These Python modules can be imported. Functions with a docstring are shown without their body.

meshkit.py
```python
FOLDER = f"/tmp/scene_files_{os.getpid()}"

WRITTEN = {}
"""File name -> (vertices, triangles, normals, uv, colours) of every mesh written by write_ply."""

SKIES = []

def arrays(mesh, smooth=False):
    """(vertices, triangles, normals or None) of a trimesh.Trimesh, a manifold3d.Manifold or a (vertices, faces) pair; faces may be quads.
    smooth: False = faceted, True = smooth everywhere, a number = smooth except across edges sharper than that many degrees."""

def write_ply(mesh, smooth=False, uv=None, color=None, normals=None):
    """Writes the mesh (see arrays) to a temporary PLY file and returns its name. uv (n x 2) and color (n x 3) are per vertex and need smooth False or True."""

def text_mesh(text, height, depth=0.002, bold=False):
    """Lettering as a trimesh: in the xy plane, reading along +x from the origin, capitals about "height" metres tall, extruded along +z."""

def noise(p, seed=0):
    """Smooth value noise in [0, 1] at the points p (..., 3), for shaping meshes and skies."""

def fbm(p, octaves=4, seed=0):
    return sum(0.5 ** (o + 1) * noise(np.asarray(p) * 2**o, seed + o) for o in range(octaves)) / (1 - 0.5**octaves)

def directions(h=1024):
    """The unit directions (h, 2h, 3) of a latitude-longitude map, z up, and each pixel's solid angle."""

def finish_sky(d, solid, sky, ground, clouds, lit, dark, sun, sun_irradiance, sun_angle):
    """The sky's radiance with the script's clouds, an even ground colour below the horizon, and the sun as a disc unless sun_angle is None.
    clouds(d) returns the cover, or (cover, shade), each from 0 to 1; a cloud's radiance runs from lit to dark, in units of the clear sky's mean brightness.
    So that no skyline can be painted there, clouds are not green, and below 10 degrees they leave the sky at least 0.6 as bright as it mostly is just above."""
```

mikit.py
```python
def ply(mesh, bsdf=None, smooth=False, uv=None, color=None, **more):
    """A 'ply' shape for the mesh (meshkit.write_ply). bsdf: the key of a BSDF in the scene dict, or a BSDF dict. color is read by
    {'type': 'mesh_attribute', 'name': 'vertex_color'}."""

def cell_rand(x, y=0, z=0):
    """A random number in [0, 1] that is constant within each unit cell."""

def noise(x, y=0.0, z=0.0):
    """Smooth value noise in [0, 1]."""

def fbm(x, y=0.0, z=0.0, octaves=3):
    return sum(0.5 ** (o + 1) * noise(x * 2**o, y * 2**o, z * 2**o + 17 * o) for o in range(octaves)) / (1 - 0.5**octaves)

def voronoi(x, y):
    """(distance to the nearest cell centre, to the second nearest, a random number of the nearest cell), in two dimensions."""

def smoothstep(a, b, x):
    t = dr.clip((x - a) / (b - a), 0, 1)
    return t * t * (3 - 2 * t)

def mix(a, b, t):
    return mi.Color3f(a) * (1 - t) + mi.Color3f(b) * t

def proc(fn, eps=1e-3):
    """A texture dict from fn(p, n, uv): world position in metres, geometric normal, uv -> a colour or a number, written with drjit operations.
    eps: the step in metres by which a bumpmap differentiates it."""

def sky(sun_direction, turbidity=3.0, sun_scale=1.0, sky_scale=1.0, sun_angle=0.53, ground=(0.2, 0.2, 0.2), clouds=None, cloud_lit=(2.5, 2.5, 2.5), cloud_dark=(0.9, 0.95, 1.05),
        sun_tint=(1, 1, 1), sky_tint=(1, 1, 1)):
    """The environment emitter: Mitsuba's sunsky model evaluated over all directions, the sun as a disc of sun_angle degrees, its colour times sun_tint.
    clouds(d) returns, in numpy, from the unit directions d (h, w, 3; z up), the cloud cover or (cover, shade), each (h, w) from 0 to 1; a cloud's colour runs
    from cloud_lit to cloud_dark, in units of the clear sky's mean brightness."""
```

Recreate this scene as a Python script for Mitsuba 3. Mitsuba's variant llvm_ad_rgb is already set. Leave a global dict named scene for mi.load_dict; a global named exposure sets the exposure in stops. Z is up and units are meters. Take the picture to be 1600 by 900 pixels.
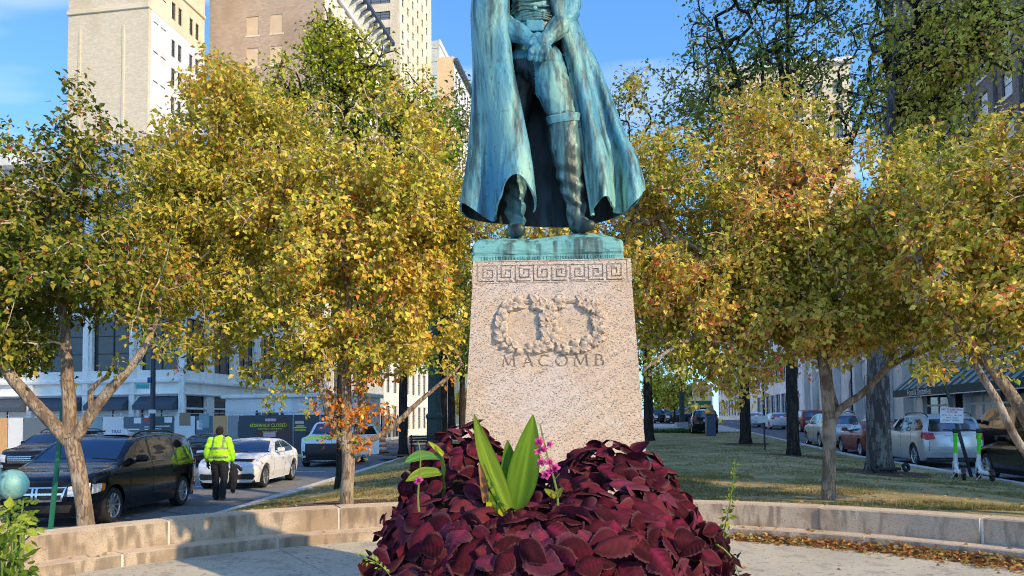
import math, random
import numpy as np, trimesh, drjit as dr, mitsuba as mi
import manifold3d as m3
import shapely, shapely.geometry as sg
import mikit, meshkit
from mikit import proc, noise, fbm, voronoi, smoothstep, mix, cell_rand
from scipy.spatial import cKDTree

scene, labels = {}, {}
T = mi.ScalarTransform4f
# ------------------------------------------------------------------ camera, sky, exposure
CAM = np.array([0.0, 0.0, 1.65]); FOC = 1200.0; PITCH = math.atan(56 / 1200.0); ROLL = math.radians(0.6)
_F = np.array([0, math.cos(PITCH), math.sin(PITCH)])
_R0 = np.array([1.0, 0, 0]); _U0 = np.array([0, -math.sin(PITCH), math.cos(PITCH)])
_U = _U0 * math.cos(ROLL) + _R0 * math.sin(ROLL); _R = _R0 * math.cos(ROLL) - _U0 * math.sin(ROLL)
scene['camera'] = {'type': 'perspective', 'fov_axis': 'x', 'fov': math.degrees(2 * math.atan(800 / FOC)), 'near_clip': 0.05, 'far_clip': 3000.0,
                   'principal_point_offset_x': 0.0, 'principal_point_offset_y': -150 / 900.0,
                   'to_world': T().look_at(origin=CAM.tolist(), target=(CAM + _F).tolist(), up=_U.tolist())}
SUN = np.array([0.72, -0.69, 0.53])
def _clouds(d):
    p = d / np.maximum(d[..., 2:3], 0.12)
    c = meshkit.fbm(np.concatenate([p[..., :2] * [1.3, 3.0], p[..., 2:3]], -1), 4, 5)
    return np.clip((c - 0.52) * 1.6, 0, 0.22)
scene['sky'] = mikit.sky(SUN, turbidity=2.6, ground=(0.16, 0.15, 0.14), clouds=_clouds, cloud_lit=(2.2, 2.25, 2.3), sun_tint=(1.0, 0.94, 0.81), sun_scale=0.98, sky_scale=2.3, sky_tint=(0.66, 0.98, 1.32))
exposure = 1.76

def W(px, py, D):
    """the point of the place at forward distance D seen at the photograph's pixel"""
    d = (px - 800) / FOC * _R + (600 - py) / FOC * _U + _F
    return CAM + d * (D / d[1])
def G(px, py, z=0.0):
    d = (px - 800) / FOC * _R + (600 - py) / FOC * _U + _F
    return CAM + d * ((z - CAM[2]) / d[2])

# ------------------------------------------------------------------ helpers: names, labels, meshes
def _free(k):
    used = lambda q: q in scene or q in labels or q in _things
    if not used(k): return k
    i = 1
    while used('%s_%03d' % (k, i)): i += 1
    return '%s_%03d' % (k, i)
_things = set()
_count = {}
def newkey(name, parent=None):
    k = parent + '__' + name if parent else name
    if k not in scene and k not in labels and k not in _things: return k
    i = _count.get(k, 1)
    while True:
        q = '%s_%03d' % (k, i); i += 1
        if q not in scene and q not in labels and q not in _things:
            _count[k] = i
            return q
def thing(name, label, cat, group=None, kind=None):
    k = newkey(name); _things.add(k)
    labels[k] = {'label': label, 'category': cat}
    if group: labels[k]['group'] = group
    if kind: labels[k]['kind'] = kind
    return k
def obj(name, mesh, bsdf, parent=None, smooth=False, to_world=None, label=None, kind=None, cat=None, group=None, uv=None, color=None):
    """one entry of the scene; mesh may be a shape dict that is shared"""
    k = newkey(name, parent)
    d = dict(mesh) if isinstance(mesh, dict) else mikit.ply(mesh, bsdf, smooth=smooth, uv=uv, color=color)
    if bsdf is not None: d['bsdf'] = {'type': 'ref', 'id': bsdf}
    if to_world is not None: d['to_world'] = to_world
    scene[k] = d
    e = {}
    if label: e['label'] = label
    if kind: e['kind'] = kind
    if cat: e['category'] = cat
    if group: e['group'] = group
    if e: labels[k] = e
    return k
def struct(name, mesh, bsdf, smooth=False, **kw):
    return obj(name, mesh, bsdf, smooth=smooth, kind='structure', **kw)

class MB:
    """collects primitives into one mesh"""
    def __init__(s): s.v, s.f, s.n = [], [], 0
    def add(s, v, f=None, M=None):
        if f is None:
            if hasattr(v, 'to_mesh'):
                m = v.to_mesh(); v, f = m.vert_properties[:, :3], m.tri_verts
            else: v, f = v.vertices, v.faces
        v = np.asarray(v, float)
        if M is not None: v = v @ np.asarray(M)[:3, :3].T + np.asarray(M)[:3, 3]
        f = np.asarray(f)
        if f.shape[1] == 4: f = np.vstack([f[:, [0, 1, 2]], f[:, [0, 2, 3]]])
        s.v.append(v); s.f.append(f + s.n); s.n += len(v); return s
    def box(s, a, b, c=0.0, M=None):
        return s.add(*boxm(a, b, c), M=M)
    def tube(s, p, r, n=8, cap=True, M=None): return s.add(*tubem(p, r, n, cap), M=M)
    def mesh(s): return (np.vstack(s.v), np.vstack(s.f))
def boxm(a, b, c=0.0):
    a, b = np.minimum(a, b).astype(float), np.maximum(a, b).astype(float)
    if c <= 0:
        v = np.array([[x, y, z] for x in (a[0], b[0]) for y in (a[1], b[1]) for z in (a[2], b[2])])
        f = np.array([[0, 1, 3, 2], [4, 6, 7, 5], [0, 4, 5, 1], [2, 3, 7, 6], [0, 2, 6, 4], [1, 5, 7, 3]])
        return v, np.vstack([f[:, [0, 1, 2]], f[:, [0, 2, 3]]])
    c = min(c, 0.45 * (b - a).min())
    pts = []
    for sx in (0, 1):
        for sy in (0, 1):
            for sz in (0, 1):
                q = np.where([sx, sy, sz], b, a); d = np.where([sx, sy, sz], -c, c)
                for k in range(3):
                    e = q + d; e[k] = q[k]; pts.append(e)
    m = m3.Manifold.hull_points(np.array(pts)).to_mesh()
    return m.vert_properties[:, :3], m.tri_verts
def tubem(p, r, n=8, cap=True):
    p = np.asarray(p, float); r = np.broadcast_to(np.asarray(r, float), (len(p),))
    t = np.gradient(p, axis=0); t /= np.linalg.norm(t, axis=1, keepdims=True) + 1e-12
    ref = np.array([0, 0, 1.0]) if abs(t[:, 2]).mean() < 0.8 else np.array([0, 1.0, 0])
    a = np.cross(t, ref); a /= np.linalg.norm(a, axis=1, keepdims=True) + 1e-12
    b = np.cross(t, a); an = np.arange(n) * 2 * np.pi / n
    v = p[:, None] + r[:, None, None] * (np.cos(an)[None, :, None] * a[:, None] + np.sin(an)[None, :, None] * b[:, None])
    i, j = np.meshgrid(np.arange(len(p) - 1), np.arange(n), indexing='ij')
    q = np.stack([i * n + j, i * n + (j + 1) % n, (i + 1) * n + (j + 1) % n, (i + 1) * n + j], -1).reshape(-1, 4)
    v = v.reshape(-1, 3); f = np.vstack([q[:, [0, 2, 1]], q[:, [0, 3, 2]]])
    if cap:
        k = len(v); v = np.vstack([v, p[:1], p[-1:]]); jj = np.arange(n)
        f = np.vstack([f, np.stack([jj * 0 + k, jj, (jj + 1) % n], 1), np.stack([jj * 0 + k + 1, k - n + (jj + 1) % n, k - n + jj], 1)])
    return v, f
def lathe(prof, n=20, cap=True):
    prof = np.asarray(prof, float); an = np.arange(n) * 2 * np.pi / n
    v = np.stack([prof[:, 0, None] * np.cos(an), prof[:, 0, None] * np.sin(an), np.repeat(prof[:, 1:2], n, 1)], -1).reshape(-1, 3)
    i, j = np.meshgrid(np.arange(len(prof) - 1), np.arange(n), indexing='ij')
    q = np.stack([i * n + j, i * n + (j + 1) % n, (i + 1) * n + (j + 1) % n, (i + 1) * n + j], -1).reshape(-1, 4)
    return v, np.vstack([q[:, [0, 1, 2]], q[:, [0, 2, 3]]])
def prism(poly, a, b, axis='z'):
    """a shapely polygon (or points) extruded from a to b along an axis; its two coordinates are (x,y) for z, (x,z) for y, (y,z) for x"""
    if not isinstance(poly, sg.Polygon): poly = sg.Polygon(poly)
    m = trimesh.creation.extrude_polygon(sg.polygon.orient(poly), b - a, engine='earcut')
    v = np.array(m.vertices); v[:, 2] += a; f = np.array(m.faces)
    if axis == 'y': v = v[:, [0, 2, 1]]; f = f[:, ::-1]
    if axis == 'x': v = v[:, [2, 0, 1]]
    return v, f
def man(v, f=None):
    if f is None: v, f = v
    t = trimesh.Trimesh(v, f, process=True); t.merge_vertices(); t.fix_normals()
    return m3.Manifold(m3.Mesh(np.asarray(t.vertices, np.float32), np.asarray(t.faces, np.uint32)))
def sph(c, r, n=12): return m3.Manifold.sphere(float(r), n).translate([float(x) for x in c])
def bone(a, ra, b, rb, n=14): return m3.Manifold.batch_hull([sph(a, ra, n), sph(b, rb, n)])
def chain(pts, n=14):
    """pts: [(x,y,z,r)...] hull-chained"""
    return m3.Manifold.batch_boolean([bone(p[:3], p[3], q[:3], q[3], n) for p, q in zip(pts, pts[1:])], m3.OpType.Add)
def union(ms): return m3.Manifold.batch_boolean(list(ms), m3.OpType.Add)
def smoothed(m, edge, it=10, lam=0.5):
    m = m.refine_to_length(edge)
    q = m.to_mesh(); t = trimesh.Trimesh(q.vert_properties[:, :3], q.tri_verts, process=True)
    trimesh.smoothing.filter_taubin(t, lam, 0.53, iterations=it)
    return t
def mat4(R=None, t=(0, 0, 0), s=1.0):
    M = np.eye(4); M[:3, :3] = (np.eye(3) if R is None else np.asarray(R)) * s; M[:3, 3] = t; return M
def rotz(a):
    c, s = math.cos(a), math.sin(a); return np.array([[c, -s, 0], [s, c, 0], [0, 0, 1.0]])
def roty(a):
    c, s = math.cos(a), math.sin(a); return np.array([[c, 0, s], [0, 1.0, 0], [-s, 0, c]])
def rotx(a):
    c, s = math.cos(a), math.sin(a); return np.array([[1.0, 0, 0], [0, c, -s], [0, s, c]])
def TW(M): return T(np.asarray(M, float).tolist())
def catmull(P, n):
    """Catmull-Rom through the points (k, d), n samples"""
    from scipy.interpolate import CubicSpline, PchipInterpolator
    P = np.asarray(P, float); t = np.r_[0, np.cumsum(np.linalg.norm(np.diff(P, axis=0), axis=1) ** 0.7 + 1e-9)]
    return CubicSpline(t, P, axis=0)(np.linspace(0, t[-1], n))
def textm(text, h, d=0.004, bold=False, center=True):
    m = meshkit.text_mesh(text, h, d, bold); v = np.array(m.vertices)
    if center: v[:, 0] -= (v[:, 0].min() + v[:, 0].max()) / 2
    return v, np.array(m.faces)

# ------------------------------------------------------------------ materials
def bs(name, **kw):
    scene[name] = {'type': 'twosided', 'b': {'type': 'principled', **kw}}; return name
def rgb(*c): return {'type': 'rgb', 'value': list(c)}
def flat(name, c, rough=0.6, **kw):
    return bs(name, base_color=rgb(*c), roughness=rough, **kw)
def textured(name, fn, rough=0.7, bump=None, bscale=0.01, eps=2e-3, **kw):
    b = {'type': 'principled', 'base_color': proc(fn), 'roughness': rough, **kw}
    if bump is not None: b = {'type': 'bumpmap', 'arbitrary': proc(bump, eps), 'scale': bscale, 'bsdf': b}
    scene[name] = {'type': 'twosided', 'b': b}; return name
def mottled(name, c0, c1, s=1.0, rough=0.75, octs=4, stain=None, bump=None, bscale=0.0, sz=1.0, **kw):
    """colour that runs between two tones by noise, with optional vertical rain streaks"""
    def fn(p, n, uv):
        t = smoothstep(0.3, 0.7, fbm(p.x * s, p.y * s, p.z * s * sz, octs))
        c = mix(c0, c1, t)
        if stain is not None:
            k = smoothstep(0.5, 0.8, fbm(p.x * s * 3 + 7, p.y * s * 3, p.z * s * 0.4, 3))
            c = mix(c, mi.Color3f(stain), k * 0.6)
        return c
    return textured(name, fn, rough, bump, bscale, **kw)

flat('black_rubber', (0.02, 0.02, 0.021), 0.8)
flat('dark_metal', (0.025, 0.03, 0.035), 0.45, metallic=0.3)
flat('black_plastic', (0.018, 0.018, 0.02), 0.5)
flat('white_paint', (0.75, 0.75, 0.74), 0.5)
flat('chrome', (0.75, 0.76, 0.78), 0.15, metallic=1.0)
flat('alloy', (0.55, 0.56, 0.58), 0.3, metallic=0.9)
flat('windscreen_glass', (0.15, 0.18, 0.24), 0.03, metallic=0.92)
flat('car_glass', (0.012, 0.016, 0.022), 0.03, specular=0.75)
flat('red_lens', (0.45, 0.015, 0.02), 0.15, clearcoat=1.0)
flat('amber_lens', (0.75, 0.22, 0.03), 0.2, clearcoat=1.0)
flat('clear_lens', (0.7, 0.72, 0.75), 0.12, clearcoat=1.0, specular=0.8)
flat('window_glass', (0.03, 0.04, 0.05), 0.06, specular=0.7)
flat('pale_blind', (0.62, 0.64, 0.63), 0.5)
flat('dark_void', (0.01, 0.01, 0.012), 0.9)
scene['vertex_paint'] = {'type': 'twosided', 'b': {'type': 'principled', 'base_color': {'type': 'mesh_attribute', 'name': 'vertex_color'}, 'roughness': 0.6}}
scene['leaf_thin'] = {'type': 'principledthin', 'base_color': {'type': 'mesh_attribute', 'name': 'vertex_color'}, 'roughness': 0.5, 'diff_trans': 0.6, 'eta': 1.4}
# ------------------------------------------------------------------ the setting: ground, roads, lawn, plaza, ring wall
RC = np.array([0.30, 4.63]); RR = 6.5
ZL = -0.25
def xL(y): return -5.75 + 0.02 * (np.asarray(y) - 14) - 1.3 * np.clip((14.5 - np.asarray(y, float)) / 4, 0, 1)
def xR(y): return 8.45 + 0.158 * np.asarray(y)
def zR(y): return np.clip(0.02 + 0.0165 * np.clip(np.asarray(y, float) - 30, 0, 75), 0, 9)
def ground_z(x, y): return float(ZL if x < xL(y) else zR(y)) if x > 0 or x < xL(y) else 0.0
def asphalt(p, n, uv):
    a = fbm(p.x * 0.6, p.y * 0.25, 0, 4); g = noise(p.x * 60, p.y * 60, p.z * 60)
    c = mix((0.115, 0.122, 0.135), (0.165, 0.172, 0.185), a)
    c = c * (0.8 + 0.4 * g)
    crack = smoothstep(0.0, 0.035, dr.abs(fbm(p.x * 0.35, p.y * 0.35, 3, 4) - 0.5))
    return mix(c * 0.55, c, crack)
textured('asphalt', asphalt, 0.85, bump=lambda p, n, uv: noise(p.x * 70, p.y * 70), bscale=0.006)
def concrete(c0, c1):
    def fn(p, n, uv):
        t = fbm(p.x * 1.3, p.y * 1.3, p.z * 1.3, 5); s = smoothstep(0.55, 0.75, fbm(p.x * 5 + 3, p.y * 5, p.z * 5, 4))
        g = noise(p.x * 170, p.y * 170, p.z * 170)
        sp = smoothstep(0.80, 0.85, noise(p.x * 23, p.y * 23, 5))
        c = mix(c0, c1, t); c = mix(c, mi.Color3f(c0) * 0.62, s * 0.45)
        return mix(c * (0.86 + 0.28 * g), mi.Color3f(0.12, 0.11, 0.10), sp * 0.5)
    return fn
textured('plaza_concrete', concrete((0.35, 0.33, 0.27), (0.48, 0.445, 0.365)), 0.85, bump=lambda p, n, uv: fbm(p.x * 60, p.y * 60, 0, 2), bscale=0.004)
textured('kerb_concrete', concrete((0.36, 0.36, 0.35), (0.46, 0.45, 0.43)), 0.85)
def seatstone(p, n, uv):
    g = noise(p.x * 120, p.y * 120, p.z * 120); a = fbm(p.x * 3, p.y * 3, p.z * 5, 4)
    run = smoothstep(0.42, 0.72, fbm(p.x * 13, p.y * 13, p.z * 2.2, 4)) * (1 - smoothstep(0.4, 0.8, n.z))
    c = mix((0.45, 0.365, 0.275), (0.54, 0.455, 0.35), a) * (0.82 + 0.36 * g)
    blot = smoothstep(0.40, 0.66, fbm(p.x * 2.2 + 9, p.y * 2.2, p.z * 3, 4)) * (1 - 0.6 * smoothstep(0.4, 0.8, n.z))
    c = mix(c, mi.Color3f(0.30, 0.215, 0.14), blot * 0.75)
    c = mix(c, mi.Color3f(0.17, 0.13, 0.095), run * 0.7)
    return mix(c, mi.Color3f(0.20, 0.17, 0.14), smoothstep(0.78, 0.84, noise(p.x * 60, p.y * 60, p.z * 60)) * 0.6)
textured('seat_stone', seatstone, 0.85, bump=lambda p, n, uv: fbm(p.x * 40, p.y * 40, p.z * 40, 3), bscale=0.008)
mottled('mortar', (0.62, 0.60, 0.55), (0.74, 0.71, 0.65), 6)
def turf(p, n, uv):
    a = fbm(p.x * 0.7, p.y * 0.7, 0, 4); b = fbm(p.x * 4, p.y * 4, 1, 4); g = noise(p.x * 50, p.y * 50)
    c = mix((0.19, 0.165, 0.07), (0.30, 0.235, 0.12), smoothstep(0.35, 0.65, a * 0.5 + b * 0.5))
    return mix(c, mi.Color3f(0.12, 0.125, 0.045), smoothstep(0.55, 0.75, fbm(p.x * 1.9 + 4, p.y * 1.9, 2, 3)) * 0.7) * (0.7 + 0.6 * g)
textured('turf', turf, 0.95)
mottled('mulch', (0.05, 0.028, 0.018), (0.10, 0.06, 0.04), 14, 0.95)
flat('road_paint', (0.62, 0.62, 0.60), 0.7)
flat('grass_blade', (0.12, 0.13, 0.035), 0.7)

def sheet(fx0, fx1, y0, y1, fz, nx, ny):
    ys = np.linspace(y0, y1, ny); t = np.linspace(0, 1, nx)
    X = np.array([fx0(y) + (fx1(y) - fx0(y)) * t for y in ys]); Y = np.repeat(ys[:, None], nx, 1)
    Z = fz(X, Y) if callable(fz) else np.full_like(X, fz)
    i, j = np.meshgrid(np.arange(ny - 1), np.arange(nx - 1), indexing='ij')
    return np.stack([X, Y, Z], -1).reshape(-1, 3), np.stack([i * nx + j, i * nx + j + 1, (i + 1) * nx + j + 1, (i + 1) * nx + j], -1).reshape(-1, 4)
struct('ground', sheet(lambda y: -900, lambda y: 900, -500, 1400, -0.45, 3, 3), 'asphalt')
struct('road', sheet(lambda y: -120.0, lambda y: xL(y) + 0.05, -30, 320, ZL, 8, 90), 'asphalt')
struct('road', sheet(lambda y: xR(y) - 0.05, lambda y: xR(y) + 70, -30, 320, lambda X, Y: zR(Y), 8, 60), 'asphalt')
# lawn, mounded behind the ring wall
def lawn_z(X, Y):
    X, Y = np.asarray(X, float), np.asarray(Y, float)
    a, b = xL(Y), xR(Y)
    el = np.clip((X - a) / 4.0, 0, 1); er = np.clip((b - X) / 5.0, 0, 1)
    sm = lambda t: t * t * (3 - 2 * t)
    side = np.where(X < 1.5, (ZL + 0.13) * (1 - sm(el)) + 0.34 * sm(el), (zR(Y) + 0.12) * (1 - sm(er)) + 0.36 * sm(er))
    near = np.exp(-((np.hypot(X - RC[0], Y - RC[1]) - RR - 0.9).clip(0) / 3.0) ** 2)
    z = side * (1 - 0.55 * near) + 0.40 * 0.55 * near
    far = np.clip((Y - 25) / 30, 0, 1); z = z * (1 - far) + far * (np.where(X > 1, zR(Y), 0) + 0.1)
    z += (meshkit.fbm(np.stack([X / 2.2, Y / 2.2, 0 * X], -1), 3, 4) - 0.5) * 0.10
    r = np.hypot(X - RC[0], Y - RC[1]); k = np.clip((r - (RR + 0.32)) / 0.26, 0, 1)
    return z * k - 0.2 * (1 - k)
struct('lawn', sheet(lambda y: xL(y) + 0.14, lambda y: xR(y) - 0.14, 5.5, 58, lawn_z, 110, 240), 'turf', smooth=True)
def kerb(fx, y0, y1, fz, w, h, n=120):
    ys = np.linspace(y0, y1, n); v = []; f = []
    for y in ys:
        x, z = float(fx(y)), float(fz(y))
        v += [(x - w / 2, y, z - 0.2), (x - w / 2, y, z + h - 0.015), (x - w / 2 + 0.015, y, z + h), (x + w / 2 - 0.015, y, z + h), (x + w / 2, y, z + h - 0.015), (x + w / 2, y, z - 0.2)]
    for i in range(n - 1):
        for k in range(5): f.append((i * 6 + k, i * 6 + k + 6, i * 6 + k + 7, i * 6 + k + 1))
    return np.array(v), np.array(f)
struct('kerb', kerb(xL, -10, 58, lambda y: ZL, 0.30, 0.145), 'kerb_concrete')
struct('kerb', kerb(xR, -10, 120, lambda y: zR(y), 0.30, 0.135), 'kerb_concrete')
struct('kerb', kerb(lambda y: -13.6 + 0.02 * (y - 20), 45, 220, lambda y: ZL, 0.3, 0.15), 'kerb_concrete')
struct('pavement', sheet(lambda y: -46, lambda y: -13.7 + 0.02 * (y - 20), 44.5, 220, ZL + 0.145, 4, 30), 'kerb_concrete')
struct('pavement', sheet(lambda y: -46 , lambda y: -16.0, 40.6, 44.5, ZL + 0.141, 4, 3), 'kerb_concrete')
struct('pavement', sheet(lambda y: xR(y) + 10.4, lambda y: xR(y) + 14.5, -10, 220, lambda X, Y: zR(Y) + 0.13, 4, 60), 'kerb_concrete')
struct('kerb', kerb(lambda y: xR(y) + 10.3, -10, 200, lambda y: zR(y), 0.3, 0.14), 'kerb_concrete')
struct('pavement', sheet(lambda y: xL(y) + 0.15, lambda y: xR(y) - 0.15, 57.5, 120, lambda X, Y: np.where(X > 1, zR(Y), zR(Y) * 0.2) + 0.12, 6, 30), 'kerb_concrete')
pm = MB()
for y in np.arange(-6, 130, 7.0):
    for off in (3.3, 6.9): 
        x = float(xR(y)) + off; z = float(zR(y + 1)) + 0.004
        pm.add(np.array([(x, y, zR(y) + .004), (x + .12, y, zR(y) + .004), (x + .12 + .44, y + 2.8, zR(y + 2.8) + .004), (x + .44, y + 2.8, zR(y + 2.8) + .004)], float), np.array([(0, 1, 2, 3)]))
for y in np.arange(-4, 130, 7.0): pm.box((-9.75, y, ZL + 0.001), (-9.63, y + 2.8, ZL + 0.004))
for y in np.arange(20, 60, 6.6): pm.box((-9.5, y + 3.0, ZL + 0.001), (-7.2, y + 3.12, ZL + 0.004))
struct('road_markings', pm.mesh(), 'road_paint')
struct('road_shoulder', sheet(lambda y: xR(y) + 0.15, lambda y: xR(y) + 2.35, 14, 120, lambda X, Y: zR(Y) + 0.006, 3, 60), 'asphalt')
# plaza of concrete slabs
PLZ = struct('plaza', (lambda v, f: (v * [RR + 0.3, RR + 0.3, 1] + [RC[0], RC[1], -0.055], f))(*lathe([(0.0001, 0), (0.5, 0), (1.0, 0)], 48)), 'kerb_concrete')
def arc_block(r0, r1, z0, z1, a0, a1, n=8, c=0.012):
    """a stone of a ring, its long edges eased"""
    prof = [(r0, z0), (r0, z1 - c), (r0 + c, z1), (r1 - c, z1), (r1, z1 - c), (r1, z0)]
    an = np.radians(np.linspace(a0, a1, n + 1)); m = len(prof)
    v = np.array([(RC[0] + r * math.cos(a), RC[1] + r * math.sin(a), z) for a in an for r, z in prof])
    f = [(i * m + k, (i + 1) * m + k, (i + 1) * m + (k + 1) % m, i * m + (k + 1) % m) for i in range(n) for k in range(m)]
    t = []
    for i, s in ((0, 1), (n, -1)):
        for k in range(1, m - 1): t.append((i * m, i * m + k, i * m + k + 1)[::s])
    f = np.array(f)[:, ::-1]; f = np.vstack([f[:, [0, 1, 2]], f[:, [0, 2, 3]], np.array(t)])
    return v, f
for r0, r1, k0, nsec in ((2.0, 4.25, 0, 10), (4.262, RR - 0.006, 9, 16)):
    for k in range(nsec):
        a0, a1 = k0 + 360 / nsec * k, k0 + 360 / nsec * (k + 1); g = math.degrees(0.005 / r0)
        obj('slab', arc_block(r0, r1, -0.06, 0.0, a0 + g, a1 - g, 10, 0.006), 'plaza_concrete', PLZ)
obj('slab', arc_block(0.002, 1.99, -0.06, 0.0, 0, 360, 40, 0.006), 'plaza_concrete', PLZ)
WALL = thing('ring_wall', 'low curved granite seat wall with a step around the plaza', 'wall')
obj('mortar_core', arc_block(RR + 0.315, RR + 0.64, -0.2, 0.435, -60, 157.3, 60, 0.004), 'mortar', WALL)
obj('mortar_core', arc_block(RR + 0.015, RR + 0.33, -0.2, 0.135, -60, 157.8, 60, 0.004), 'mortar', WALL)
jr = random.Random(2)
J = [157.5, 154, 132.5, 113.8, 94.5, 75, 56.3, 40.5, 21, 2, -18, -38, -58]
for a, b in zip(J[1:], J):
    g = 0.13; dz = jr.uniform(-0.008, 0.008); rr = jr.uniform(-0.012, 0.012) - (0.03 if abs(b - 56.3) < 1 else 0)
    obj('seat_stone', arc_block(RR + 0.30 + rr, RR + 0.66, 0.0, 0.447 + dz, a + g, b - g, 10, 0.018), 'seat_stone', WALL, smooth=40)
J = [158, 138, 121.5, 102, 84, 65.7, 51, 33, 14, -5, -24, -44, -60]
for a, b in zip(J[1:], J):
    g = 0.13; dz = jr.uniform(-0.006, 0.006)
    obj('step_stone', arc_block(RR + jr.uniform(-0.006, 0.006), RR + 0.32, -0.02, 0.145 + dz, a + g, b - g, 10, 0.014), 'seat_stone', WALL, smooth=40)
# grass blades on the visible lawn
rng = np.random.default_rng(11)
def grass(n, y0, y1, hgt):
    y = y0 + (y1 - y0) * rng.random(n) ** 1.6; t = rng.random(n); x = xL(y) + 0.35 + (xR(y) - xL(y) - 0.7) * t
    r = np.hypot(x - RC[0], y - RC[1]); ok = r > RR + 0.72
    x, y = x[ok], y[ok]
    dens = meshkit.fbm(np.stack([x / 1.1, y / 1.1, 0 * x], -1), 3, 6); ok = dens > 0.38 + 0.2 * rng.random(len(x)); x, y = x[ok], y[ok]
    z = lawn_z(x, y) - 0.01; n = len(x); a = rng.random(n) * 6.283; w = 0.004 + 0.006 * (y / 30); h = hgt * (0.5 + rng.random(n))
    dxy = np.stack([np.cos(a), np.sin(a), 0 * a], 1); b = np.stack([x, y, z], 1)
    tip = b + np.stack([np.cos(a + 1.5) * h * 0.5, np.sin(a + 1.5) * h * 0.5, h], 1)
    v = np.stack([b - dxy * w[:, None], b + dxy * w[:, None], tip], 1).reshape(-1, 3)
    g = rng.random(n); c0 = np.array([0.13, 0.15, 0.045]); c1 = np.array([0.40, 0.33, 0.15])
    c = np.repeat(c0 + (c1 - c0) * (g ** 1.5)[:, None], 3, 0)
    return v, np.arange(3 * n).reshape(-1, 3), c
v1, f1, c1 = grass(90000, 10.6, 17, 0.05); v2, f2, c2 = grass(60000, 15, 40, 0.06)
obj('lawn_grass', (np.vstack([v1, v2]), np.vstack([f1, f2 + len(v1)])), 'leaf_thin', None, color=np.vstack([c1, c2]), kind='stuff', label='short patchy dry grass on the lawn', cat='grass')
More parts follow.
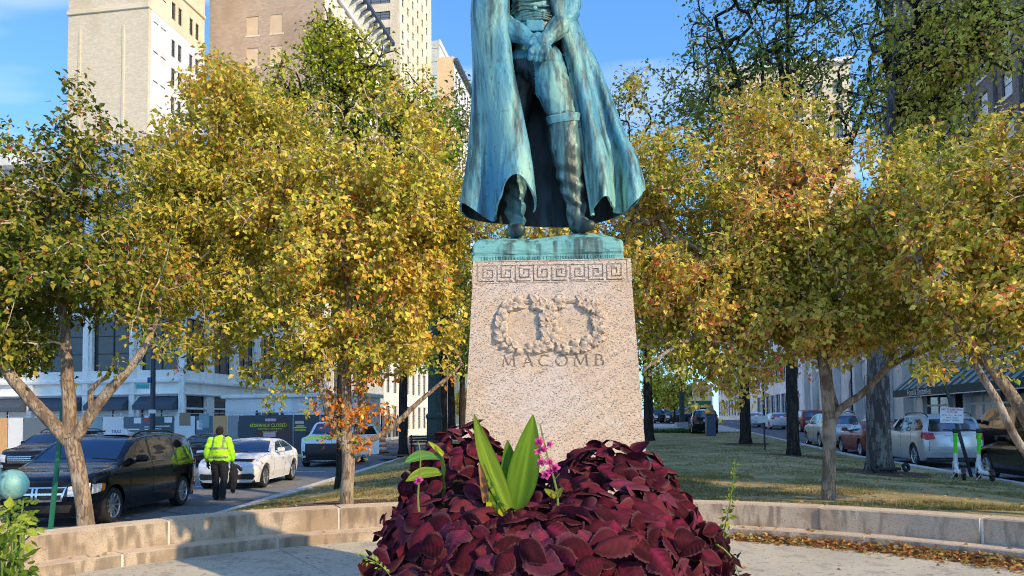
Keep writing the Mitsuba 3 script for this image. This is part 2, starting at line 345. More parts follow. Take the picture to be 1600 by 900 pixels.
# ------------------------------------------------------------------ the monument
def _granite(p, n, uv):
    a = fbm(p.x * 9, p.y * 9, p.z * 9, 3)
    big = fbm(p.x * 3.1 + 4, p.y * 3, p.z * 2.2, 4)
    s1 = noise(p.x * 150, p.y * 150, p.z * 150); s2 = noise(p.x * 95 + 9, p.y * 95, p.z * 95 + 3)
    c = mix((0.54, 0.40, 0.28), (0.64, 0.50, 0.37), a)
    c = mix(c, mi.Color3f(0.60, 0.50, 0.43), smoothstep(0.45, 0.75, big))
    c = mix(c, mi.Color3f(0.30, 0.24, 0.20), smoothstep(0.60, 0.72, s2) * 0.75)
    c = mix(c, mi.Color3f(0.07, 0.065, 0.065), smoothstep(0.68, 0.78, s1) * 0.85)
    c = mix(c, mi.Color3f(0.74, 0.66, 0.56), smoothstep(0.70, 0.8, noise(p.x * 70, p.y * 70 + 5, p.z * 70)) * 0.5)
    streak = smoothstep(0.55, 0.85, fbm(p.x * 14, p.y * 14, p.z * 1.1, 3)) * smoothstep(1.5, 2.9, p.z)
    return mix(c, mi.Color3f(0.27, 0.22, 0.18), streak * 0.45)
textured('pink_granite', _granite, 0.7, bump=lambda p, n, uv: fbm(p.x * 120, p.y * 120, p.z * 120, 2), bscale=0.0015)
textured('worn_granite', lambda p, n, uv: mix(mix((0.60, 0.48, 0.37), (0.52, 0.43, 0.34), fbm(p.x * 22, p.y * 22, p.z * 22, 3)), mi.Color3f(0.17, 0.13, 0.10), smoothstep(0.66, 0.78, noise(p.x * 140, p.y * 140, p.z * 140)) * 0.75), 0.75)

def patina(dark, light, greenish, k):
    def fn(p, n, uv):
        st = fbm(p.x * 15 + 3, p.y * 15, p.z * 1.0, 4)          # long vertical rain streaks
        fine = fbm(p.x * 45, p.y * 45, p.z * 6, 3)
        sp = fbm(p.x * 34, p.y * 34, p.z * 22, 4)
        c = mix(light, greenish, smoothstep(0.42, 0.66, fbm(p.x * 5, p.y * 5, p.z * 0.9 + 5, 3)))
        c = mix(c, mi.Color3f(dark), smoothstep(0.46 - k, 0.70 - k, st * 0.68 + fine * 0.32) * 0.9)
        c = mix(c, mi.Color3f(0.05, 0.06, 0.055), smoothstep(0.66, 0.74, sp) * 0.4)
        return c
    return fn
textured('bronze_shaded', patina((0.012, 0.014, 0.016), (0.03, 0.065, 0.085), (0.025, 0.04, 0.05), 0.12), 0.5, metallic=0.2)  # darker bronze, with the shade under the cloak painted into it
_pb = lambda p, n, uv: fbm(p.x * 55, p.y * 55, p.z * 25, 3)
textured('bronze_patina', patina((0.026, 0.056, 0.066), (0.075, 0.29, 0.40), (0.23, 0.47, 0.42), 0.03), 0.55, bump=_pb, bscale=0.005, metallic=0.1)
textured('bronze_dark', patina((0.025, 0.03, 0.03), (0.07, 0.22, 0.26), (0.13, 0.25, 0.23), 0.10), 0.45, bump=_pb, bscale=0.004, metallic=0.25)
textured('bronze_plinth', patina((0.05, 0.08, 0.08), (0.14, 0.42, 0.44), (0.19, 0.46, 0.43), -0.01), 0.55, bump=lambda p, n, uv: fbm(p.x * 9, p.y * 9, p.z * 60, 3), bscale=0.012, metallic=0.1)

PD = 5.70
PED = thing('pedestal', 'tapered pink granite pedestal carved with a double wreath and the name MACOMB', 'pedestal')
_pc = W(866, 406, PD); ZT = float(_pc[2]); PROT = math.radians(-2.0)
PM = mat4(rotz(PROT), (_pc[0], PD + 0.58, 0))
def ped_half(z): return 0.584 + (ZT - z) * 0.055
def _frustum(z0, z1, grow=0.0):
    p = []
    for z in (z0, z1):
        h = ped_half(z) + grow
        p += [[-h, -h, z], [h, -h, z], [-h, h, z], [h, h, z]]
    return m3.Manifold.hull_points(np.array(p, float))
body = _frustum(0.3, ZT - 0.172)
frz = _frustum(ZT - 0.170, ZT, 0.004)
def front_y(z, grow=0.0): return -(ped_half(z) + grow)
# the Greek key, cut into the frieze
cut = []
def groove(x0, z0, x1, z1, w=0.0045, d=0.011):
    cut.append(m3.Manifold.cube([abs(x1 - x0) + 2 * w, 0.1, abs(z1 - z0) + 2 * w]).translate([min(x0, x1) - w, front_y(ZT - 0.085, 0.004) - 0.1 + d, min(z0, z1) - w]))
KX, KW, zb, zt = -0.545, 0.13625, ZT - 0.158, ZT - 0.022
spiral = [(0, 0), (0, .86), (.78, .86), (.78, .20), (.26, .20), (.26, .62), (.54, .62), (.54, .40)]
for u in range(8):
    pts = [(KX + KW * (u + (1 - a if u < 4 else a)), zb + (zt - zb) * b) for a, b in spiral]
    for a, b in zip(pts, pts[1:]): groove(*a, *b)
    groove(KX + KW * u, zb, KX + KW * (u + 0.8), zb)
groove(KX - 0.012, ZT - 0.010, -KX + 0.012, ZT - 0.010, 0.004)
for s in (-1, 1): groove(s * (0.558), zb, s * 0.558, ZT - 0.010, 0.003)
frz = frz - union(cut)
# the name
def _stroke(pts, w): return sg.LineString(pts).buffer(w / 2, cap_style=2, join_style=2)
TH, TN = 0.17, 0.075
def serif(x, y, w=0.32): return sg.box(x - w / 2, y - 0.02, x + w / 2, y + 0.025)
GL = {
 'M': ([([(0.12, 0), (0.2, 1)], TN), ([(0.2, 1), (0.58, 0.08)], TH), ([(0.58, 0.08), (0.98, 1)], TN), ([(0.98, 1), (1.08, 0)], TH)], [(0.12, 0.02), (1.08, 0.02), (0.16, 0.98), (1.0, 0.98)]),
 'A': ([([(0.1, 0), (0.5, 1)], TN), ([(0.48, 1), (0.9, 0)], TH), ([(0.26, 0.36), (0.74, 0.36)], TN)], [(0.1, 0.02), (0.9, 0.02)]),
 'B': ([([(0.2, 0), (0.2, 1)], TH), ([(0.2, .97), (.5, .97), (.66, .86), (.66, .66), (.5, .54), (.2, .54)], TN * 1.5), ([(.5, .54), (.76, .44), (.78, .16), (.6, .03), (.2, .03)], TN * 1.6)], [(0.16, 0.02), (0.16, 0.98)])}
arc = lambda a0, a1: [(0.5 + 0.43 * math.cos(math.radians(t)), 0.5 + 0.48 * math.sin(math.radians(t))) for t in np.linspace(a0, a1, 26)]
GL['O'] = ([(arc(0, 360), 0.12)], []); GL['C'] = ([(arc(48, 312), 0.12)], [(0.78, 0.84)])
D2 = PD / FOC
for ch, x0, x1 in (('M', 785, 809), ('A', 817, 837), ('C', 843, 861), ('O', 869, 889), ('M', 896, 922), ('B', 928, 945)):
    st, se = GL[ch]
    g = shapely.union_all([_stroke(p, w) for p, w in st] + [serif(*q) for q in se])
    bx = g.bounds; kx = (x1 - x0) * D2 / (bx[2] - bx[0]); kz = 18 * D2
    zl = float(W(866, 573, PD)[2])
    g = shapely.affinity.affine_transform(g, [kx, 0, 0, kz, (x0 - 866) * D2 - bx[0] * kx, zl])
    for q in getattr(g, 'geoms', [g]):
        yb = front_y(zl)
        v, f = prism(q, yb - 0.05, yb + 0.016, 'y')
        body = body - man(v, f)
obj('shaft', body, 'pink_granite', PED, to_world=TW(PM)); obj('frieze', frz, 'pink_granite', PED, to_world=TW(PM), label='frieze band cut with a Greek key')
obj('base_step', m3.Manifold.hull_points(boxm((-1.0, -1.0, -0.02), (1.0, 1.0, 0.3), 0.03)[0]), 'pink_granite', PED, to_world=TW(PM))
# the wreaths: every leaf of its own
def wreath_leaf(lobed):
    n = 11; v = []; f = []
    for i in range(n):
        t = i / (n - 1); w = 0.40 * math.sin(math.pi * t ** 0.75) ** 0.8 * (1 + (0.28 * math.sin(t * 19) if lobed else 0)) + 0.015
        h = 0.52 * math.sin(math.pi * min(1, t * 0.92 + 0.05))
        for a, b in ((-1, 0), (-0.55, 0.82), (0, 0.62), (0.55, 0.82), (1, 0)): v.append((t, a * w, b * h - 0.06))
    for i in range(n - 1):
        for j in range(4): f.append((i * 5 + j, i * 5 + j + 5, i * 5 + j + 6, i * 5 + j + 1))
    return np.array(v), np.array(f)
leafA, leafB = mikit.ply(wreath_leaf(0), smooth=50), mikit.ply(wreath_leaf(1), smooth=50)
zc = float(W(866, 508, PD)[2]); yw = lambda z: front_y(z) - 0.002
rng = np.random.default_rng(4)
def ring_pt(cx, a):
    ex = 2.6
    c, s = math.cos(a), math.sin(a)
    r = (abs(c / 40.5) ** ex + abs(s / 36.0) ** ex) ** (-1 / ex)
    return np.array([(cx - 866 + r * c) * D2, zc + r * s * D2])
ringm = MB()
for cx in (825, 897):
    P = [ring_pt(cx, a) for a in np.linspace(0, 2 * math.pi, 40)]
    ringm.tube([(p[0], yw(p[1]) - 0.004, p[1]) for p in P], 0.012, 8, cap=False)
WRK = obj('wreath', ringm.mesh(), 'worn_granite', PED, smooth=60, to_world=TW(PM), label='two interlocked wreaths in relief')
for wi, cx in enumerate((825, 897)):
    for k in range(26):
        a = -math.pi / 2 + (k / 26 - 0.5) * 2 * math.pi
        if abs(abs((k / 26 - 0.5)) - 0.5) < 0.075: continue
        sgn = 1 if k >= 13 else -1
        for side in (-1, 1):
            p = ring_pt(cx, a + rng.normal(0, 0.04)); q = ring_pt(cx, a + 0.05 * sgn)
            th = math.atan2(*(q - ring_pt(cx, a))[::-1]) + side * (0.66 + rng.normal(0, 0.18))
            L = 0.076 + rng.normal(0, 0.008)
            R = np.array([[math.cos(th), -math.sin(th), 0], [0, 0, -1], [math.sin(th), math.cos(th), 0]])
            M = np.eye(4); M[:3, :3] = R * L; M[:3, 3] = (p[0], yw(p[1]) - 0.006 - 0.006 * rng.random(), p[1])
            obj('leaf', leafB if wi else leafA, 'worn_granite', WRK, to_world=TW(PM @ M))
rb = MB()
for x0, x1 in ((812, 853), (868, 908)):
    for ph in (0, math.pi):
        t = np.linspace(0, 1, 24)
        rb.tube(np.stack([(x0 + (x1 - x0) * t - 866) * D2, 0 * t + yw(zc + 38 * D2) - 0.010 - 0.006 * np.cos(t * 9 + ph), zc + 38 * D2 + 0.008 * np.sin(t * 9 + ph)], 1), 0.0095, 6)
obj('ribbon', rb.mesh(), 'worn_granite', WRK, smooth=60, to_world=TW(PM))

# ---- the bronze figure, in units of photograph pixels at its own distance
SD = 5.96; SS = SD / FOC
STAT = thing('statue', 'green bronze statue in long cloak and tall boots on the granite pedestal', 'statue')
_so = W(868, 372, SD)
SM = mat4(rotz(0.0) * 1.0, (0, 0, 0)); SM[:3, :3] *= SS; SM[:3, 1] *= 0.62; SM[:3, 3] = (_so[0], _so[1], _so[2])
def S(px, py, Y=0.0): return (px - 868.0, float(Y), 372.0 - py)
def Sp(px, py, Y, r): return (px - 868.0, float(Y), 372.0 - py, r)
lev = {
 -118: [(850,-24),(842,-27),(832,-25),(822,-18),(816,-8),(814,6),(818,24),(828,32),(842,34),(856,32),(866,24),(870,6),(868,-8),(862,-18),(858,-24),(853,-25)],
 -92: [(838,-34),(822,-44),(800,-44),(778,-36),(762,-18),(756,4),(766,34),(800,54),(840,58),(878,54),(908,36),(918,8),(912,-16),(898,-34),(874,-44),(852,-38)],
 -50: [(812,-36),(802,-48),(786,-50),(766,-42),(748,-20),(744,5),(754,40),(795,66),(840,72),(882,68),(912,44),(920,14),(914,-12),(900,-32),(880,-42),(858,-36)],
 0: [(800,-30),(791,-50),(773,-57),(755,-48),(742,-25),(736,5),(745,45),(790,75),(840,82),(885,76),(906,50),(908,18),(902,-5),(890,-24),(875,-36),(863,-30)],
 100: [(803,-30),(799,-54),(781,-64),(763,-50),(752,-26),(738,5),(745,50),(790,82),(845,88),(900,80),(934,50),(944,15),(938,-12),(924,-20),(908,-32),(893,-24)],
 200: [(821,-28),(819,-58),(799,-74),(776,-58),(764,-28),(735,0),(738,55),(790,90),(850,95),(915,88),(962,55),(981,12),(966,-20),(950,-10),(932,-44),(911,-28)],
 262: [(827,-26),(829,-62),(806,-84),(780,-66),(768,-20),(729,-6),(730,58),(790,92),(855,98),(930,92),(987,55),(1005,8),(986,-32),(966,-6),(947,-54),(916,-34)],
 315: [(826,-24),(834,-66),(807,-96),(776,-72),(768,-18),(721,-14),(724,60),(790,95),(860,100),(940,95),(1000,55),(1016,0),(990,-44),(968,-2),(950,-66),(922,-42)],
 380: [(826,-24),(836,-66),(807,-100),(775,-72),(768,-18),(718,-14),(722,60),(790,95),(860,100),(940,95),(1002,55),(1022,0),(992,-46),(969,-2),(951,-70),(923,-42)]}
hem = [328, 320, 287, 322, 347, 316, 326, 334, 340, 334, 312, 294, 323, 333, 322, 334]
from scipy.interpolate import CubicSpline, PchipInterpolator
NS, NZ = 260, 120
ks = sorted(lev); cp = np.array([lev[k] for k in ks], float)
sk = np.linspace(0, 1, 16); ss = np.linspace(0, 1, NS)
cps = CubicSpline(sk, cp, axis=1)(ss)
hm = CubicSpline(sk, hem)(ss)
lv = PchipInterpolator(ks, cps, axis=0)
zz = np.linspace(0, 1, NZ)
cl = np.zeros((NZ, NS, 3))
for j in range(NS):
    py = -118 + (hm[j] + 118) * zz
    q = lv(py)[:, j]
    cl[:, j, 0], cl[:, j, 1], cl[:, j, 2] = q[:, 0] - 868, q[:, 1], 372 - py
# folds that grow towards the hem, and hand-tooled unevenness
dx = np.gradient(cl, axis=1); nrm = np.stack([-dx[..., 1], dx[..., 0], 0 * dx[..., 0]], -1); nrm /= np.linalg.norm(nrm, axis=-1, keepdims=True) + 1e-9
amp = (0.3 + 1.0 * zz[:, None]) * np.interp(ss, [0, 0.04, 0.1, 0.9, 0.96, 1], [0, .5, 1, 1, .5, 0])[None]
fold = amp * (0.9 * np.sin(ss[None] * 75 + 2.2 * zz[:, None] + 1.0) + 2.2 * np.sin(ss[None] * 36 - 2 * zz[:, None]))
dents = (meshkit.fbm(np.stack([cl[..., 0] / 16, cl[..., 1] / 16, cl[..., 2] / 60], -1), 4, 7) - 0.5) * 6
cl += nrm * (fold + dents * amp)[..., None]
th = 3.2
rim = 1 + 0.5 * np.exp(-((1 - zz) / 0.012) ** 2)[:, None]
inn = cl + nrm * th * rim[..., None] * 1.0
cen = np.array([0, 5, 0.0])
if ((cl[60, 100] - cen)[:2] @ nrm[60, 100][:2]) > 0: inn = cl - nrm * th
outv, inv = cl.reshape(-1, 3), inn.reshape(-1, 3)
ii, jj = np.meshgrid(np.arange(NZ - 1), np.arange(NS - 1), indexing='ij')
q = np.stack([ii * NS + jj, ii * NS + jj + 1, (ii + 1) * NS + jj + 1, (ii + 1) * NS + jj], -1).reshape(-1, 4)
N0 = NZ * NS
rimq = []
for j in range(NS - 1):
    a = (NZ - 1) * NS + j; rimq.append((a, a + 1, a + 1 + N0, a + N0)); rimq.append((j, j + 1, j + 1 + N0, j + N0))
for i in range(NZ - 1):
    for j in (0, NS - 1):
        a = i * NS + j; rimq.append((a, a + NS, a + NS + N0, a + N0))
cloak = (np.vstack([outv, inv]), np.vstack([q, q[:, ::-1] + N0, np.array(rimq)]))
CLK = obj('cloak', (cloak[0], np.vstack([q, np.array(rimq)])), 'bronze_patina', STAT, smooth=48, to_world=TW(SM))
obj('lining', (inv, q[:, ::-1]), 'bronze_shaded', CLK, smooth=48, to_world=TW(SM), label='cloak lining of darker bronze, with shade put into its colour')  # the near-black tone partly stands for shade inside the cloak
# body
fig = [chain([Sp(838, 92, 6, 31), Sp(838, 45, 4, 31), Sp(838, -20, 4, 36), Sp(840, -70, 6, 37)]),
       chain([Sp(822, 85, 6, 27), Sp(854, 85, 0, 29)]),
       chain([Sp(852, 88, -4, 33), Sp(866, 135, -20, 29), Sp(880, 183, -30, 22)]),
       chain([Sp(824, 92, 22, 28), Sp(812, 140, 40, 24), Sp(804, 190, 42, 20)]),
       chain([Sp(804, 190, 42, 20), Sp(804, 240, 36, 21), Sp(805, 300, 24, 15), Sp(806, 345, 18, 12)]),
       chain([Sp(790, -66, 6, 24), Sp(890, -66, 6, 24)]), chain([Sp(788, -62, 6, 22), Sp(777, 10, 0, 18), Sp(808, 52, -28, 14)]),
       chain([Sp(892, -62, 6, 22), Sp(896, 5, 0, 18), Sp(876, 44, -24, 14)]),
       chain([Sp(840, -85, 4, 17), Sp(840, -112, 0, 15)])]
fg = smoothed(union(fig), 4.5, 14)
v = np.array(fg.vertices); nn = np.array(fg.vertex_normals)
w = (meshkit.fbm(v / [22, 22, 9], 3, 3) - 0.5) * 5.0 + (np.abs(meshkit.noise(v / [30, 30, 7], 9) - 0.5)) * -3.0
fg.vertices = v + nn * w[:, None]
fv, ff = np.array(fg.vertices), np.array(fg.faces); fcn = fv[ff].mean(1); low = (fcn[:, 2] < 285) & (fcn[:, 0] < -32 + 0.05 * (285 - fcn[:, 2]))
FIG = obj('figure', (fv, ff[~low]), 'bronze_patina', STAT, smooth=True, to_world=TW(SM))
obj('sheltered_leg', (fv, ff[low]), 'bronze_shaded', FIG, smooth=True, to_world=TW(SM), label='leg coloured near black for the shade under the cloak')  # faces split off the figure and darkened to paint the cloak's shade
head = union([sph(S(840, -140, -4), 21).scale([1, 1, 1]), bone(S(840, -152, -2), 24, S(840, -150, 6), 24), bone(S(840, -122, -12), 13, S(840, -142, -8), 19), bone(S(840, -140, -30), 3, S(840, -132, -31), 5),
              bone(S(818, -140, 2), 5, S(819, -134, 2), 5), bone(S(862, -140, 2), 5, S(861, -134, 2), 5), bone(S(833, -124, -25), 3.2, S(847, -124, -25), 3.2),
              bone(S(828, -150, -25), 3, S(837, -149, -27), 3), bone(S(843, -149, -27), 3, S(852, -150, -25), 3)])
obj('head', smoothed(head, 3.0, 5), 'bronze_patina', STAT, smooth=True, to_world=TW(SM))
hat = union([bone(S(782, -166, 0), 5, S(898, -166, 0), 5), m3.Manifold.batch_hull([sph(S(790, -168, -6), 5), sph(S(890, -168, -6), 5), sph(S(840, -205, -6), 16), sph(S(840, -200, 10), 14), sph(S(840, -166, 14), 20)])])
obj('cocked_hat', smoothed(hat, 4, 6), 'bronze_patina', STAT, smooth=True, to_world=TW(SM))
# belt with a buckle plate, waistcoat buttons and sash
an = np.linspace(0, 2 * np.pi, 40)
def waist_ring(py, rx, ry, h, cx=838, cy=2):
    v = []
    for a in an[:-1]:
        for dz, o in ((-h, -2), (-h, 1.5), (h, 1.5), (h, -2)): v.append((cx - 868 + (rx + o) * math.cos(a), cy + (ry + o) * math.sin(a), 372 - py + dz))
    n = len(an) - 1; f = [(i * 4 + k, i * 4 + (k + 1) % 4, ((i + 1) % n) * 4 + (k + 1) % 4, ((i + 1) % n) * 4 + k) for i in range(n) for k in range(4)]
    return np.array(v), np.array(f)[:, ::-1]
BELT = obj('belt', waist_ring(41, 36, 37, 8.5), 'bronze_dark', STAT, smooth=30, to_world=TW(SM))
obj('buckle', smoothed(m3.Manifold.hull_points(boxm(S(825, 50, -41) , S(852, 32, -36), 1.5)[0]), 2.0, 2), 'bronze_patina', BELT, smooth=40, to_world=TW(SM))
sm = MB()
for k, py in enumerate((29, 26, 22, 14, 6, -4, -14)):
    t = np.linspace(-1.25, 1.25, 20); r = 38 + (1.5 if k < 3 else -1)
    sm.tube(np.stack([-30 + r * np.sin(t), 3 - r * np.cos(t), 372 - py + (k % 3 - 1) * 3.0 * t + 2 * np.sin(t * 4 + k)], 1), 2.4 if k < 3 else 1.9, 6)
obj('waistcoat_folds', sm.mesh(), 'bronze_dark', STAT, smooth=60, to_world=TW(SM))
for py in (12, -6, -24):
    obj('button', sph(S(839, py, -35), 4.2), 'bronze_patina', STAT, smooth=True, to_world=TW(SM))
# boots
def boot(path, toe, name_r):
    b = [chain(path)] + [chain(toe)]
    t = smoothed(union(b), 2.8, 8); v = np.array(t.vertices); n_ = np.array(t.vertex_normals)
    k = np.interp(v[:, 2], [0, 12, 30, 95, 120, 200], [0, .4, 1, 1, .25, .25])
    wv = np.sin(v[:, 2] / 4.6 + 2.4 * np.sin(np.arctan2(v[:, 1] - path[2][1], v[:, 0] - path[2][0]) * 1.0 + v[:, 2] / 37) + 3 * meshkit.noise(v / 18, 2))
    t.vertices = v + n_ * (k * 2.3 * wv + (meshkit.fbm(v / [14, 14, 22], 3, 5) - 0.5) * 5)[:, None]
    return t
bl = boot([Sp(881, 190, -30, 24), Sp(884, 235, -32, 24.5), Sp(892, 290, -28, 18), Sp(900, 330, -24, 14.5), Sp(902, 352, -22, 14)],
          [Sp(901, 358, -14, 12), Sp(908, 358, -44, 12.5), Sp(917, 363, -66, 9)], 0)
BT = obj('boot', bl, 'bronze_dark', STAT, smooth=True, to_world=TW(SM))
cu = lathe([(21, -7), (25.5, -6), (26.5, -1), (27.5, 5), (26.5, 6.5), (23, 4), (21.5, -2)], 28)
obj('cuff', cu, 'bronze_patina', BT, smooth=40, to_world=TW(SM @ mat4(rotx(0.12) @ roty(-0.12), S(881.5, 189, -31))))
br = boot([Sp(804, 215, 36, 21), Sp(804, 250, 30, 21), Sp(804, 305, 12, 17), Sp(806, 340, 2, 14), Sp(806, 355, 2, 14)],
          [Sp(804, 360, 12, 12), Sp(807, 361, -18, 13), Sp(811, 366, -44, 9)], 0)
obj('boot', br, 'bronze_dark', STAT, smooth=True, to_world=TW(SM))
# crossed gauntlets, each hand with five fingers
def gauntlet(elbow, wrist, palm, tips, thumb):
    b = [chain([(*elbow, 18), (*wrist, 13)]), m3.Manifold.batch_hull([sph(wrist, 12), sph(palm, 11.5), sph(np.array(palm) + [0, 0, 7], 9)])]
    p = np.array(palm)
    for k, (kn, tp) in enumerate(tips): b.append(chain([(*p, 7), (*kn, 5.6), (*tp, 4.4)], 10))
    b.append(chain([(*((np.array(wrist) + p) / 2), 6), (*thumb[0], 5), (*thumb[1], 3.8)], 10))
    t = smoothed(union(b), 2.2, 3); v = np.array(t.vertices)
    t.vertices = v + np.array(t.vertex_normals) * ((meshkit.fbm(v / 7, 3, 11) - 0.5) * 3.0)[:, None]
    return t
gl = gauntlet(S(806, 48, -36), S(824, 63, -48), S(840, 76, -55),
              [(S(853, 72 + 7 * k, -60 + k), S(860 - 3 * k, 83 + 6 * k, -54)) for k in range(4)], (S(842, 62, -58), S(852, 66, -60)))
gr = gauntlet(S(876, 42, -34), S(862, 60, -46), S(850, 76, -60),
              [(S(848 - 8 * k + 8, 90 + (k % 2), -66), S(846 - 8 * k + 8, 103 - abs(k - 1.5) * 2, -60)) for k in range(4)], (S(838, 66, -62), S(830, 76, -62)))
for g_ in (gl, gr): obj('gauntlet', g_, 'bronze_patina', STAT, smooth=True, to_world=TW(SM))
sw = MB(); P = np.array([S(889, 78, -12), S(897, 118, -16), S(903, 170, -20), S(911, 235, -26), S(921, 310, -30), S(925, 342, -32)])
sw.tube(catmull(P, 24), np.linspace(5.0, 3.4, 24), 10)
SWD = obj('scabbard', sw.mesh(), 'bronze_patina', STAT, smooth=50, to_world=TW(SM))
hb = MB(); t = np.linspace(0, 1, 16)
hb.tube(catmull([S(889, 78, -12), S(884, 62, -14), S(887, 48, -16)], 10), 4.5, 8)
hb.tube(catmull([S(887, 46, -16), S(897, 56, -26), S(898, 72, -26), S(889, 82, -14)], 14), 2.0, 6); hb.tube([S(880, 81, -12), S(900, 76, -13)], 2.6, 6)
obj('hilt', hb.mesh(), 'bronze_dark', SWD, smooth=50, to_world=TW(SM))
rg = MB()
for f_ in (0.15, 0.5): 
    c = catmull(P, 24)[int(f_ * 23)]; rg.tube([c + (0, 0, 2), c - (0, 0, 2)], 6.2, 12)
obj('ring', rg.mesh(), 'bronze_dark', SWD, to_world=TW(SM))
# uneven bronze plinth: a ground with ridges above a straight band
nx, ny = 70, 40
hw, hd = 0.565, 0.55
gx, gy = np.meshgrid(np.linspace(-hw, hw, nx), np.linspace(-hd, hd, ny))
zp0 = 0.0
top = 0.140 + 0.085 * np.clip(1 - (np.clip(abs(gy) - 0.30, 0, 1) / 0.25) ** 2, 0, 1) * np.clip(1 - (gx / 0.62) ** 8, 0, 1) + 0.030 * np.exp(-((gx - 0.30) / 0.2) ** 2) - 0.012 * np.exp(-((gx + 0.15) / 0.12) ** 2) + 0.035 * (meshkit.fbm(np.stack([gx * 5, gy * 9, gx * 0], -1), 4, 3) - 0.5)
edge = np.minimum(np.minimum(hw - abs(gx), 99), hd - abs(gy)); top = top - 0.016 * np.exp(-(edge / 0.012) ** 2)
pv = [np.stack([gx, gy, top], -1).reshape(-1, 3)]
ii, jj = np.meshgrid(np.arange(ny - 1), np.arange(nx - 1), indexing='ij')
pf = [np.stack([ii * nx + jj, ii * nx + jj + 1, (ii + 1) * nx + jj + 1, (ii + 1) * nx + jj], -1).reshape(-1, 4)]
n0 = nx * ny
loop = [j for j in range(nx)] + [i * nx + nx - 1 for i in range(1, ny)] + [(ny - 1) * nx + j for j in range(nx - 2, -1, -1)] + [i * nx for i in range(ny - 2, 0, -1)]
base = pv[0][loop]; nl = len(loop)
bands = [(None, 1.0), (0.085, 1.005), (0.07, 1.012), (0.052, 1.0), (0.048, 0.992), (0.044, 1.0), (0.0, 1.008), (0.0, 0.5)]
prev = np.array(loop); off = n0
for z, sc in bands[1:]:
    r_ = base.copy(); r_[:, :2] *= sc; r_[:, 2] = z
    if z == 0.085 or z == 0.07: r_[:, :2] += (meshkit.fbm(np.c_[r_[:, :2] * 14, r_[:, 2] * 30 + 2], 3, 8) - 0.5)[:, None] * 0.03 * np.sign(r_[:, :2]); r_[:, 2] += 0.02 * (meshkit.noise(r_ * 8, 2) - 0.5)
    pv.append(r_); cur = off + np.arange(nl); off += nl
    pf.append(np.stack([prev, cur, np.roll(cur, -1), np.roll(prev, -1)], 1)); prev = cur
PLM = mat4(rotz(PROT), (W(860, 404, PD + 0.04)[0], PM[1, 3], ZT + 0.001))
obj('plinth', (np.vstack(pv), np.vstack(pf)), 'bronze_plinth', STAT, smooth=40, to_world=TW(PLM), label='uneven turquoise bronze ground under the boots')
let = MB()
r_ = np.random.default_rng(3); x = -0.5
while x < 0.5:
    h = 0.022 + 0.008 * r_.random(); let.box((x, -hd * 1.008 - 0.006, 0.010), (x + 0.006 + 0.008 * r_.random(), -hd, 0.010 + h), 0.002); x += 0.014 + 0.012 * r_.random()
obj('moulding', let.mesh(), 'bronze_plinth', STAT, to_world=TW(PLM), kind='stuff')  # raised ticks that suggest unreadable lettering along the plinth band
# ------------------------------------------------------------------ buildings
GA = -math.atan(0.158)
_cache = {}
def win_shapes(w, h, style):
    k = (round(w, 2), round(h, 2), style)
    if k not in _cache:
        w, h = k[0], k[1]; g = MB().box((-w / 2, 0, 0), (w / 2, 0.03, h)); fr = MB(); t = 0.07
        if style == 'blind': fr.box((-w / 2, -0.05, 0), (-w / 2 + t, 0.0, h)).box((w / 2 - t, -0.05, 0), (w / 2, 0.0, h)).box((-w / 2 + t, -0.05, h - t), (w / 2 - t, 0, h)).box((-w / 2 + t, -0.05, 0), (w / 2 - t, 0, t)).box((-w / 2 + t, -0.045, h * .5 - .03), (w / 2 - t, -0.005, h * .5 + .03))
        elif style == 'pair':
            for x in (-w / 2 + t / 2, 0, w / 2 - t / 2): fr.box((x - t / 2, -0.05, 0), (x + t / 2, -0.002, h))
            for z in (t / 2, h * .33, h * .66, h - t / 2): fr.box((-w / 2 + .001, -0.045, z - t / 3), (w / 2 - .001, -0.004, z + t / 3))
        elif style == 'shop':
            n = max(2, int(w / 1.6))
            for i in range(n + 1): fr.box((-w / 2 + i * w / n - (0.04 if 0 < i < n else (0 if i == 0 else .08)), -0.06, 0), (-w / 2 + i * w / n + (0.04 if 0 < i < n else (.08 if i == 0 else 0)), -0.002, h))
            fr.box((-w / 2, -0.055, 0), (w / 2, -0.004, 0.35)).box((-w / 2, -0.055, h * .72), (w / 2, -0.004, h * .72 + .1))
        else:
            for x in (-w / 2 + t / 2, w / 2 - t / 2): fr.box((x - t / 2, -0.05, 0), (x + t / 2, -0.002, h))
            for z in (t / 2, h * .5, h - t / 2): fr.box((-w / 2 + t, -0.045, z - t / 2), (w / 2 - t, -0.004, z + t / 2))
        _cache[k] = (mikit.ply(g.mesh()), mikit.ply(fr.mesh()))
    return _cache[k]
def face_mat(face, w, d):
    if face == 'front': return mat4()
    if face == 'right': return mat4(rotz(math.pi / 2), (w, 0, 0))
    if face == 'left': return mat4(rotz(-math.pi / 2), (0, d, 0))
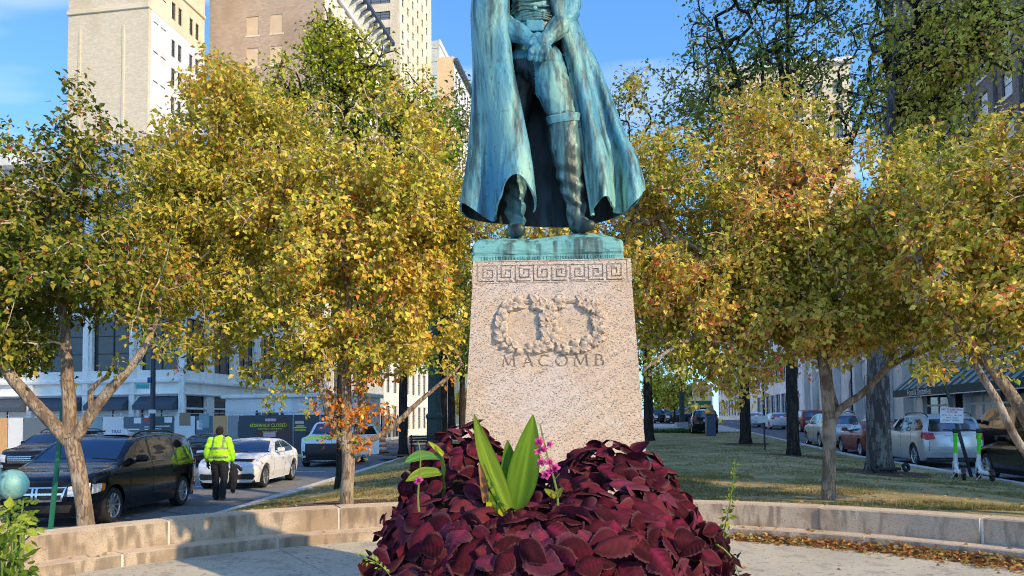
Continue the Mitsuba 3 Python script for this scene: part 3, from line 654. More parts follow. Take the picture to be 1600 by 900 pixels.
def facade(B, M, F, a0, a1, z0, z1, holes, mat, th=0.45, glass='window_glass', frame='dark_metal', style='plain', depth=0.22):
    """a wall with real openings, each with its window set back in it; F puts the face's own x to the right seen from outside"""
    g = sg.box(a0, z0, a1, z1)
    hs = []
    for h in holes:
        x0, x1, y0, y1 = h[:4]; q = sg.box(x0, y0, x1, y1)
        if len(h) > 4 and h[4] == 'arch': q = shapely.union_all([sg.box(x0, y0, x1, y1 - (x1 - x0) / 2), sg.Point((x0 + x1) / 2, y1 - (x1 - x0) / 2).buffer((x1 - x0) / 2, 8)])
        if len(h) > 4 and h[4] == 'lancet':
            r = (x1 - x0); q = shapely.union_all([sg.box(x0, y0, x1, y1 - r * 0.86), sg.Point(x0, y1 - r * 0.86).buffer(r, 10).intersection(sg.Point(x1, y1 - r * 0.86).buffer(r, 10)).intersection(sg.box(x0, y1 - r, x1, y1 + r))])
        hs.append(q)
    if hs: g = g.difference(shapely.union_all(hs))
    mb = MB()
    for q in getattr(g, 'geoms', [g]): mb.add(*prism(q, 0, th, 'y'))
    MF = M @ F
    obj('wall', mb.mesh(), mat, B, to_world=TW(MF))
    for h in holes:
        st = h[5] if len(h) > 5 else style
        if st == 'none': continue
        gl, fr = win_shapes(h[1] - h[0] + 0.02, h[3] - h[2] + 0.02, st)
        m = MF @ mat4(t=((h[0] + h[1]) / 2, depth, h[2] - 0.01))
        gm = h[6] if len(h) > 6 else glass
        w = obj('window', gl, gm, B, to_world=TW(m)); obj('frame', fr, frame, w, to_world=TW(m))
def part(B, M, name, mat, a, b, c=0.0, **kw): return obj(name, MB().box(a, b, c).mesh(), mat, B, to_world=TW(M), **kw)
def bframe(px, D, dz=0.0, rot=GA):
    p = W(px, 650, D); return mat4(rotz(rot), (p[0], D, dz)), p

def brickish(c0, c1, cm, bw=0.22, bh=0.075, dirt=(0.3, 0.25, 0.2), k=0.4):
    def fn(p, n, uv):
        h = p.x * 0.987 - p.y * 0.158; h2 = p.x * 0.158 + p.y * 0.987
        u = dr.select(dr.abs(n.x) > 0.7, h2, h) / bw; v = p.z / bh
        row = dr.floor(v); uu = u + 0.5 * (row - 2 * dr.floor(row / 2)); r = cell_rand(dr.floor(uu), row)
        e = dr.minimum(smoothstep(0, 0.06, dr.minimum(uu - dr.floor(uu), 1 - uu + dr.floor(uu))), smoothstep(0, 0.14, dr.minimum(v - row, 1 - v + row)))
        c = mix(cm, mix(c0, c1, r), e)
        return mix(c, mi.Color3f(dirt), smoothstep(0.45, 0.75, fbm(p.x * 0.25, p.y * 0.25, p.z * 0.12, 4)) * k)
    return fn
textured('cream_brick', brickish((0.66, 0.58, 0.42), (0.80, 0.71, 0.53), (0.62, 0.56, 0.45), 0.45, 0.16, (0.58, 0.48, 0.32), 0.55), 0.85)
textured('brown_brick', brickish((0.44, 0.33, 0.24), (0.54, 0.41, 0.30), (0.42, 0.36, 0.3), 0.6, 0.25, (0.34, 0.24, 0.17), 0.6), 0.85)
textured('dark_brick', brickish((0.13, 0.105, 0.095), (0.20, 0.16, 0.14), (0.22, 0.2, 0.18), 0.6, 0.2, (0.09, 0.075, 0.07), 0.4), 0.9)
mottled('white_render', (0.70, 0.72, 0.74), (0.82, 0.83, 0.84), 0.5, stain=(0.6, 0.58, 0.54))
mottled('cream_stone', (0.70, 0.60, 0.42), (0.80, 0.70, 0.52), 0.25, stain=(0.62, 0.52, 0.36))
mottled('terracotta_white', (0.74, 0.74, 0.71), (0.84, 0.84, 0.81), 0.8, stain=(0.62, 0.60, 0.57))
mottled('church_stone', (0.66, 0.65, 0.62), (0.77, 0.75, 0.71), 0.9, stain=(0.46, 0.44, 0.42))
mottled('pale_green_panel', (0.56, 0.60, 0.54), (0.64, 0.66, 0.58), 0.4)
mottled('infill_tan', (0.62, 0.48, 0.32), (0.68, 0.53, 0.36), 0.6)
mottled('yellow_stone', (0.78, 0.62, 0.34), (0.86, 0.72, 0.44), 0.3)
flat('dark_slate', (0.05, 0.07, 0.10), 0.5); flat('dull_glass', (0.16, 0.18, 0.20), 0.25, specular=0.5); flat('shop_glass', (0.40, 0.45, 0.47), 0.12, specular=0.6)
flat('door_brown', (0.20, 0.13, 0.09), 0.6)

# far left: cream tower with a blank end wall and a white painted flank
D0 = 97.0
M, p = bframe(225, D0); w = 11.6
M = M @ mat4(t=(-w, 0, 0))
B = thing('tall_building', 'tall cream brick building with blank end wall and white painted side, far left', 'building')
dep = 13.0
zt = float(W(225, 0, D0)[2]) + 14
zc = float(W(225, 12, D0)[2])
part(B, M, 'end_wall', 'cream_brick', (0, 0, -1), (w, 0.5, zc)); part(B, M, 'end_wall', 'cream_brick', (0, 0, zc + 0.6), (w, 0.5, zt)); part(B, M, 'cornice', 'cream_stone', (-0.15, -0.2, zc), (w + 0.12, 0.6, zc + 0.6), 0.05)
for x in (1.6, 7.9): part(B, M, 'pilaster', 'cream_brick', (x, -0.12, 0), (x + 0.35, 0.002, zc - 2.0), 0.02)
part(B, M, 'core', 'cream_brick', (0, 0.5, -1), (w - 0.46, dep, zt - 1))
F = face_mat('right', w, dep)
cols = [(5.0, 5.9), (6.5, 7.4), (9.2, 10.1), (10.7, 11.6)]
zr = float(W(264, 89, 102.3)[2])
holes = [(a, b, z, z + 2.35) for a, b in cols for k in range(-4, 5) for z in [zr + 3.93 * k] if 4 < z and z + 2.5 < zc - 0.5]
facade(B, M, F, 0.5, dep, -1, zc - 0.02, holes, 'white_render')
facade(B, M, F, 0.5, dep, zc + 0.03, zt, [(a, b, zc + 1.2, zc + 3.6) for a, b in cols], 'cream_stone')
part(B, M @ F, 'cornice', 'cream_stone', (0.4, -0.25, zc + 5.2), (dep, 0, zc + 5.7), 0.05)
for k in range(-5, 3):
    for x in (1.0, 2.6): part(B, M @ F, 'vent', 'dark_slate', (x, -0.03, zr + 3.93 * k + 2.6), (x + 1.0, 0.01, zr + 3.93 * k + 2.75))
# brown party wall with bricked-up windows, ornate cornice on its street side
M, p = bframe(505, 109.5); w = 18.0; M = M @ mat4(t=(-w, 0, 0)); dep = 26.0
B = thing('brick_building', 'brown brick party wall with blocked windows and an ornate bracketed cornice', 'building')
zt = float(W(505, -70, 109.5)[2])
sc = 109.5 / FOC
fr = lambda px: w - (505 - px) * sc / 1.0
hh = []
for x0, x1 in ((373, 394), (414, 435)):
    for y0, y1 in ((16, 46), (66, 96), (116, 146)):
        hh.append((fr(x0), fr(x1), float(W(400, y1, 109.5)[2]), float(W(400, y0, 109.5)[2]), 'sq', 'none'))
facade(B, M, mat4(), 0, w, -1, zt, hh, 'brown_brick')
for h in hh: part(B, M, 'blocked_window', 'infill_tan', (h[0], 0.1, h[2]), (h[1], 0.3, h[3])); part(B, M, 'lintel', 'cream_stone', (h[0] - .2, -0.06, h[2] - .25), (h[1] + .2, 0.05, h[2] - 0.003), 0.03)
part(B, M, 'core', 'brown_brick', (0, 0.5, -1), (w - 0.5, dep, zt - 0.5))
F = face_mat('right', w, dep)
hh = [(1.6 + 3.2 * i, 3.4 + 3.2 * i, zt - 11 - 6.4 * k, zt - 6.6 - 6.4 * k, 'arch') for i in range(7) for k in range(4)]
facade(B, M, F, 0.5, dep, -1, zt - 0.01, hh, 'cream_stone')
for k in range(9):
    x = 0.9 + 3.2 * k
    if x + .8 < dep: part(B, M @ F, 'pilaster', 'terracotta_white', (x - .3, -0.25, zt - 24), (x + .3, 0.0, zt - 4.2), 0.04)
part(B, M @ F, 'cornice', 'terracotta_white', (-0.6, -0.5, zt - 4), (dep, 0, zt - 3.2), 0.1); part(B, M @ F, 'cornice', 'dark_slate', (-1.6, -2.3, zt - 0.7), (dep + 1, 0.6, zt + 0.1), 0.15)
for k in range(13):
    x = 0.4 + 2.0 * k
    obj('bracket', prism([(-2.0, zt - 0.72), (-2.0, zt - 1.2), (-1.0, zt - 1.7), (-0.4, zt - 3.0), (0, zt - 3.18), (0, zt - 0.72)], x, x + 0.55, 'x'), 'terracotta_white', B, to_world=TW(M @ F))
# cream tower
M, p = bframe(627, 160.0); w = 13.0; M = M @ mat4(t=(-w, 0, 0)); dep = 26.0
B = thing('tower', 'tall cream tower with rows of dark paired windows, beyond the ornate cornice', 'tower')
zt = 112.0; sc = 160 / FOC
zr = float(W(600, 29, 160)[2]); fx = lambda px: w - (627 - px) * sc
hh = [(fx(578), fx(611), zr + 3.6 * k, zr + 3.6 * k + 1.9, 'sq', 'pair') for k in range(-9, 5)] + [(fx(567), fx(580), zr + 3.6 * k, zr + 3.6 * k + 1.9, 'sq', 'pair') for k in range(-9, 5)]
facade(B, M, mat4(), 0, w, 30, zt, hh, 'cream_stone', glass='dull_glass')
F = face_mat('right', w, dep)
hh = [(1.6 + 3.9 * i, 2.9 + 3.9 * i, zr + 3.6 * k, zr + 3.6 * k + 1.9) for i in range(6) for k in range(-11, 5)]
facade(B, M, F, 0.5, dep, 30, zt, hh, 'cream_stone', glass='dull_glass')
part(B, M, 'core', 'cream_stone', (0, 0.5, -1), (w - 0.5, dep, zt - 1)); part(B, M, 'podium', 'cream_stone', (-1, -0.3, -1), (w + 0.3, dep, 29.98))
# pale green slab block
M, p = bframe(690, 205.0); w = 8.2; M = M @ mat4(t=(-w, 0, 0)); dep = 24.0
B = thing('slab_block', 'pale concrete block with broad windows, right of the cream tower', 'building')
zt = float(W(680, 63, 205)[2]); sc = 205 / FOC; fx = lambda px: w - (690 - px) * sc
hh = [(0.5, fx(670), zt - 4.9 - 3.75 * k - 0.0, zt - 2.6 - 3.75 * k, 'sq', 'pair') for k in range(8)]
facade(B, M, mat4(), 0, w, 20, zt, hh, 'pale_green_panel', frame='pale_blind')
for k in range(8): part(B, M, 'spandrel_rail', 'dark_slate', (fx(672), -0.03, zt - 2.2 - 3.75 * k), (w - 0.1, 0.0, zt - 2.1 - 3.75 * k))
part(B, M, 'core', 'pale_green_panel', (0, 0.5, -1), (w, dep, zt - 0.02)); part(B, M, 'parapet', 'white_render', (w - 0.1, 0.0, zt - 1.2), (w + 0.2, dep, zt + 0.3))
# ornate stone block in front of it
M, p = bframe(713, 185.0); w = 4.2; M = M @ mat4(t=(-w, 0, 0)); dep = 20
B = thing('stone_block', 'narrow cream stone building with white bays seen just left of the cloak', 'building')
zt = float(W(700, 88, 185)[2])
facade(B, M, mat4(), 0, w, 5, zt, [], 'infill_tan'); part(B, M, 'core', 'infill_tan', (0, 0.5, -1), (w - 0.5, dep, zt - 1))
F = face_mat('right', w, dep)
facade(B, M, F, 0.5, dep, 5, zt - 0.02, [(1.5 + 3.4 * i, 3.4 + 3.4 * i, zt - 7 - 5 * k, zt - 3.6 - 5 * k) for i in range(5) for k in range(8)], 'white_render')
part(B, M @ F, 'cornice', 'dark_slate', (-0.3, -1.1, zt - 1.6), (dep, 0, zt - 0.6), 0.1)
# street-level white terracotta corner building, left
D0 = 48.0
M, p = bframe(278, D0, ZL + 0.1); w = 40.0; M = M @ mat4(t=(-w, 0, 0)); dep = 24.0; sc = D0 / FOC
B = thing('corner_building', 'white terracotta corner building with dark awnings over its shop windows', 'building')
gx = lambda px: w - (278 - px) * sc * 1.02
z = lambda py: float(W(200, py, D0)[2]) - ZL - 0.1
cols = [27, 123, 205]
edges = [gx(-385), gx(-295), gx(-205), gx(-112), gx(-68), gx(34), gx(116), gx(131), gx(198), gx(213), gx(281)]
bays = [(gx(-350), gx(-262)), (gx(-250), gx(-165)), (gx(-158), gx(-72)), (gx(-65), gx(20)), (gx(36), gx(117)), (gx(130), gx(197)), (gx(213), gx(280))]
hh = []
for a, b in bays: hh += [(a, b, 0.35, z(640), 'sq', 'shop', 'shop_glass'), (a, b, z(578), z(578) + 3.4, 'sq', 'pair', 'window_glass'), (a, b, z(578) + 4.6, z(578) + 7.6, 'sq', 'pair', 'window_glass'), (a, b, z(578) + 8.8, z(578) + 11.4, 'sq', 'pair', 'window_glass')]
facade(B, M, mat4(), 0, w, -0.3, 19, hh, 'terracotta_white', depth=0.3)
for a, b in bays:
    obj('shop_awning', prism([(-0.75, z(640) - 0.02), (-0.75, z(640) + 0.25), (0, z(619)), (0, z(640) - 0.02)], a + .02, b - .02, 'x'), 'dark_slate', B, to_world=TW(M))
    part(B, M, 'blind', 'pale_blind', (a + .1, 0.26, z(652)), (b - .1, 0.29, z(641)))
for a in [x for ab in bays for x in ab][1::2]:
    part(B, M, 'pilaster', 'terracotta_white', (a + 0.03, -0.22, 0), (a + 0.42, 0.0, 19.2), 0.04)
for zz_, hgt, o in ((z(598), 0.22, 0.30), (z(617), 0.12, 0.27), (z(578) + 3.55, 0.3, 0.3), (18.6, 0.9, 0.8)): part(B, M, 'string_course', 'terracotta_white', (0, -o, zz_), (w + o, 0, zz_ + hgt), 0.04)
F = face_mat('right', w, dep)
hr = []
for i in range(7):
    a = 0.9 + 3.3 * i; hr += [(a, a + 2.4, 0.5, z(640), 'sq', 'pair', 'window_glass'), (a, a + 2.4, z(637), z(618), 'sq', 'plain', 'window_glass'), (a, a + 2.4, z(578), z(578) + 3.4, 'sq', 'pair'), (a, a + 2.4, z(578) + 4.6, z(578) + 7.6, 'sq', 'pair'), (a, a + 2.4, z(578) + 8.8, z(578) + 11.4, 'sq', 'pair')]
facade(B, M, F, 0.46, dep, -0.3, 19, hr, 'terracotta_white', depth=0.3)
for zz_, hgt, o in ((z(598), 0.22, 0.30), (z(617), 0.12, 0.27), (18.6, 0.9, 0.8)): part(B, M @ F, 'string_course', 'terracotta_white', (0.01, -o + .01, zz_), (dep, 0, zz_ + hgt), 0.04)
part(B, M, 'core', 'dark_void', (0.5, 0.8, -0.3), (w - 0.8, dep, 18.5)); part(B, M, 'roof', 'dark_slate', (0.2, 0.2, 18.52), (w - .2, dep, 18.9))
lp = MB().box((gx(287), -0.5, z(578)), (gx(295), -0.2, z(568)), .03); obj('wall_lamp', lp.mesh(), 'white_paint', B, to_world=TW(M))
# low white annexe along the side street
M, p = bframe(352, 50.0, ZL + 0.1)
B = thing('annexe', 'low white flat-roofed annexe behind the banner fence', 'building')
facade(B, M, mat4(), 0, 9.2, 0, 3.35, [(0.5, 2.1, 0.9, 1.9, 'sq', 'plain', 'dull_glass'), (3.6, 4.2, 0.2, 2.2, 'sq', 'plain', 'dull_glass'), (5.2, 6.2, 0.2, 2.2, 'sq', 'pair', 'dull_glass'), (7.0, 8.2, 0.2, 2.2, 'sq', 'pair', 'dull_glass')], 'white_render', depth=0.12)
part(B, M, 'roof', 'terracotta_white', (-0.2, -0.3, 3.36), (9.4, 4, 3.62), 0.05); part(B, M, 'core', 'white_render', (0, 0.46, 0), (9.2, 3.8, 3.35))
part(B, M, 'pipe', 'white_render', (3.0, -0.09, 0.1), (3.1, -0.004, 3.3))
# blocks further down the left street
for px, D, w, dep, zt, mat, lab in ((600, 84, 9.0, 30, 15, 'terracotta_white', 'pale stone block with tall dark windows behind the middle tree'), (716, 150, 13.0, 12, 11.5, 'yellow_stone', 'low sunlit yellow building at the end of the left street')):
    M, p = bframe(px, D, ZL + 0.1); M = M @ mat4(t=(-w, 0, 0))
    B = thing('street_building', lab, 'building')
    n = int(w / 2.6)
    hh = [(0.7 + 2.5 * i, 2.1 + 2.5 * i, 0.8 + 4.2 * k, 3.5 + 4.2 * k, 'sq', 'plain') for i in range(n) for k in range(int(zt / 4.4))]
    facade(B, M, mat4(), 0, w, -0.3, zt, hh, mat, glass='dull_glass')
    hh = [(0.9 + 2.5 * i, 2.3 + 2.5 * i, 0.8 + 4.2 * k, 3.5 + 4.2 * k, 'sq', 'plain') for i in range(int((dep - 1.4) / 2.5)) for k in range(int(zt / 4.4))]
    facade(B, M, face_mat('right', w, dep), 0.46, dep, -0.3, zt, hh, mat, glass='dull_glass')
    part(B, M, 'core', mat, (0, 0.5, -0.3), (w - .5, dep, zt - .3)); part(B, M, 'cornice', mat, (-.3, -.4, zt + .003), (w + .4, dep, zt + .6), .05)
# right street: awning shop, church, glazed block, far block, one long frontage at x = 22 + 0.158 (y - 38)
FX = lambda y: 22.6 + 0.158 * (y - 38)
def right_block(name, y0, y1, zt, holes, mat, label, cat, **kw):
    L = (y1 - y0) * math.hypot(1, 0.158)
    M = mat4(rotz(GA), (FX(y0), y0, float(zR(y0)) + 0.12)); dep = L
    B = thing(name, label, cat); F = mat4(rotz(-math.pi / 2), (0, L, 0))
    facade(B, M, F, 0, L, -0.6, zt, holes(L), mat, **kw)
    part(B, M, 'core', 'dark_void', (0.9, 0.1, -0.5), (12, L - 0.1, zt - 0.3)); part(B, M, 'party_wall', mat, (0.46, -0.02, -0.6), (12, 0.44, zt - .01)); part(B, M, 'roof', 'dark_slate', (.46, .45, zt - .3), (12, L - .02, zt - .05))
    return B, M, F, L
def at(y, L, y0, y1): return L * (y1 - y) / (y1 - y0)
y0, y1 = 22.0, 45.0
def shop_holes(L):
    h = []
    for a in np.arange(0.8, L - 2.2, 3.4): h += [(a, a + 1.1, 5.2, 7.2, 'sq', 'plain'), (a + 1.25, a + 2.35, 5.2, 7.2, 'sq', 'plain'), (a, a + 1.1, 9, 11.2, 'sq', 'plain'), (a + 1.25, a + 2.35, 9, 11.2, 'sq', 'plain')]
    a = 0.9
    for wd, st, gm in ((3.6, 'shop', 'window_glass'), (1.5, 'plain', 'dark_void'), (2.8, 'shop', 'shop_glass'), (3.4, 'shop', 'window_glass'), (2.0, 'plain', 'door_brown'), (3.6, 'shop', 'window_glass')):
        h.append((a, a + wd, 0.12, 2.75, 'sq', st, gm)); a += wd + 0.35
    return h
SHOP, M, F, L = right_block('shop_building', y0, y1, 13.0, shop_holes, 'terracotta_white', 'white shop building with a striped dark green awning, at the far right', 'building', frame='white_paint')
SHOPMF = M @ F
for zz_ in (4.75, 8.4, 12.5): part(SHOP, SHOPMF, 'string_course', 'terracotta_white', (0, -0.22, zz_), (L, 0, zz_ + 0.3), 0.04)
flat('awning_green', (0.012, 0.045, 0.045), 0.7); flat('awning_pale', (0.20, 0.30, 0.31), 0.7)
AW = thing('awning', 'dark green striped shop awning with a white lettered valance', 'awning')
n = 44; a0, a1 = 0.6, L - 2.0; dxs = (a1 - a0) / n
obj('backing', prism([(-1.5, 2.55), (-1.5, 2.95), (-0.02, 4.2), (-0.02, 4.15), (-1.46, 2.9), (-1.46, 2.55)], a0, a1, 'x'), 'awning_green', AW, to_world=TW(SHOPMF))
for i in range(n):
    if i % 2 == 0: obj('stripe', prism([(-1.506, 2.953), (-0.02, 4.206), (-0.02, 4.214), (-1.512, 2.958)], a0 + i * dxs, a0 + (i + 1) * dxs, 'x'), 'awning_pale', AW, to_world=TW(SHOPMF))
for s in (a0, a1 - 0.01): obj('end_panel', prism([(-1.46, 2.55), (-1.46, 2.9), (-0.02, 4.15), (-0.02, 2.55)], s, s + 0.01, 'x'), 'awning_green', AW, to_world=TW(SHOPMF))
obj('trim', MB().box((a0, -1.512, 2.52), (a1, -1.49, 2.56)).mesh(), 'pale_blind', AW, to_world=TW(SHOPMF))
tv, tf = textm('Food & Groceries', 0.30, 0.006); tv = tv[:, [0, 2, 1]] * [1, -1, 1]
obj('lettering', (tv + [4.7, -1.503, 2.62], tf[:, ::-1]), 'white_paint', AW, to_world=TW(SHOPMF))
y0, y1 = 45.05, 73.0
def church_holes(L):
    h = []
    c = lambda y: at(y, L, y0, y1)
    for y, wd, z1 in ((47.2, 1.7, 4.6), (54.5, 1.7, 4.4), (58.4, 1.5, 4.2), (66.0, 1.6, 4.2), (70.4, 1.6, 4.2)): h.append((c(y) - wd / 2, c(y) + wd / 2, 0.2, z1, 'arch', 'plain', 'dull_glass'))
    for y in (48.5, 50.4, 57.0, 58.6, 60.2, 65, 66.6, 68.2): h.append((c(y) - .55, c(y) + .55, 6.2, 10.4, 'lancet', 'plain', 'dull_glass'))
    return h
CH, M, F, L = right_block('church', y0, y1, 14.5, church_holes, 'church_stone', 'pale stone church front with arched doors and tall pointed windows', 'church')
for y in (46.0, 49.4, 52.6, 56.0, 61.8, 63.6, 69.2, 72.4):
    a = at(y, L, y0, y1); part(CH, M @ F, 'buttress', 'church_stone', (a - .4, -0.55, -0.4), (a + .4, 0, 9.0), 0.05); part(CH, M @ F, 'buttress', 'church_stone', (a - .33, -0.35, 9.01), (a + .33, 0, 14.0), 0.05)
for zz_ in (5.2, 14.2): part(CH, M @ F, 'string_course', 'church_stone', (0, -0.2, zz_), (L, 0, zz_ + .3), .05)
part(CH, M @ F, 'downpipe', 'door_brown', (at(50.9, L, y0, y1) - .14, -0.62, 0), (at(50.9, L, y0, y1) + .14, -0.36, 6.0), .05)
y0, y1 = 73.05, 104.0
def glazed(L): return [(0.8 + 3.4 * i, 3.6 + 3.4 * i, 0.3 + 4.4 * k, 3.4 + 4.4 * k, 'sq', 'shop', 'dull_glass') for i in range(int((L - 1) / 3.4)) for k in range(3)]
right_block('glazed_building', y0, y1, 13.5, glazed, 'white_render', 'white fronted building with broad shop windows beyond the church', 'building', frame='dark_metal')
right_block('terrace_building', 104.05, 150, 12, lambda L: [(0.8 + 3.8 * i, 2.8 + 3.8 * i, 0.6 + 4.1 * k, 3.3 + 4.1 * k, 'sq', 'pair', 'window_glass') for i in range(int((L - 1) / 3.8)) for k in range(2)], 'church_stone', 'grey terrace at the far end of the right street', 'building')
# tall dark brick block behind the shop, upper right
L = 40.0; M = mat4(rotz(GA), (42.6, 57.5, 0)); F = mat4(rotz(-math.pi / 2), (0, L, 0))
B = thing('brick_tower', 'tall dark brown brick building with white blinds in its windows, upper right', 'building')
zr = 29.8
hh = [(2.2 + 4.6 * i, 4.6 + 4.6 * i, zr + 3.62 * k, zr + 3.62 * k + 2.2, 'sq', 'blind') for i in range(8) for k in range(-5, 8)]
facade(B, M, F, 0, L, 8, 62, hh, 'dark_brick', glass='pale_blind', frame='dark_metal')
for i in range(9): part(B, M @ F, 'pier', 'dark_brick', (0.2 + 4.6 * i, -0.35, 8), (1.3 + 4.6 * i, 0.0, 61), 0.03)
for h in hh: part(B, M @ F, 'sill', 'church_stone', (h[0] - .1, -0.15, h[2] - .28), (h[1] + .1, 0.0, h[2] - .004))
part(B, M, 'core', 'dark_brick', (0.5, 0.5, -1), (16, L - .5, 61)); part(B, M, 'end_wall', 'dark_brick', (0.46, -0.02, 0), (16, 0.45, 61.9)); part(B, M, 'end_wall', 'dark_brick', (0.46, L - .45, 0), (16, L + .02, 61.9))
# sunlit cream block behind the right-hand trees
M, p = bframe(1150, 150.0); B = thing('cream_block', 'sunlit cream building glimpsed through the tall trees on the right', 'building')
zt = float(W(1200, 112, 150)[2]); w = 23.0
facade(B, M, mat4(), 0, w, 0, zt, [(1.2 + 3.7 * i, 3.0 + 3.7 * i, zt - 6 - 4.4 * k, zt - 3.4 - 4.4 * k, 'sq', 'pair') for i in range(6) for k in range(10)], 'cream_stone', glass='dull_glass')
part(B, M, 'core', 'cream_stone', (0, 0.5, -1), (w, 14, zt - .3)); part(B, M, 'cornice', 'terracotta_white', (-.5, -.7, zt + .003), (w + .5, 14, zt + 1.0), .1)
# small far houses closing the right street
M, p = bframe(1068, 175.0, 1.2); B = thing('corner_store', 'small yellow lit store with a green sign band at the street end', 'building')
facade(B, M, mat4(), 0, 6.5, 0, 8.0, [(0.6, 2.6, 0.4, 2.8, 'sq', 'plain'), (3.4, 5.8, 0.4, 2.8, 'sq', 'pair'), (0.8, 2.0, 5, 6.8), (3.8, 5.0, 5, 6.8)], 'yellow_stone'); part(B, M, 'core', 'yellow_stone', (0, .5, 0), (6.5, 8, 7.8)); flat('sign_green', (0.02, 0.16, 0.08), 0.5); part(B, M, 'sign_band', 'sign_green', (0.3, -0.15, 3.4), (6.2, 0.0, 4.3))

# an added tower, out of view, sized and placed to shade the side streets
L = 14.5; M = mat4(rotz(GA), (47.3, -25.6, 0)); F = mat4(rotz(-math.pi / 2), (0, L, 0))
B = thing('office_tower', 'added pale tower out of view, placed to shade the side streets', 'tower')
facade(B, M, F, 0, L, 0, 78, [(1.5 + 3.6 * i, 3.9 + 3.6 * i, 5 + 7.4 * k, 8 + 7.4 * k, 'sq', 'pair') for i in range(4) for k in range(9)], 'cream_stone')
part(B, M, 'core', 'cream_stone', (0.46, 0.0, 0), (14, L, 78)); part(B, M, 'parapet', 'terracotta_white', (-.3, -.3, 78.003), (14.3, L + .3, 79), .05)
# ------------------------------------------------------------------ trees
def bark(c0, c1, s=1.0, lich=None):
    def fn(p, n, uv):
        r = fbm(p.x * 16 * s, p.y * 16 * s, p.z * 3.0 * s, 4); rg = 1 - dr.abs(2 * noise(p.x * 38 * s, p.y * 38 * s, p.z * 7 * s) - 1); r = r - 0.22 * smoothstep(0.78, 0.98, rg); q = fbm(p.x * 3, p.y * 3, p.z * 3, 3)
        c = mix(c0, c1, smoothstep(0.3, 0.68, r))
        if lich is not None: c = mix(c, mi.Color3f(lich), smoothstep(0.55, 0.7, q) * 0.6)
        return c
    return fn
_bk = lambda p, n, uv: fbm(p.x * 22, p.y * 22, p.z * 4, 4) - 0.6 * smoothstep(0.75, 0.98, 1 - dr.abs(2 * noise(p.x * 38, p.y * 38, p.z * 7) - 1))
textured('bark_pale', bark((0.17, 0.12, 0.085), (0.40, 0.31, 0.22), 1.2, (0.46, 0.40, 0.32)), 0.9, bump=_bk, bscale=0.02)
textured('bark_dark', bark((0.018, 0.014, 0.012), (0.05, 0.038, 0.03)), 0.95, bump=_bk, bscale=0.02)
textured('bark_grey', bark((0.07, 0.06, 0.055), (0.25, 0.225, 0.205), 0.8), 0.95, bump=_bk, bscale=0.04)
flat('twig', (0.52, 0.43, 0.32), 0.8); flat('twig_dark', (0.05, 0.04, 0.035), 0.9)
flat('berry', (0.42, 0.03, 0.025), 0.35)

def leaf_mesh(P, Dr, N, L, wid, fold=0.25, tri4=True, curl=0.0):
    """many leaves at once: base points, directions, normals, lengths"""
    Dr = Dr / (np.linalg.norm(Dr, axis=1, keepdims=True) + 1e-9)
    N = N - (N * Dr).sum(1, keepdims=True) * Dr; N /= np.linalg.norm(N, axis=1, keepdims=True) + 1e-9
    B = np.cross(N, Dr); L = np.asarray(L)[:, None]; wL = L * wid
    m = P + Dr * L * 0.45 - N * L * 0.02; l = P + Dr * L * 0.42 + B * wL + N * wL * fold; r = P + Dr * L * 0.42 - B * wL + N * wL * fold
    t = P + Dr * L - N * L * curl; n = len(P)
    if tri4:
        v = np.stack([P, l, m, r, t], 1).reshape(-1, 3); f = np.array([[0, 2, 1], [0, 3, 2], [1, 2, 4], [2, 3, 4]])
        k = 5
    else:
        v = np.stack([P, l, r, t], 1).reshape(-1, 3); f = np.array([[0, 2, 1], [1, 2, 3]]); k = 4
    return v, (f[None] + (np.arange(n) * k)[:, None, None]).reshape(-1, 3), k

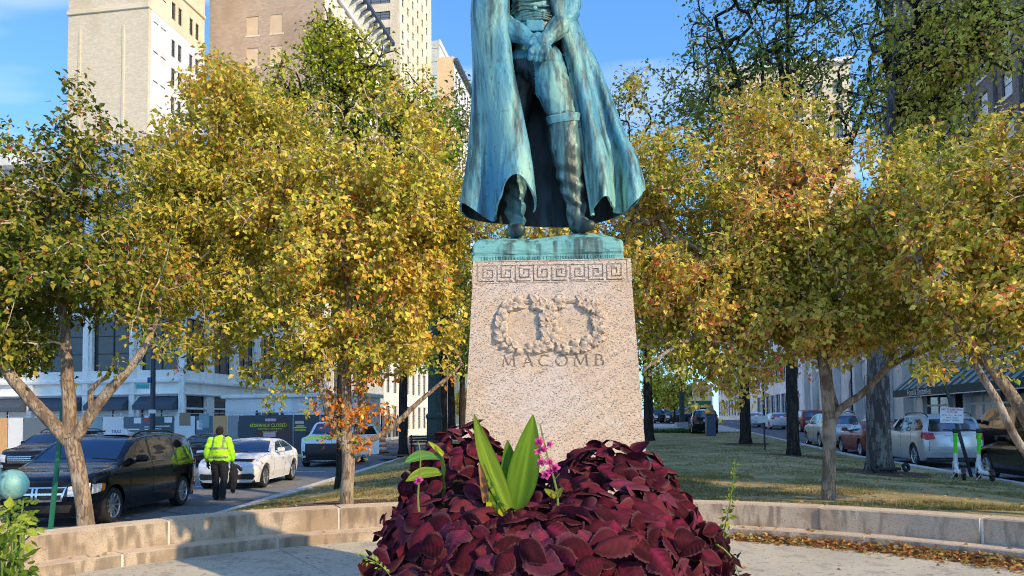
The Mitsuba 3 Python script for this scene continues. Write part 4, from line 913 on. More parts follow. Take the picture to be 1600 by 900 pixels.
def grow(limbs, blobs, nattr, seed, gap=0.42, noise_s=1.1, step=0.16, wob=0.10, droop=0.05):
    """limbs: polylines (x,y,z,r), the first the trunk. Attractor points in the blobs are tied one by one to the nearest branch."""
    rng = np.random.default_rng(seed)
    pos, par, rad, starts = [], [], [], []
    for li, limb in enumerate(limbs):
        P = np.array([q[:3] for q in limb], float); R = np.array([q[3] for q in limb], float)
        n = max(4, int(np.linalg.norm(np.diff(P, axis=0), axis=1).sum() / step) + 1)
        C = catmull(P, n) if len(P) > 2 else np.linspace(P[0], P[-1], n); Rr = np.interp(np.linspace(0, 1, n), np.linspace(0, 1, len(R)), R)
        C = C + (meshkit.fbm(C * 2.1 + seed, 2, 3)[:, None] - 0.5) * 0.05 * (li > 0)
        base = -1 if not pos else int(np.argmin(np.linalg.norm(np.array(pos) - C[0], axis=1)))
        starts.append(len(pos))
        for k in range(n): pos.append(C[k]); par.append(base if k == 0 else len(pos) - 2); rad.append(Rr[k])
    fixed = len(pos)
    A = []; wts = np.array([b[6] if len(b) > 6 else 1.0 for b in blobs]) * np.array([b[3] * b[4] * b[5] for b in blobs]) ** 0.8; wts /= wts.sum()
    while len(A) < nattr:
        m = nattr * 2; k = rng.choice(len(blobs), m, p=wts); b = np.array([x[:6] for x in blobs])[k]
        d = rng.normal(size=(m, 3)); d /= np.linalg.norm(d, axis=1, keepdims=True); q = b[:, :3] + d * np.where(rng.random((m, 1)) < .10, rng.uniform(1.0, 1.32, (m, 1)), rng.random((m, 1)) ** 0.42) * b[:, 3:6]
        q = q[meshkit.fbm(q * noise_s + seed * 3.1, 3, seed) > gap]
        A += list(q)
    A = np.array(A[:nattr]); sk = np.array(pos)
    d0 = cKDTree(sk).query(A)[0]; A = A[np.argsort(d0 + rng.normal(0, 0.1, len(A)))]
    cap = fixed + nattr * 14; PP = np.zeros((cap, 3)); PP[:fixed] = sk; n = fixed; par = par + [0] * (cap - fixed); tips = []
    dirs = np.zeros((cap, 3))
    for a in A:
        dd = PP[:n] - a; i = int(np.argmin((dd * dd).sum(1) + 0.02 * np.maximum(0, PP[:n, 2] - a[2]))); s = PP[i]; L = np.linalg.norm(a - s)
        k = min(14, max(2, int(L / step) + 1)); t = np.linspace(0, 1, k + 1)[1:, None]
        mid = (s + a) / 2 + dirs[i] * min(L, .6) * 0.3 + np.array([0, 0, 0.12 * L]) + rng.normal(0, wob, 3) * L
        path = (1 - t) ** 2 * s + 2 * t * (1 - t) * mid + t * t * a; path[:, 2] -= droop * (t[:, 0] ** 2) * L
        for j in range(k):
            if n >= cap: break
            PP[n] = path[j]; par[n] = i; dirs[n] = (path[j] - PP[i]) / (np.linalg.norm(path[j] - PP[i]) + 1e-9); i = n; n += 1
        tips.append(i)
    PP = PP[:n]; par = np.array(par[:n]); cnt = np.zeros(n)
    for i in tips: cnt[i] += 1
    for i in range(n - 1, 0, -1):
        if par[i] >= 0: cnt[par[i]] += cnt[i]
    return PP, par, cnt, np.array(rad), starts + [fixed], np.array(tips), rng

def branch_mesh(PP, par, R, sel, sides):
    i = np.array([k for k in sel if par[k] >= 0]); a, b = PP[par[i]], PP[i]; d = b - a; L = np.linalg.norm(d, axis=1, keepdims=True) + 1e-9; d = d / L
    ref = np.where(np.abs(d[:, 2:]) < 0.9, [0, 0, 1.0], [1.0, 0, 0]); u = np.cross(d, ref); u /= np.linalg.norm(u, axis=1, keepdims=True); w = np.cross(d, u)
    an = np.arange(sides) * 2 * np.pi / sides; ring = np.cos(an)[None, :, None] * u[:, None] + np.sin(an)[None, :, None] * w[:, None]
    ra, rb = np.minimum(R[par[i]], R[i] * 1.5)[:, None, None], R[i][:, None, None]
    v = np.concatenate([a[:, None] - d[:, None] * 0.1 * rb + ring * ra, b[:, None] + ring * rb], 1).reshape(-1, 3); j = np.arange(sides)
    q = np.stack([j, (j + 1) % sides, (j + 1) % sides + sides, j + sides], 1); f = (q[None] + (np.arange(len(i)) * 2 * sides)[:, None, None]).reshape(-1, 4)
    return v, np.vstack([f[:, [0, 1, 2]], f[:, [0, 2, 3]]])

def tree(name, label, limbs, blobs, nattr, per, L, seed, pal, barkm='bark_pale', twigm='twig', r0=0.0046, spread=0.13, wid=0.30, group=None, gap=0.42, tri4=True, berries=0, step=0.16, top=None, noise_s=1.1, centre=None, flare=1.15):
    K = thing(name, label, 'tree', group)
    PP, par, cnt, rad, starts, tips, rng = grow(limbs, blobs, nattr, seed, gap, noise_s, step)
    fixed = starts[-1]; R = r0 * np.maximum(cnt, 1) ** 0.46; R[:fixed] = rad
    # trunk and main limbs as smooth tubes, each its own part
    i = 0
    for li, limb in enumerate(limbs):
        i, j = starts[li], starts[li + 1]
        P = PP[i:j]; r = R[i:j].copy()
        if li == 0: h = P[:, 2] - P[0, 2]; r *= 1 + (flare - 1) * np.exp(-h / 0.16)
        else: P = np.vstack([PP[par[i]], P]); r = np.r_[r[0], r]
        v, f = tubem(P, r, 14 if li == 0 else 10)
        obj('trunk' if li == 0 else 'limb', (v, f), barkm, K, smooth=True)
    sel = np.arange(fixed, len(PP)); big = sel[R[sel] > 3.2 * r0]; small = sel[R[sel] <= 3.2 * r0]
    if len(big): obj('branches', branch_mesh(PP, par, R, big, 6), barkm if barkm != 'bark_grey' else 'bark_dark', K, smooth=True, kind='stuff')
    obj('twigs', branch_mesh(PP, par, R, small, 3), twigm, K, kind='stuff')
    # leaves in sprays round the twig ends
    n = nattr * per; ti = np.repeat(tips, per)
    back = rng.random(n) < 0.45; src = np.where(back, par[ti], ti); src = np.where(rng.random(n) < 0.2, par[par[ti].clip(0)].clip(0), src)
    off = rng.normal(0, 1, (n, 3)); off /= np.linalg.norm(off, axis=1, keepdims=True) + 1e-9; off *= spread * rng.random((n, 1)) ** 0.6
    P = PP[src] + off; c0 = np.array(centre) if centre is not None else PP[fixed:].mean(0)
    out = P - c0; out /= np.linalg.norm(out, axis=1, keepdims=True) + 1e-9
    Dr = off / (np.linalg.norm(off, axis=1, keepdims=True) + 1e-9) * 0.8 + out * 0.3 + rng.normal(0, 0.5, (n, 3)) + [0, 0, -0.35]
    N = out * 0.85 + [0, 0, 0.6] + rng.normal(0, 0.42, (n, 3))
    Ls = L * (0.5 + 0.85 * rng.random(n))
    v, f, k = leaf_mesh(P, Dr, N, Ls, wid, 0.3, tri4, 0.12)
    col = pal(P, rng)
    if top is not None: col = top(P, col, rng)
    obj('crown', (v, f), 'leaf_thin', K, color=np.repeat(col, k, 0), kind='stuff')
    if berries:
        q = PP[rng.choice(tips, berries)] ; bm = MB(); o = trimesh.creation.icosphere(0, 0.008)
        ov, of = np.array(o.vertices), np.array(o.faces)
        vs = np.concatenate([(q + rng.normal(0, 0.028, q.shape))[:, None] + ov[None] * (0.8 + 0.5 * rng.random((berries, 1, 1))) for _ in range(5)]).reshape(-1, 3)
        fs = (of[None] + (np.arange(5 * berries) * len(ov))[:, None, None]).reshape(-1, 3)
        obj('berries', (vs, fs), 'berry', K, kind='stuff')
    return K

def palette(cols, wts, clump=0.8, jitter=0.18, seed=0):
    cols = np.array(cols, float); cw = np.cumsum(wts) / np.sum(wts)
    def f(P, rng):
        c = meshkit.fbm(P * clump + seed, 3, seed + 2); c = np.clip((c - 0.5) * 2.2 + 0.5, 0, 1)
        u = np.clip(0.30 * c + 0.70 * rng.random(len(P)), 0, 0.999)
        i = np.searchsorted(cw, u); k = cols[np.minimum(i, len(cols) - 1)]
        return np.clip(k * (1 + jitter * rng.normal(size=(len(P), 1))) * (1 + 0.06 * rng.normal(size=(len(P), 3))), 0.005, 0.95)
    return f
GOLD = palette([(0.17, 0.23, 0.035), (0.36, 0.39, 0.055), (0.62, 0.56, 0.09), (0.82, 0.65, 0.14), (0.80, 0.40, 0.08), (0.62, 0.15, 0.09)], [9, 20, 32, 25, 10, 4], seed=1)
RUSTY = palette([(0.16, 0.22, 0.035), (0.34, 0.38, 0.055), (0.60, 0.55, 0.10), (0.84, 0.65, 0.16), (0.86, 0.42, 0.12), (0.80, 0.20, 0.13)], [10, 20, 28, 23, 12, 8], seed=4)
OLIVE = palette([(0.08, 0.13, 0.022), (0.17, 0.21, 0.035), (0.31, 0.30, 0.05), (0.50, 0.38, 0.07), (0.74, 0.34, 0.06), (0.60, 0.13, 0.06)], [20, 28, 26, 14, 8, 4], seed=6)
GREEN = palette([(0.26, 0.34, 0.03), (0.44, 0.50, 0.04), (0.62, 0.62, 0.07), (0.76, 0.64, 0.09)], [20, 35, 30, 15], seed=8)
DARK = palette([(0.16, 0.20, 0.05), (0.26, 0.30, 0.06), (0.40, 0.38, 0.08), (0.58, 0.44, 0.10)], [25, 35, 25, 15], seed=9)
OCHRE = palette([(0.46, 0.41, 0.07), (0.64, 0.55, 0.09), (0.80, 0.64, 0.12), (0.85, 0.45, 0.12)], [25, 35, 25, 15], seed=12)

def PX(D, *pts): return [(*W(a, b, D + (c[1] if len(c) > 1 else 0)), c[0]) for a, b, *c in pts]
def BL(D, px, py, rx, ry, dep, w=1.0, dy=0.0):
    p = W(px, py, D + dy); s = D / FOC; return (*p, rx * s, dep, ry * s, w)

# four small fruit trees just behind the ring wall
D = 9.5
tree('fruit_tree', 'small fruit tree with olive leaves leaning over the wall before the black minivan',
     [PX(D, (135, 838, .098), (128, 770, .090), (114, 700, .094), (110, 685, .092)),
      PX(D, (108, 690, .09), (60, 640, .077), (20, 590, .07), (-12, 545, .06), (-60, 470, .05)),
      PX(D, (110, 690, .085, 0.05), (105, 620, .078, .1), (103, 545, .06, .15), (92, 450, .04, .2), (110, 330, .02, .2)),
      PX(D, (114, 690, .075), (150, 635, .068), (190, 590, .055), (215, 560, .045), (250, 490, .025)),
      PX(D, (140, 648, .035), (150, 600, .03), (165, 590, .025), (180, 560, .018))],
     [BL(D, 40, 420, 165, 130, 1.35), BL(D, 190, 450, 95, 105, 1.1), BL(D, -90, 400, 140, 150, 1.3), BL(D, 30, 280, 140, 90, 0.9, 0.55), BL(D, 150, 290, 70, 120, 0.5, 0.55), BL(D, 205, 545, 70, 35, 0.6, 0.7), BL(D, 60, 540, 130, 45, .8, .9), BL(D, 128, 195, 35, 90, 0.3, 0.8)],
     1900, 16, 0.076, 21, OLIVE, group=None, berries=420, gap=0.43, wid=.36)
D = 11.7
def orange_low(P, col, rng):
    z0 = W(560, 590, D)[2]; m = (P[:, 2] < z0) & (P[:, 0] > W(490, 600, D)[0]) & (rng.random(len(P)) < .8)
    col[m] = np.array([0.72, 0.26, 0.05]) * (0.8 + 0.4 * rng.random((m.sum(), 1)))
    return col
tree('fruit_tree', 'golden leaved fruit tree with pale forked trunk between the white car and the monument',
     [PX(D, (543, 800, .102), (543, 750, .097), (544, 705, .10), (540, 690, .098)),
      PX(D, (541, 695, .088), (541, 640, .078), (540, 560, .064, .05), (545, 480, .05, .1), (530, 380, .03, .1), (520, 250, .018, 0)),
      PX(D, (538, 690, .065), (518, 660, .058), (503, 610, .052), (480, 555, .045), (430, 490, .035), (370, 420, .02), (330, 330, .015)),
      PX(D, (548, 700, .058), (585, 684, .05), (612, 668, .043), (650, 632, .036), (690, 598, .028), (722, 568, .018)),
      PX(D, (548, 690, .06, .1), (566, 640, .055, .2), (566, 590, .05, .25), (600, 530, .04, .3), (640, 470, .03, .4), (660, 380, .02, .4)),
      PX(D, (541, 560, .045), (500, 510, .035), (470, 450, .028), (450, 350, .02), (440, 250, .012))],
     [BL(D, 470, 370, 215, 185, 1.5), BL(D, 300, 330, 95, 130, 1.1), BL(D, 390, 190, 110, 95, 1.0), BL(D, 640, 320, 95, 165, 1.2), BL(D, 360, 500, 110, 75, 1.0, .8), BL(D, 665, 470, 70, 85, 0.9, .8),
      BL(D, 262, 330, 60, 170, .8, .9), BL(D, 800, 330, 70, 90, .8, .9), BL(D, 345, 150, 60, 60, .6, .8), BL(D, 250, 480, 50, 70, .6, .7), BL(D, 600, 545, 110, 45, .8, .7), BL(D, 690, 380, 40, 170, .9, .9), BL(D, 402, 590, 40, 60, .3, .8), BL(D, 408, 668, 26, 24, .12, 2.5), BL(D, 545, 640, 60, 60, .4, .40), BL(D, 555, 700, 22, 25, .2, .5), BL(D, 490, 560, 80, 40, .7, .7)],
     3800, 20, 0.080, 33, GOLD, berries=520, gap=0.43, wid=.36, spread=.15, noise_s=1.15, top=orange_low)
D = 11.9
tree('fruit_tree', 'golden and rust leaved fruit tree with a slim forked trunk right of the pedestal',
     [PX(D, (1296, 800, .108), (1295, 740, .097), (1296, 690, .096), (1293, 620, .085), (1284, 545, .072), (1275, 450, .06), (1250, 330, .03)),
      PX(D, (1300, 665, .062), (1312, 640, .058), (1345, 618, .054), (1378, 582, .05), (1410, 560, .042), (1450, 545, .04), (1500, 520, .025)),
      PX(D, (1310, 645, .045, .1), (1298, 600, .04, .1), (1300, 540, .03, .1)),
      PX(D, (1380, 585, .04), (1400, 540, .035), (1420, 480, .025), (1440, 400, .015)),
      PX(D, (1280, 520, .06), (1210, 470, .05), (1140, 420, .035), (1060, 370, .02)),
      PX(D, (1200, 470, .04, -.2), (1120, 510, .035, -.3), (1050, 545, .03, -.4), (1005, 580, .02, -.4))],
     [BL(D, 1160, 400, 150, 140, 1.4), BL(D, 1310, 380, 170, 170, 1.5), BL(D, 1060, 380, 95, 160, 1.2), BL(D, 1430, 430, 100, 100, 1.2), BL(D, 1220, 220, 120, 95, .9, .7), BL(D, 1025, 260, 60, 90, .8, .8), BL(D, 1005, 470, 50, 90, .8, .9), BL(D, 900, 340, 80, 80, .8, .9), BL(D, 1400, 300, 90, 90, 1.0, .8), BL(D, 1450, 510, 110, 45, .8, .7), BL(D, 1260, 500, 150, 60, 1.0, .8), BL(D, 990, 150, 28, 55, .3, .8), BL(D, 1130, 535, 120, 45, .8, .7), BL(D, 1110, 600, 50, 40, .3, .6), BL(D, 1180, 580, 60, 45, .5, .7), BL(D, 1330, 530, 90, 30, .7, .6)],
     3800, 19, 0.083, 47, RUSTY, berries=750, gap=0.44, wid=.36, spread=.15, noise_s=1.15)
D = 9.8
tree('fruit_tree', 'golden fruit tree leaning in from the right edge with a bare twin limb',
     [PX(D, (1690, 850, .16), (1672, 780, .14), (1650, 730, .13), (1625, 690, .12)),
      PX(D, (1625, 690, .09), (1590, 632, .074), (1545, 570, .064), (1505, 525, .05), (1470, 470, .04), (1440, 420, .02)),
      PX(D, (1640, 740, .06, -.1), (1590, 690, .05, -.15), (1560, 630, .046, -.2), (1530, 580, .045, -.1), (1515, 540, .03)),
      PX(D, (1545, 570, .05), (1550, 500, .04), (1590, 420, .03), (1610, 320, .02)), PX(D, (1630, 690, .09), (1660, 600, .07), (1700, 480, .05), (1720, 360, .03))],
     [BL(D, 1530, 430, 110, 85, 1.1), BL(D, 1600, 330, 120, 115, 1.1), BL(D, 1720, 400, 150, 170, 1.2), BL(D, 1470, 400, 80, 70, .8), BL(D, 1590, 500, 60, 50, .6, .6), BL(D, 1455, 580, 22, 14, .15, 1.6), BL(D, 1560, 220, 60, 60, .5, .5), BL(D, 1480, 300, 70, 80, .7, .7), BL(D, 1550, 540, 70, 40, .6, .5)],
     1900, 18, 0.080, 59, RUSTY, berries=380, gap=0.43, wid=.36, spread=.14, noise_s=1.15)

# taller street trees behind, along the two kerbs of the park
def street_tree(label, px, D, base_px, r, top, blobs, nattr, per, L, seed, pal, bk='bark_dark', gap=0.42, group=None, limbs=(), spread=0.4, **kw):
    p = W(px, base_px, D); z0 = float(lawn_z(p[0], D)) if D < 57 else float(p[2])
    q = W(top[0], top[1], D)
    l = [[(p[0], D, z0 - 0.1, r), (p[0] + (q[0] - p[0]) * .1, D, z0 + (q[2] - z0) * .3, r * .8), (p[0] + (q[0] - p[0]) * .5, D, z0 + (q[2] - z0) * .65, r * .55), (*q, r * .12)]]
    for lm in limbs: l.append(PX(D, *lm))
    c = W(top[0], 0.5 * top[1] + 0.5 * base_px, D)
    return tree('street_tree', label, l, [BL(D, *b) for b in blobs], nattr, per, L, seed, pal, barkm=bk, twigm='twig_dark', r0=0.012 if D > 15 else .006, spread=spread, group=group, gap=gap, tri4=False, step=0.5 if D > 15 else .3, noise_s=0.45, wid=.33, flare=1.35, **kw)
street_tree('big street tree with thick ridged grey trunk beside the silver car', 1375, 19.5, 738, .31, (1400, 60), [(1470, 150, 95, 120, 2.8), (1500, 30, 90, 100, 2.6), (1440, 60, 60, 120, 2.2), (1480, 300, 110, 60, 2.2, .6)], 1500, 11, 0.12, 71, OCHRE, 'bark_grey', gap=.43,
            limbs=[((1378, 470, .22), (1440, 330, .16), (1520, 240, .12), (1590, 170, .07)), ((1376, 420, .2), (1400, 280, .15), (1480, 150, .1), (1520, 60, .05))], spread=.35)
street_tree('tall airy dark tree rising behind the rust leaved tree, nearer to the kerb', 1240, 27.5, 714, .22, (1230, -60), [(1200, 70, 130, 110, 4.0), (1330, 60, 80, 140, 3.0), (1110, 120, 65, 75, 2.4), (1260, 200, 120, 80, 3.0, .6), (1200, -80, 150, 80, 4)], 900, 11, 0.15, 73, DARK, gap=.44,
            limbs=[((1242, 420, .22), (1190, 260, .16), (1150, 120, .1), (1120, 40, .05)), ((1242, 420, .22), (1300, 280, .16), (1360, 150, .1), (1400, 40, .05)), ((1242, 380, .2), (1235, 200, .14), (1210, 60, .09))], spread=.45)
street_tree('slender dark trunked tree further along the right kerb', 1165, 39, 697, .28, (1100, 60), [(1085, 150, 60, 80, 4), (1160, 420, 120, 110, 4), (1120, 280, 100, 120, 4), (1120, 545, 100, 40, 4, .6)], 800, 11, 0.24, 75, DARK, gap=.41, spread=.55)
street_tree('dark trunked park tree just right of the pedestal, far back', 1014, 45, 690, .30, (1000, 250), [(1030, 500, 90, 90, 4), (985, 330, 90, 120, 4), (985, 150, 38, 50, 3, .7)], 800, 11, 0.26, 77, DARK, gap=.40, spread=.55)
street_tree('tall green tree rising behind the golden tree, dark trunk hidden by its pale one', 538, 18.5, 765, .20, (535, 40), [(525, 95, 60, 60, 1.2, 1.5), (500, 60, 35, 35, .7, 1.3), (560, 140, 80, 80, 1.5, 1.4), (620, 200, 75, 90, 1.6), (460, 160, 70, 70, 1.5, 1.3), (560, 330, 170, 120, 2.2), (600, 480, 120, 60, 2.0, .7), (400, 350, 90, 90, 1.6)], 1700, 15, 0.10, 79, GREEN, gap=.39, spread=.28,
            limbs=[((538, 520, .13), (500, 400, .1), (470, 260, .06), (455, 150, .03)), ((538, 480, .13), (580, 360, .1), (620, 230, .05))])
street_tree('dark trunked tree behind the pale forked branch, left kerb', 630, 38, 706, .23, (640, 160), [(660, 250, 70, 90, 3.5), (600, 420, 110, 120, 4), (680, 170, 40, 40, 2.5, .6), (600, 545, 90, 30, 3, .6)], 900, 12, 0.22, 80, GREEN, gap=.40, spread=.5)
street_tree('dark tree trunk beside the fluted lamp column, left of the pedestal', 691, 52, 680, .40, (690, 330), [(690, 500, 80, 90, 4), (690, 360, 90, 100, 4), (715, 170, 35, 55, 3, .6)], 800, 11, 0.28, 81, DARK, gap=.40, spread=.6)
street_tree('thin leaning park tree second from the pedestal on its left', 706, 58, 678, .30, (690, 400), [(740, 520, 70, 60, 4), (760, 400, 80, 90, 4)], 400, 11, 0.3, 83, DARK, gap=.40, spread=.6)
street_tree('slim park tree nearest to the pedestal on its left', 722, 66, 676, .28, (730, 420), [(725, 545, 45, 45, 4), (740, 480, 70, 60, 4)], 350, 11, 0.32, 85, GREEN, gap=.40, spread=.6)
street_tree('small yellow green street tree by the parked cars beyond the lawn', 1054, 72, 660, .12, (1056, 575), [(1054, 612, 24, 28, 1.6)], 220, 11, 0.28, 87, GOLD, gap=.35, spread=.35)
street_tree('bluish green street tree right behind the far parked cars', 1030, 95, 660, .2, (1030, 560), [(1030, 610, 26, 40, 3)], 220, 11, 0.4, 89, GREEN, gap=.35, spread=.6)
street_tree('bright lime green tree in the sun beside the far hoarding', 726, 120, 662, .2, (726, 600), [(726, 630, 14, 22, 2.0)], 220, 11, 0.4, 91, GOLD, gap=.3, spread=.5)
mr = np.random.default_rng(5)
for px, D in ((1375, 19.5), (1240, 27.5), (1165, 39), (630, 38), (543, 11.7)):
    p = W(px, 700, D); r, a = np.meshgrid(np.linspace(0.05, 1.25, 9), np.linspace(0, 2 * np.pi, 33)); X = p[0] + r * np.cos(a) * (1 + .15 * np.sin(3 * a)); Y = D + r * np.sin(a)
    Z = lawn_z(X, Y) + 0.03 * (1.1 - r / 1.25) + 0.008 * mr.random(X.shape); i, j = np.meshgrid(np.arange(32), np.arange(8), indexing='ij')
    struct('mulch_bed', (np.stack([X, Y, Z], -1).reshape(-1, 3), np.stack([i * 9 + j, (i + 1) * 9 + j, (i + 1) * 9 + j + 1, i * 9 + j + 1], -1).reshape(-1, 4)[:, ::-1]), 'mulch', smooth=True)
# fallen leaves against the step on the right, and a few about
fr_ = np.random.default_rng(8); n = 2600
a = np.radians(fr_.uniform(24, 65.5, n)); w = np.clip(np.interp(np.degrees(a), [24, 40, 62, 66], [.42, .36, .26, .12]), .05, 1); rr = RR - 0.01 - np.abs(fr_.normal(0, .5, n)) * w
hh = np.clip(0.10 * (1 - (RR - rr) / w), 0, 1) * fr_.random(n)
P = np.stack([RC[0] + rr * np.cos(a), RC[1] + rr * np.sin(a), 0.004 + hh], 1)
m = 220; a2 = np.radians(fr_.uniform(20, 160, m)); r2 = np.sqrt(fr_.uniform(2.2 ** 2, RR ** 2, m)); keep = np.abs(r2 * np.cos(a2)) > 1.6
P = np.vstack([P, np.stack([RC[0] + r2 * np.cos(a2), RC[1] + r2 * np.sin(a2), 0 * r2 + .004], 1)[fr_.random(m) < .18]])
k = 500; a3 = np.radians(fr_.uniform(20, 156, k)); r3 = RR + .03 + fr_.random(k) * .25; P = np.vstack([P, np.stack([RC[0] + r3 * np.cos(a3), RC[1] + r3 * np.sin(a3), 0 * r3 + .152], 1)[fr_.random(k) < np.where(np.cos(a3) > 0, .28, .05)]])
k = 2200; y = 11 + 15 * fr_.random(k) ** 1.4; x = xL(y) + .4 + (xR(y) - xL(y) - .8) * fr_.random(k); ok = np.hypot(x - RC[0], y - RC[1]) > RR + .8; P = np.vstack([P, np.stack([x, y, lawn_z(x, y) + .02], 1)[ok]])
n = len(P); v, f, kk = leaf_mesh(P, np.c_[fr_.normal(size=(n, 2)), fr_.normal(0, .25, n)], np.c_[fr_.normal(0, .45, (n, 2)), np.ones(n)], .075 * (.6 + .6 * fr_.random(n)), .32, .35, True, .15)
cols = np.array([(.62, .42, .12), (.55, .30, .10), (.45, .20, .07), (.60, .50, .22), (.40, .13, .07), (.30, .24, .08)])[fr_.integers(0, 6, n)] * (.75 + .5 * fr_.random((n, 1)))
obj('fallen_leaves', (v, f), 'leaf_thin', None, color=np.repeat(cols, kk, 0), kind='stuff', label='drift of dry yellow leaves along the right step', cat='leaves')
# ------------------------------------------------------------------ planter of dark red coleus in front of the monument
PCX, PCY = 0.10, 2.35
flat('yellow_bloom', (0.75, 0.55, 0.06), 0.6)
PL = thing('planter', 'round stone planter full of dark foliage before the pedestal', 'planter')
mottled('planter_stone', (0.38, 0.36, 0.32), (0.50, 0.47, 0.42), 3, stain=(0.25, 0.23, 0.2))
v, f = lathe([(0.001, 0.0), (0.40, 0), (0.42, 0.04), (0.42, 0.12), (0.30, 0.20), (0.25, 0.34), (0.27, 0.44), (0.40, 0.60), (0.50, 0.82), (0.535, 1.02), (0.565, 1.06), (0.565, 1.12), (0.50, 1.125), (0.48, 1.08), (0.001, 1.08)], 48)
obj('bowl', (v + [PCX, PCY, 0], f), 'planter_stone', PL, smooth=35)
def mound(x, y, sink=0.0):
    r = np.hypot(x - PCX, y - PCY) / (0.545 - sink * 0.6)
    z = 1.10 + (0.315 - sink) * (1 - np.clip(r, 0, 1) ** 4.5)
    z = z + 0.235 * np.exp(-(((x + 0.215) / 0.185) ** 4 + ((y - 2.52) / 0.18) ** 2)) + 0.155 * np.exp(-(((x - 0.375) / 0.22) ** 4 + ((y - 2.48) / 0.2) ** 2))
    z = z + 0.06 * np.exp(-(((x - 0.08) / 0.22) ** 2 + ((y - 2.66) / .12) ** 2))
    return z - 0.03 * np.exp(-(((x - 0.06) / 0.12) ** 2 + ((y - 2.35) / .2) ** 2))
a_, r_ = np.meshgrid(np.linspace(0, 2 * np.pi, 49), np.linspace(0.001, 0.47, 18)); X = PCX + r_ * np.cos(a_); Y = PCY + r_ * np.sin(a_); Z = mound(X, Y, 0.13) - 0.03
i, j = np.meshgrid(np.arange(17), np.arange(48), indexing='ij')
obj('soil', (np.stack([X, Y, Z], -1).reshape(-1, 3), np.stack([i * 49 + j, (i + 1) * 49 + j, (i + 1) * 49 + j + 1, i * 49 + j + 1], -1).reshape(-1, 4)), 'mulch', PL, smooth=True)
scene['coleus_skin'] = {'type': 'principledthin', 'base_color': {'type': 'mesh_attribute', 'name': 'vertex_color'}, 'roughness': 0.27, 'diff_trans': 0.30, 'eta': 1.55}
def big_leaf(wid, droop, cup, roll, cols, rim, serr=0.05, n=29, m=11, quilt=0.014, seed=0, heart=0.75, vein=None):
    """an ovate leaf of unit length along +x, upper side +z, with quilted veins, toothed edge and its own colours"""
    t = np.linspace(0, 1, n)[:, None]; s = np.linspace(-1, 1, m)[None]
    w = wid * np.sin(np.pi * np.clip(t, 0, 1) ** heart) ** 0.85 + 0.006; w = w * (1 + serr * np.sin(t * 58 + seed) * (np.abs(s) > .9))
    x = t + 0.10 * np.abs(s) * w * (1 - 2 * t) + 0 * s; y = s * w
    vq = np.sin((t * 1.0 - np.abs(s) * 0.16) * 44)
    z = -droop * t ** 2 - cup * (np.abs(s) ** 2) * w + 0.10 * w * np.abs(s) ** 0.5 + quilt * vq * np.minimum(1, np.abs(s) * 4) * (w / wid)
    z = z + roll * np.sin(t * 5 + seed) * s * w + 0.03 * np.sin(s * 5 + t * 9 + seed)* w
    P = np.stack([x, y, z], -1).reshape(-1, 3)
    d0, d1, d2 = (np.array(c) for c in cols); k = np.clip(1 - np.abs(s) * 1.35 - 0.55 * t + 0.25 * vq, 0, 1)[..., None]; nz = meshkit.fbm(P * 6 + seed * 7, 3, seed)[:, None].reshape(n, m, 1)
    c = d0 + (d1 - d0) * np.clip(nz * 1.6 - .3, 0, 1); c = c + (d2 - c) * np.clip(k ** 1.6 * 1.1, 0, 1)
    c = c + (np.array(rim) - c) * ((np.abs(s) > .93) * .7 + 0 * t)[..., None]
    if vein is not None: c = c + (np.array(vein) - c) * ((np.abs(s) < .06) * .8 + 0 * t)[..., None]
    i, j = np.meshgrid(np.arange(n - 1), np.arange(m - 1), indexing='ij')
    return (P, np.stack([i * m + j, (i + 1) * m + j, (i + 1) * m + j + 1, i * m + j + 1], -1).reshape(-1, 4)), c.reshape(-1, 3)
rc = np.random.default_rng(17)
COL = [((0.0399, 0.01, 0.0153), (0.084, 0.018, 0.0262), (0.1155, 0.014, 0.0284)), ((0.0504, 0.011, 0.0175), (0.105, 0.022, 0.0328), (0.2625, 0.022, 0.071)), ((0.0651, 0.014, 0.024), (0.126, 0.026, 0.0393), (0.168, 0.02, 0.0437)), ((0.105, 0.024, 0.0306), (0.168, 0.038, 0.0459), (0.189, 0.03, 0.0437)), ((0.0893, 0.025, 0.0415), (0.1575, 0.045, 0.0699), (0.294, 0.035, 0.0874)), ((0.0294, 0.008, 0.012), (0.063, 0.016, 0.0218), (0.0893, 0.018, 0.0262))]
VAR = []
for k in range(12):
    mesh, c = big_leaf(rc.uniform(.33, .44), rc.uniform(.1, .6), rc.uniform(.1, 1.1), rc.uniform(-.4, .4), COL[k % 6], (0.20, 0.085, 0.095), 0.06, seed=k)
    lo, lc = big_leaf(.38, .3, .5, .1, COL[k % 6], (0.20, 0.085, 0.095), 0.0, n=10, m=7, quilt=0.0, seed=k)
    VAR.append((mikit.ply(mesh, smooth=True, color=c), lo, lc))
pts = []; tries = 0
while tries < 16000 and len(pts) < 820:
    tries += 1; a = rc.uniform(0, 2 * np.pi); r = 0.56 * math.sqrt(rc.random()); x, y = PCX + r * math.cos(a), PCY + r * math.sin(a)
    if r > .52 and rc.random() < .2: pass
    z = float(mound(x, y)); e = 1e-3; g = np.array([-(mound(x + e, y) - z) / e, -(mound(x, y + e) - z) / e, 1.0]); g /= np.linalg.norm(g)
    p = np.array([x, y, z])
    if math.hypot((x - .03) / .13, (y - 2.2) / .10) < 1: continue
    if all(((p - q[0]) ** 2).sum() > .034 ** 2 for q in pts): pts.append((p, g))
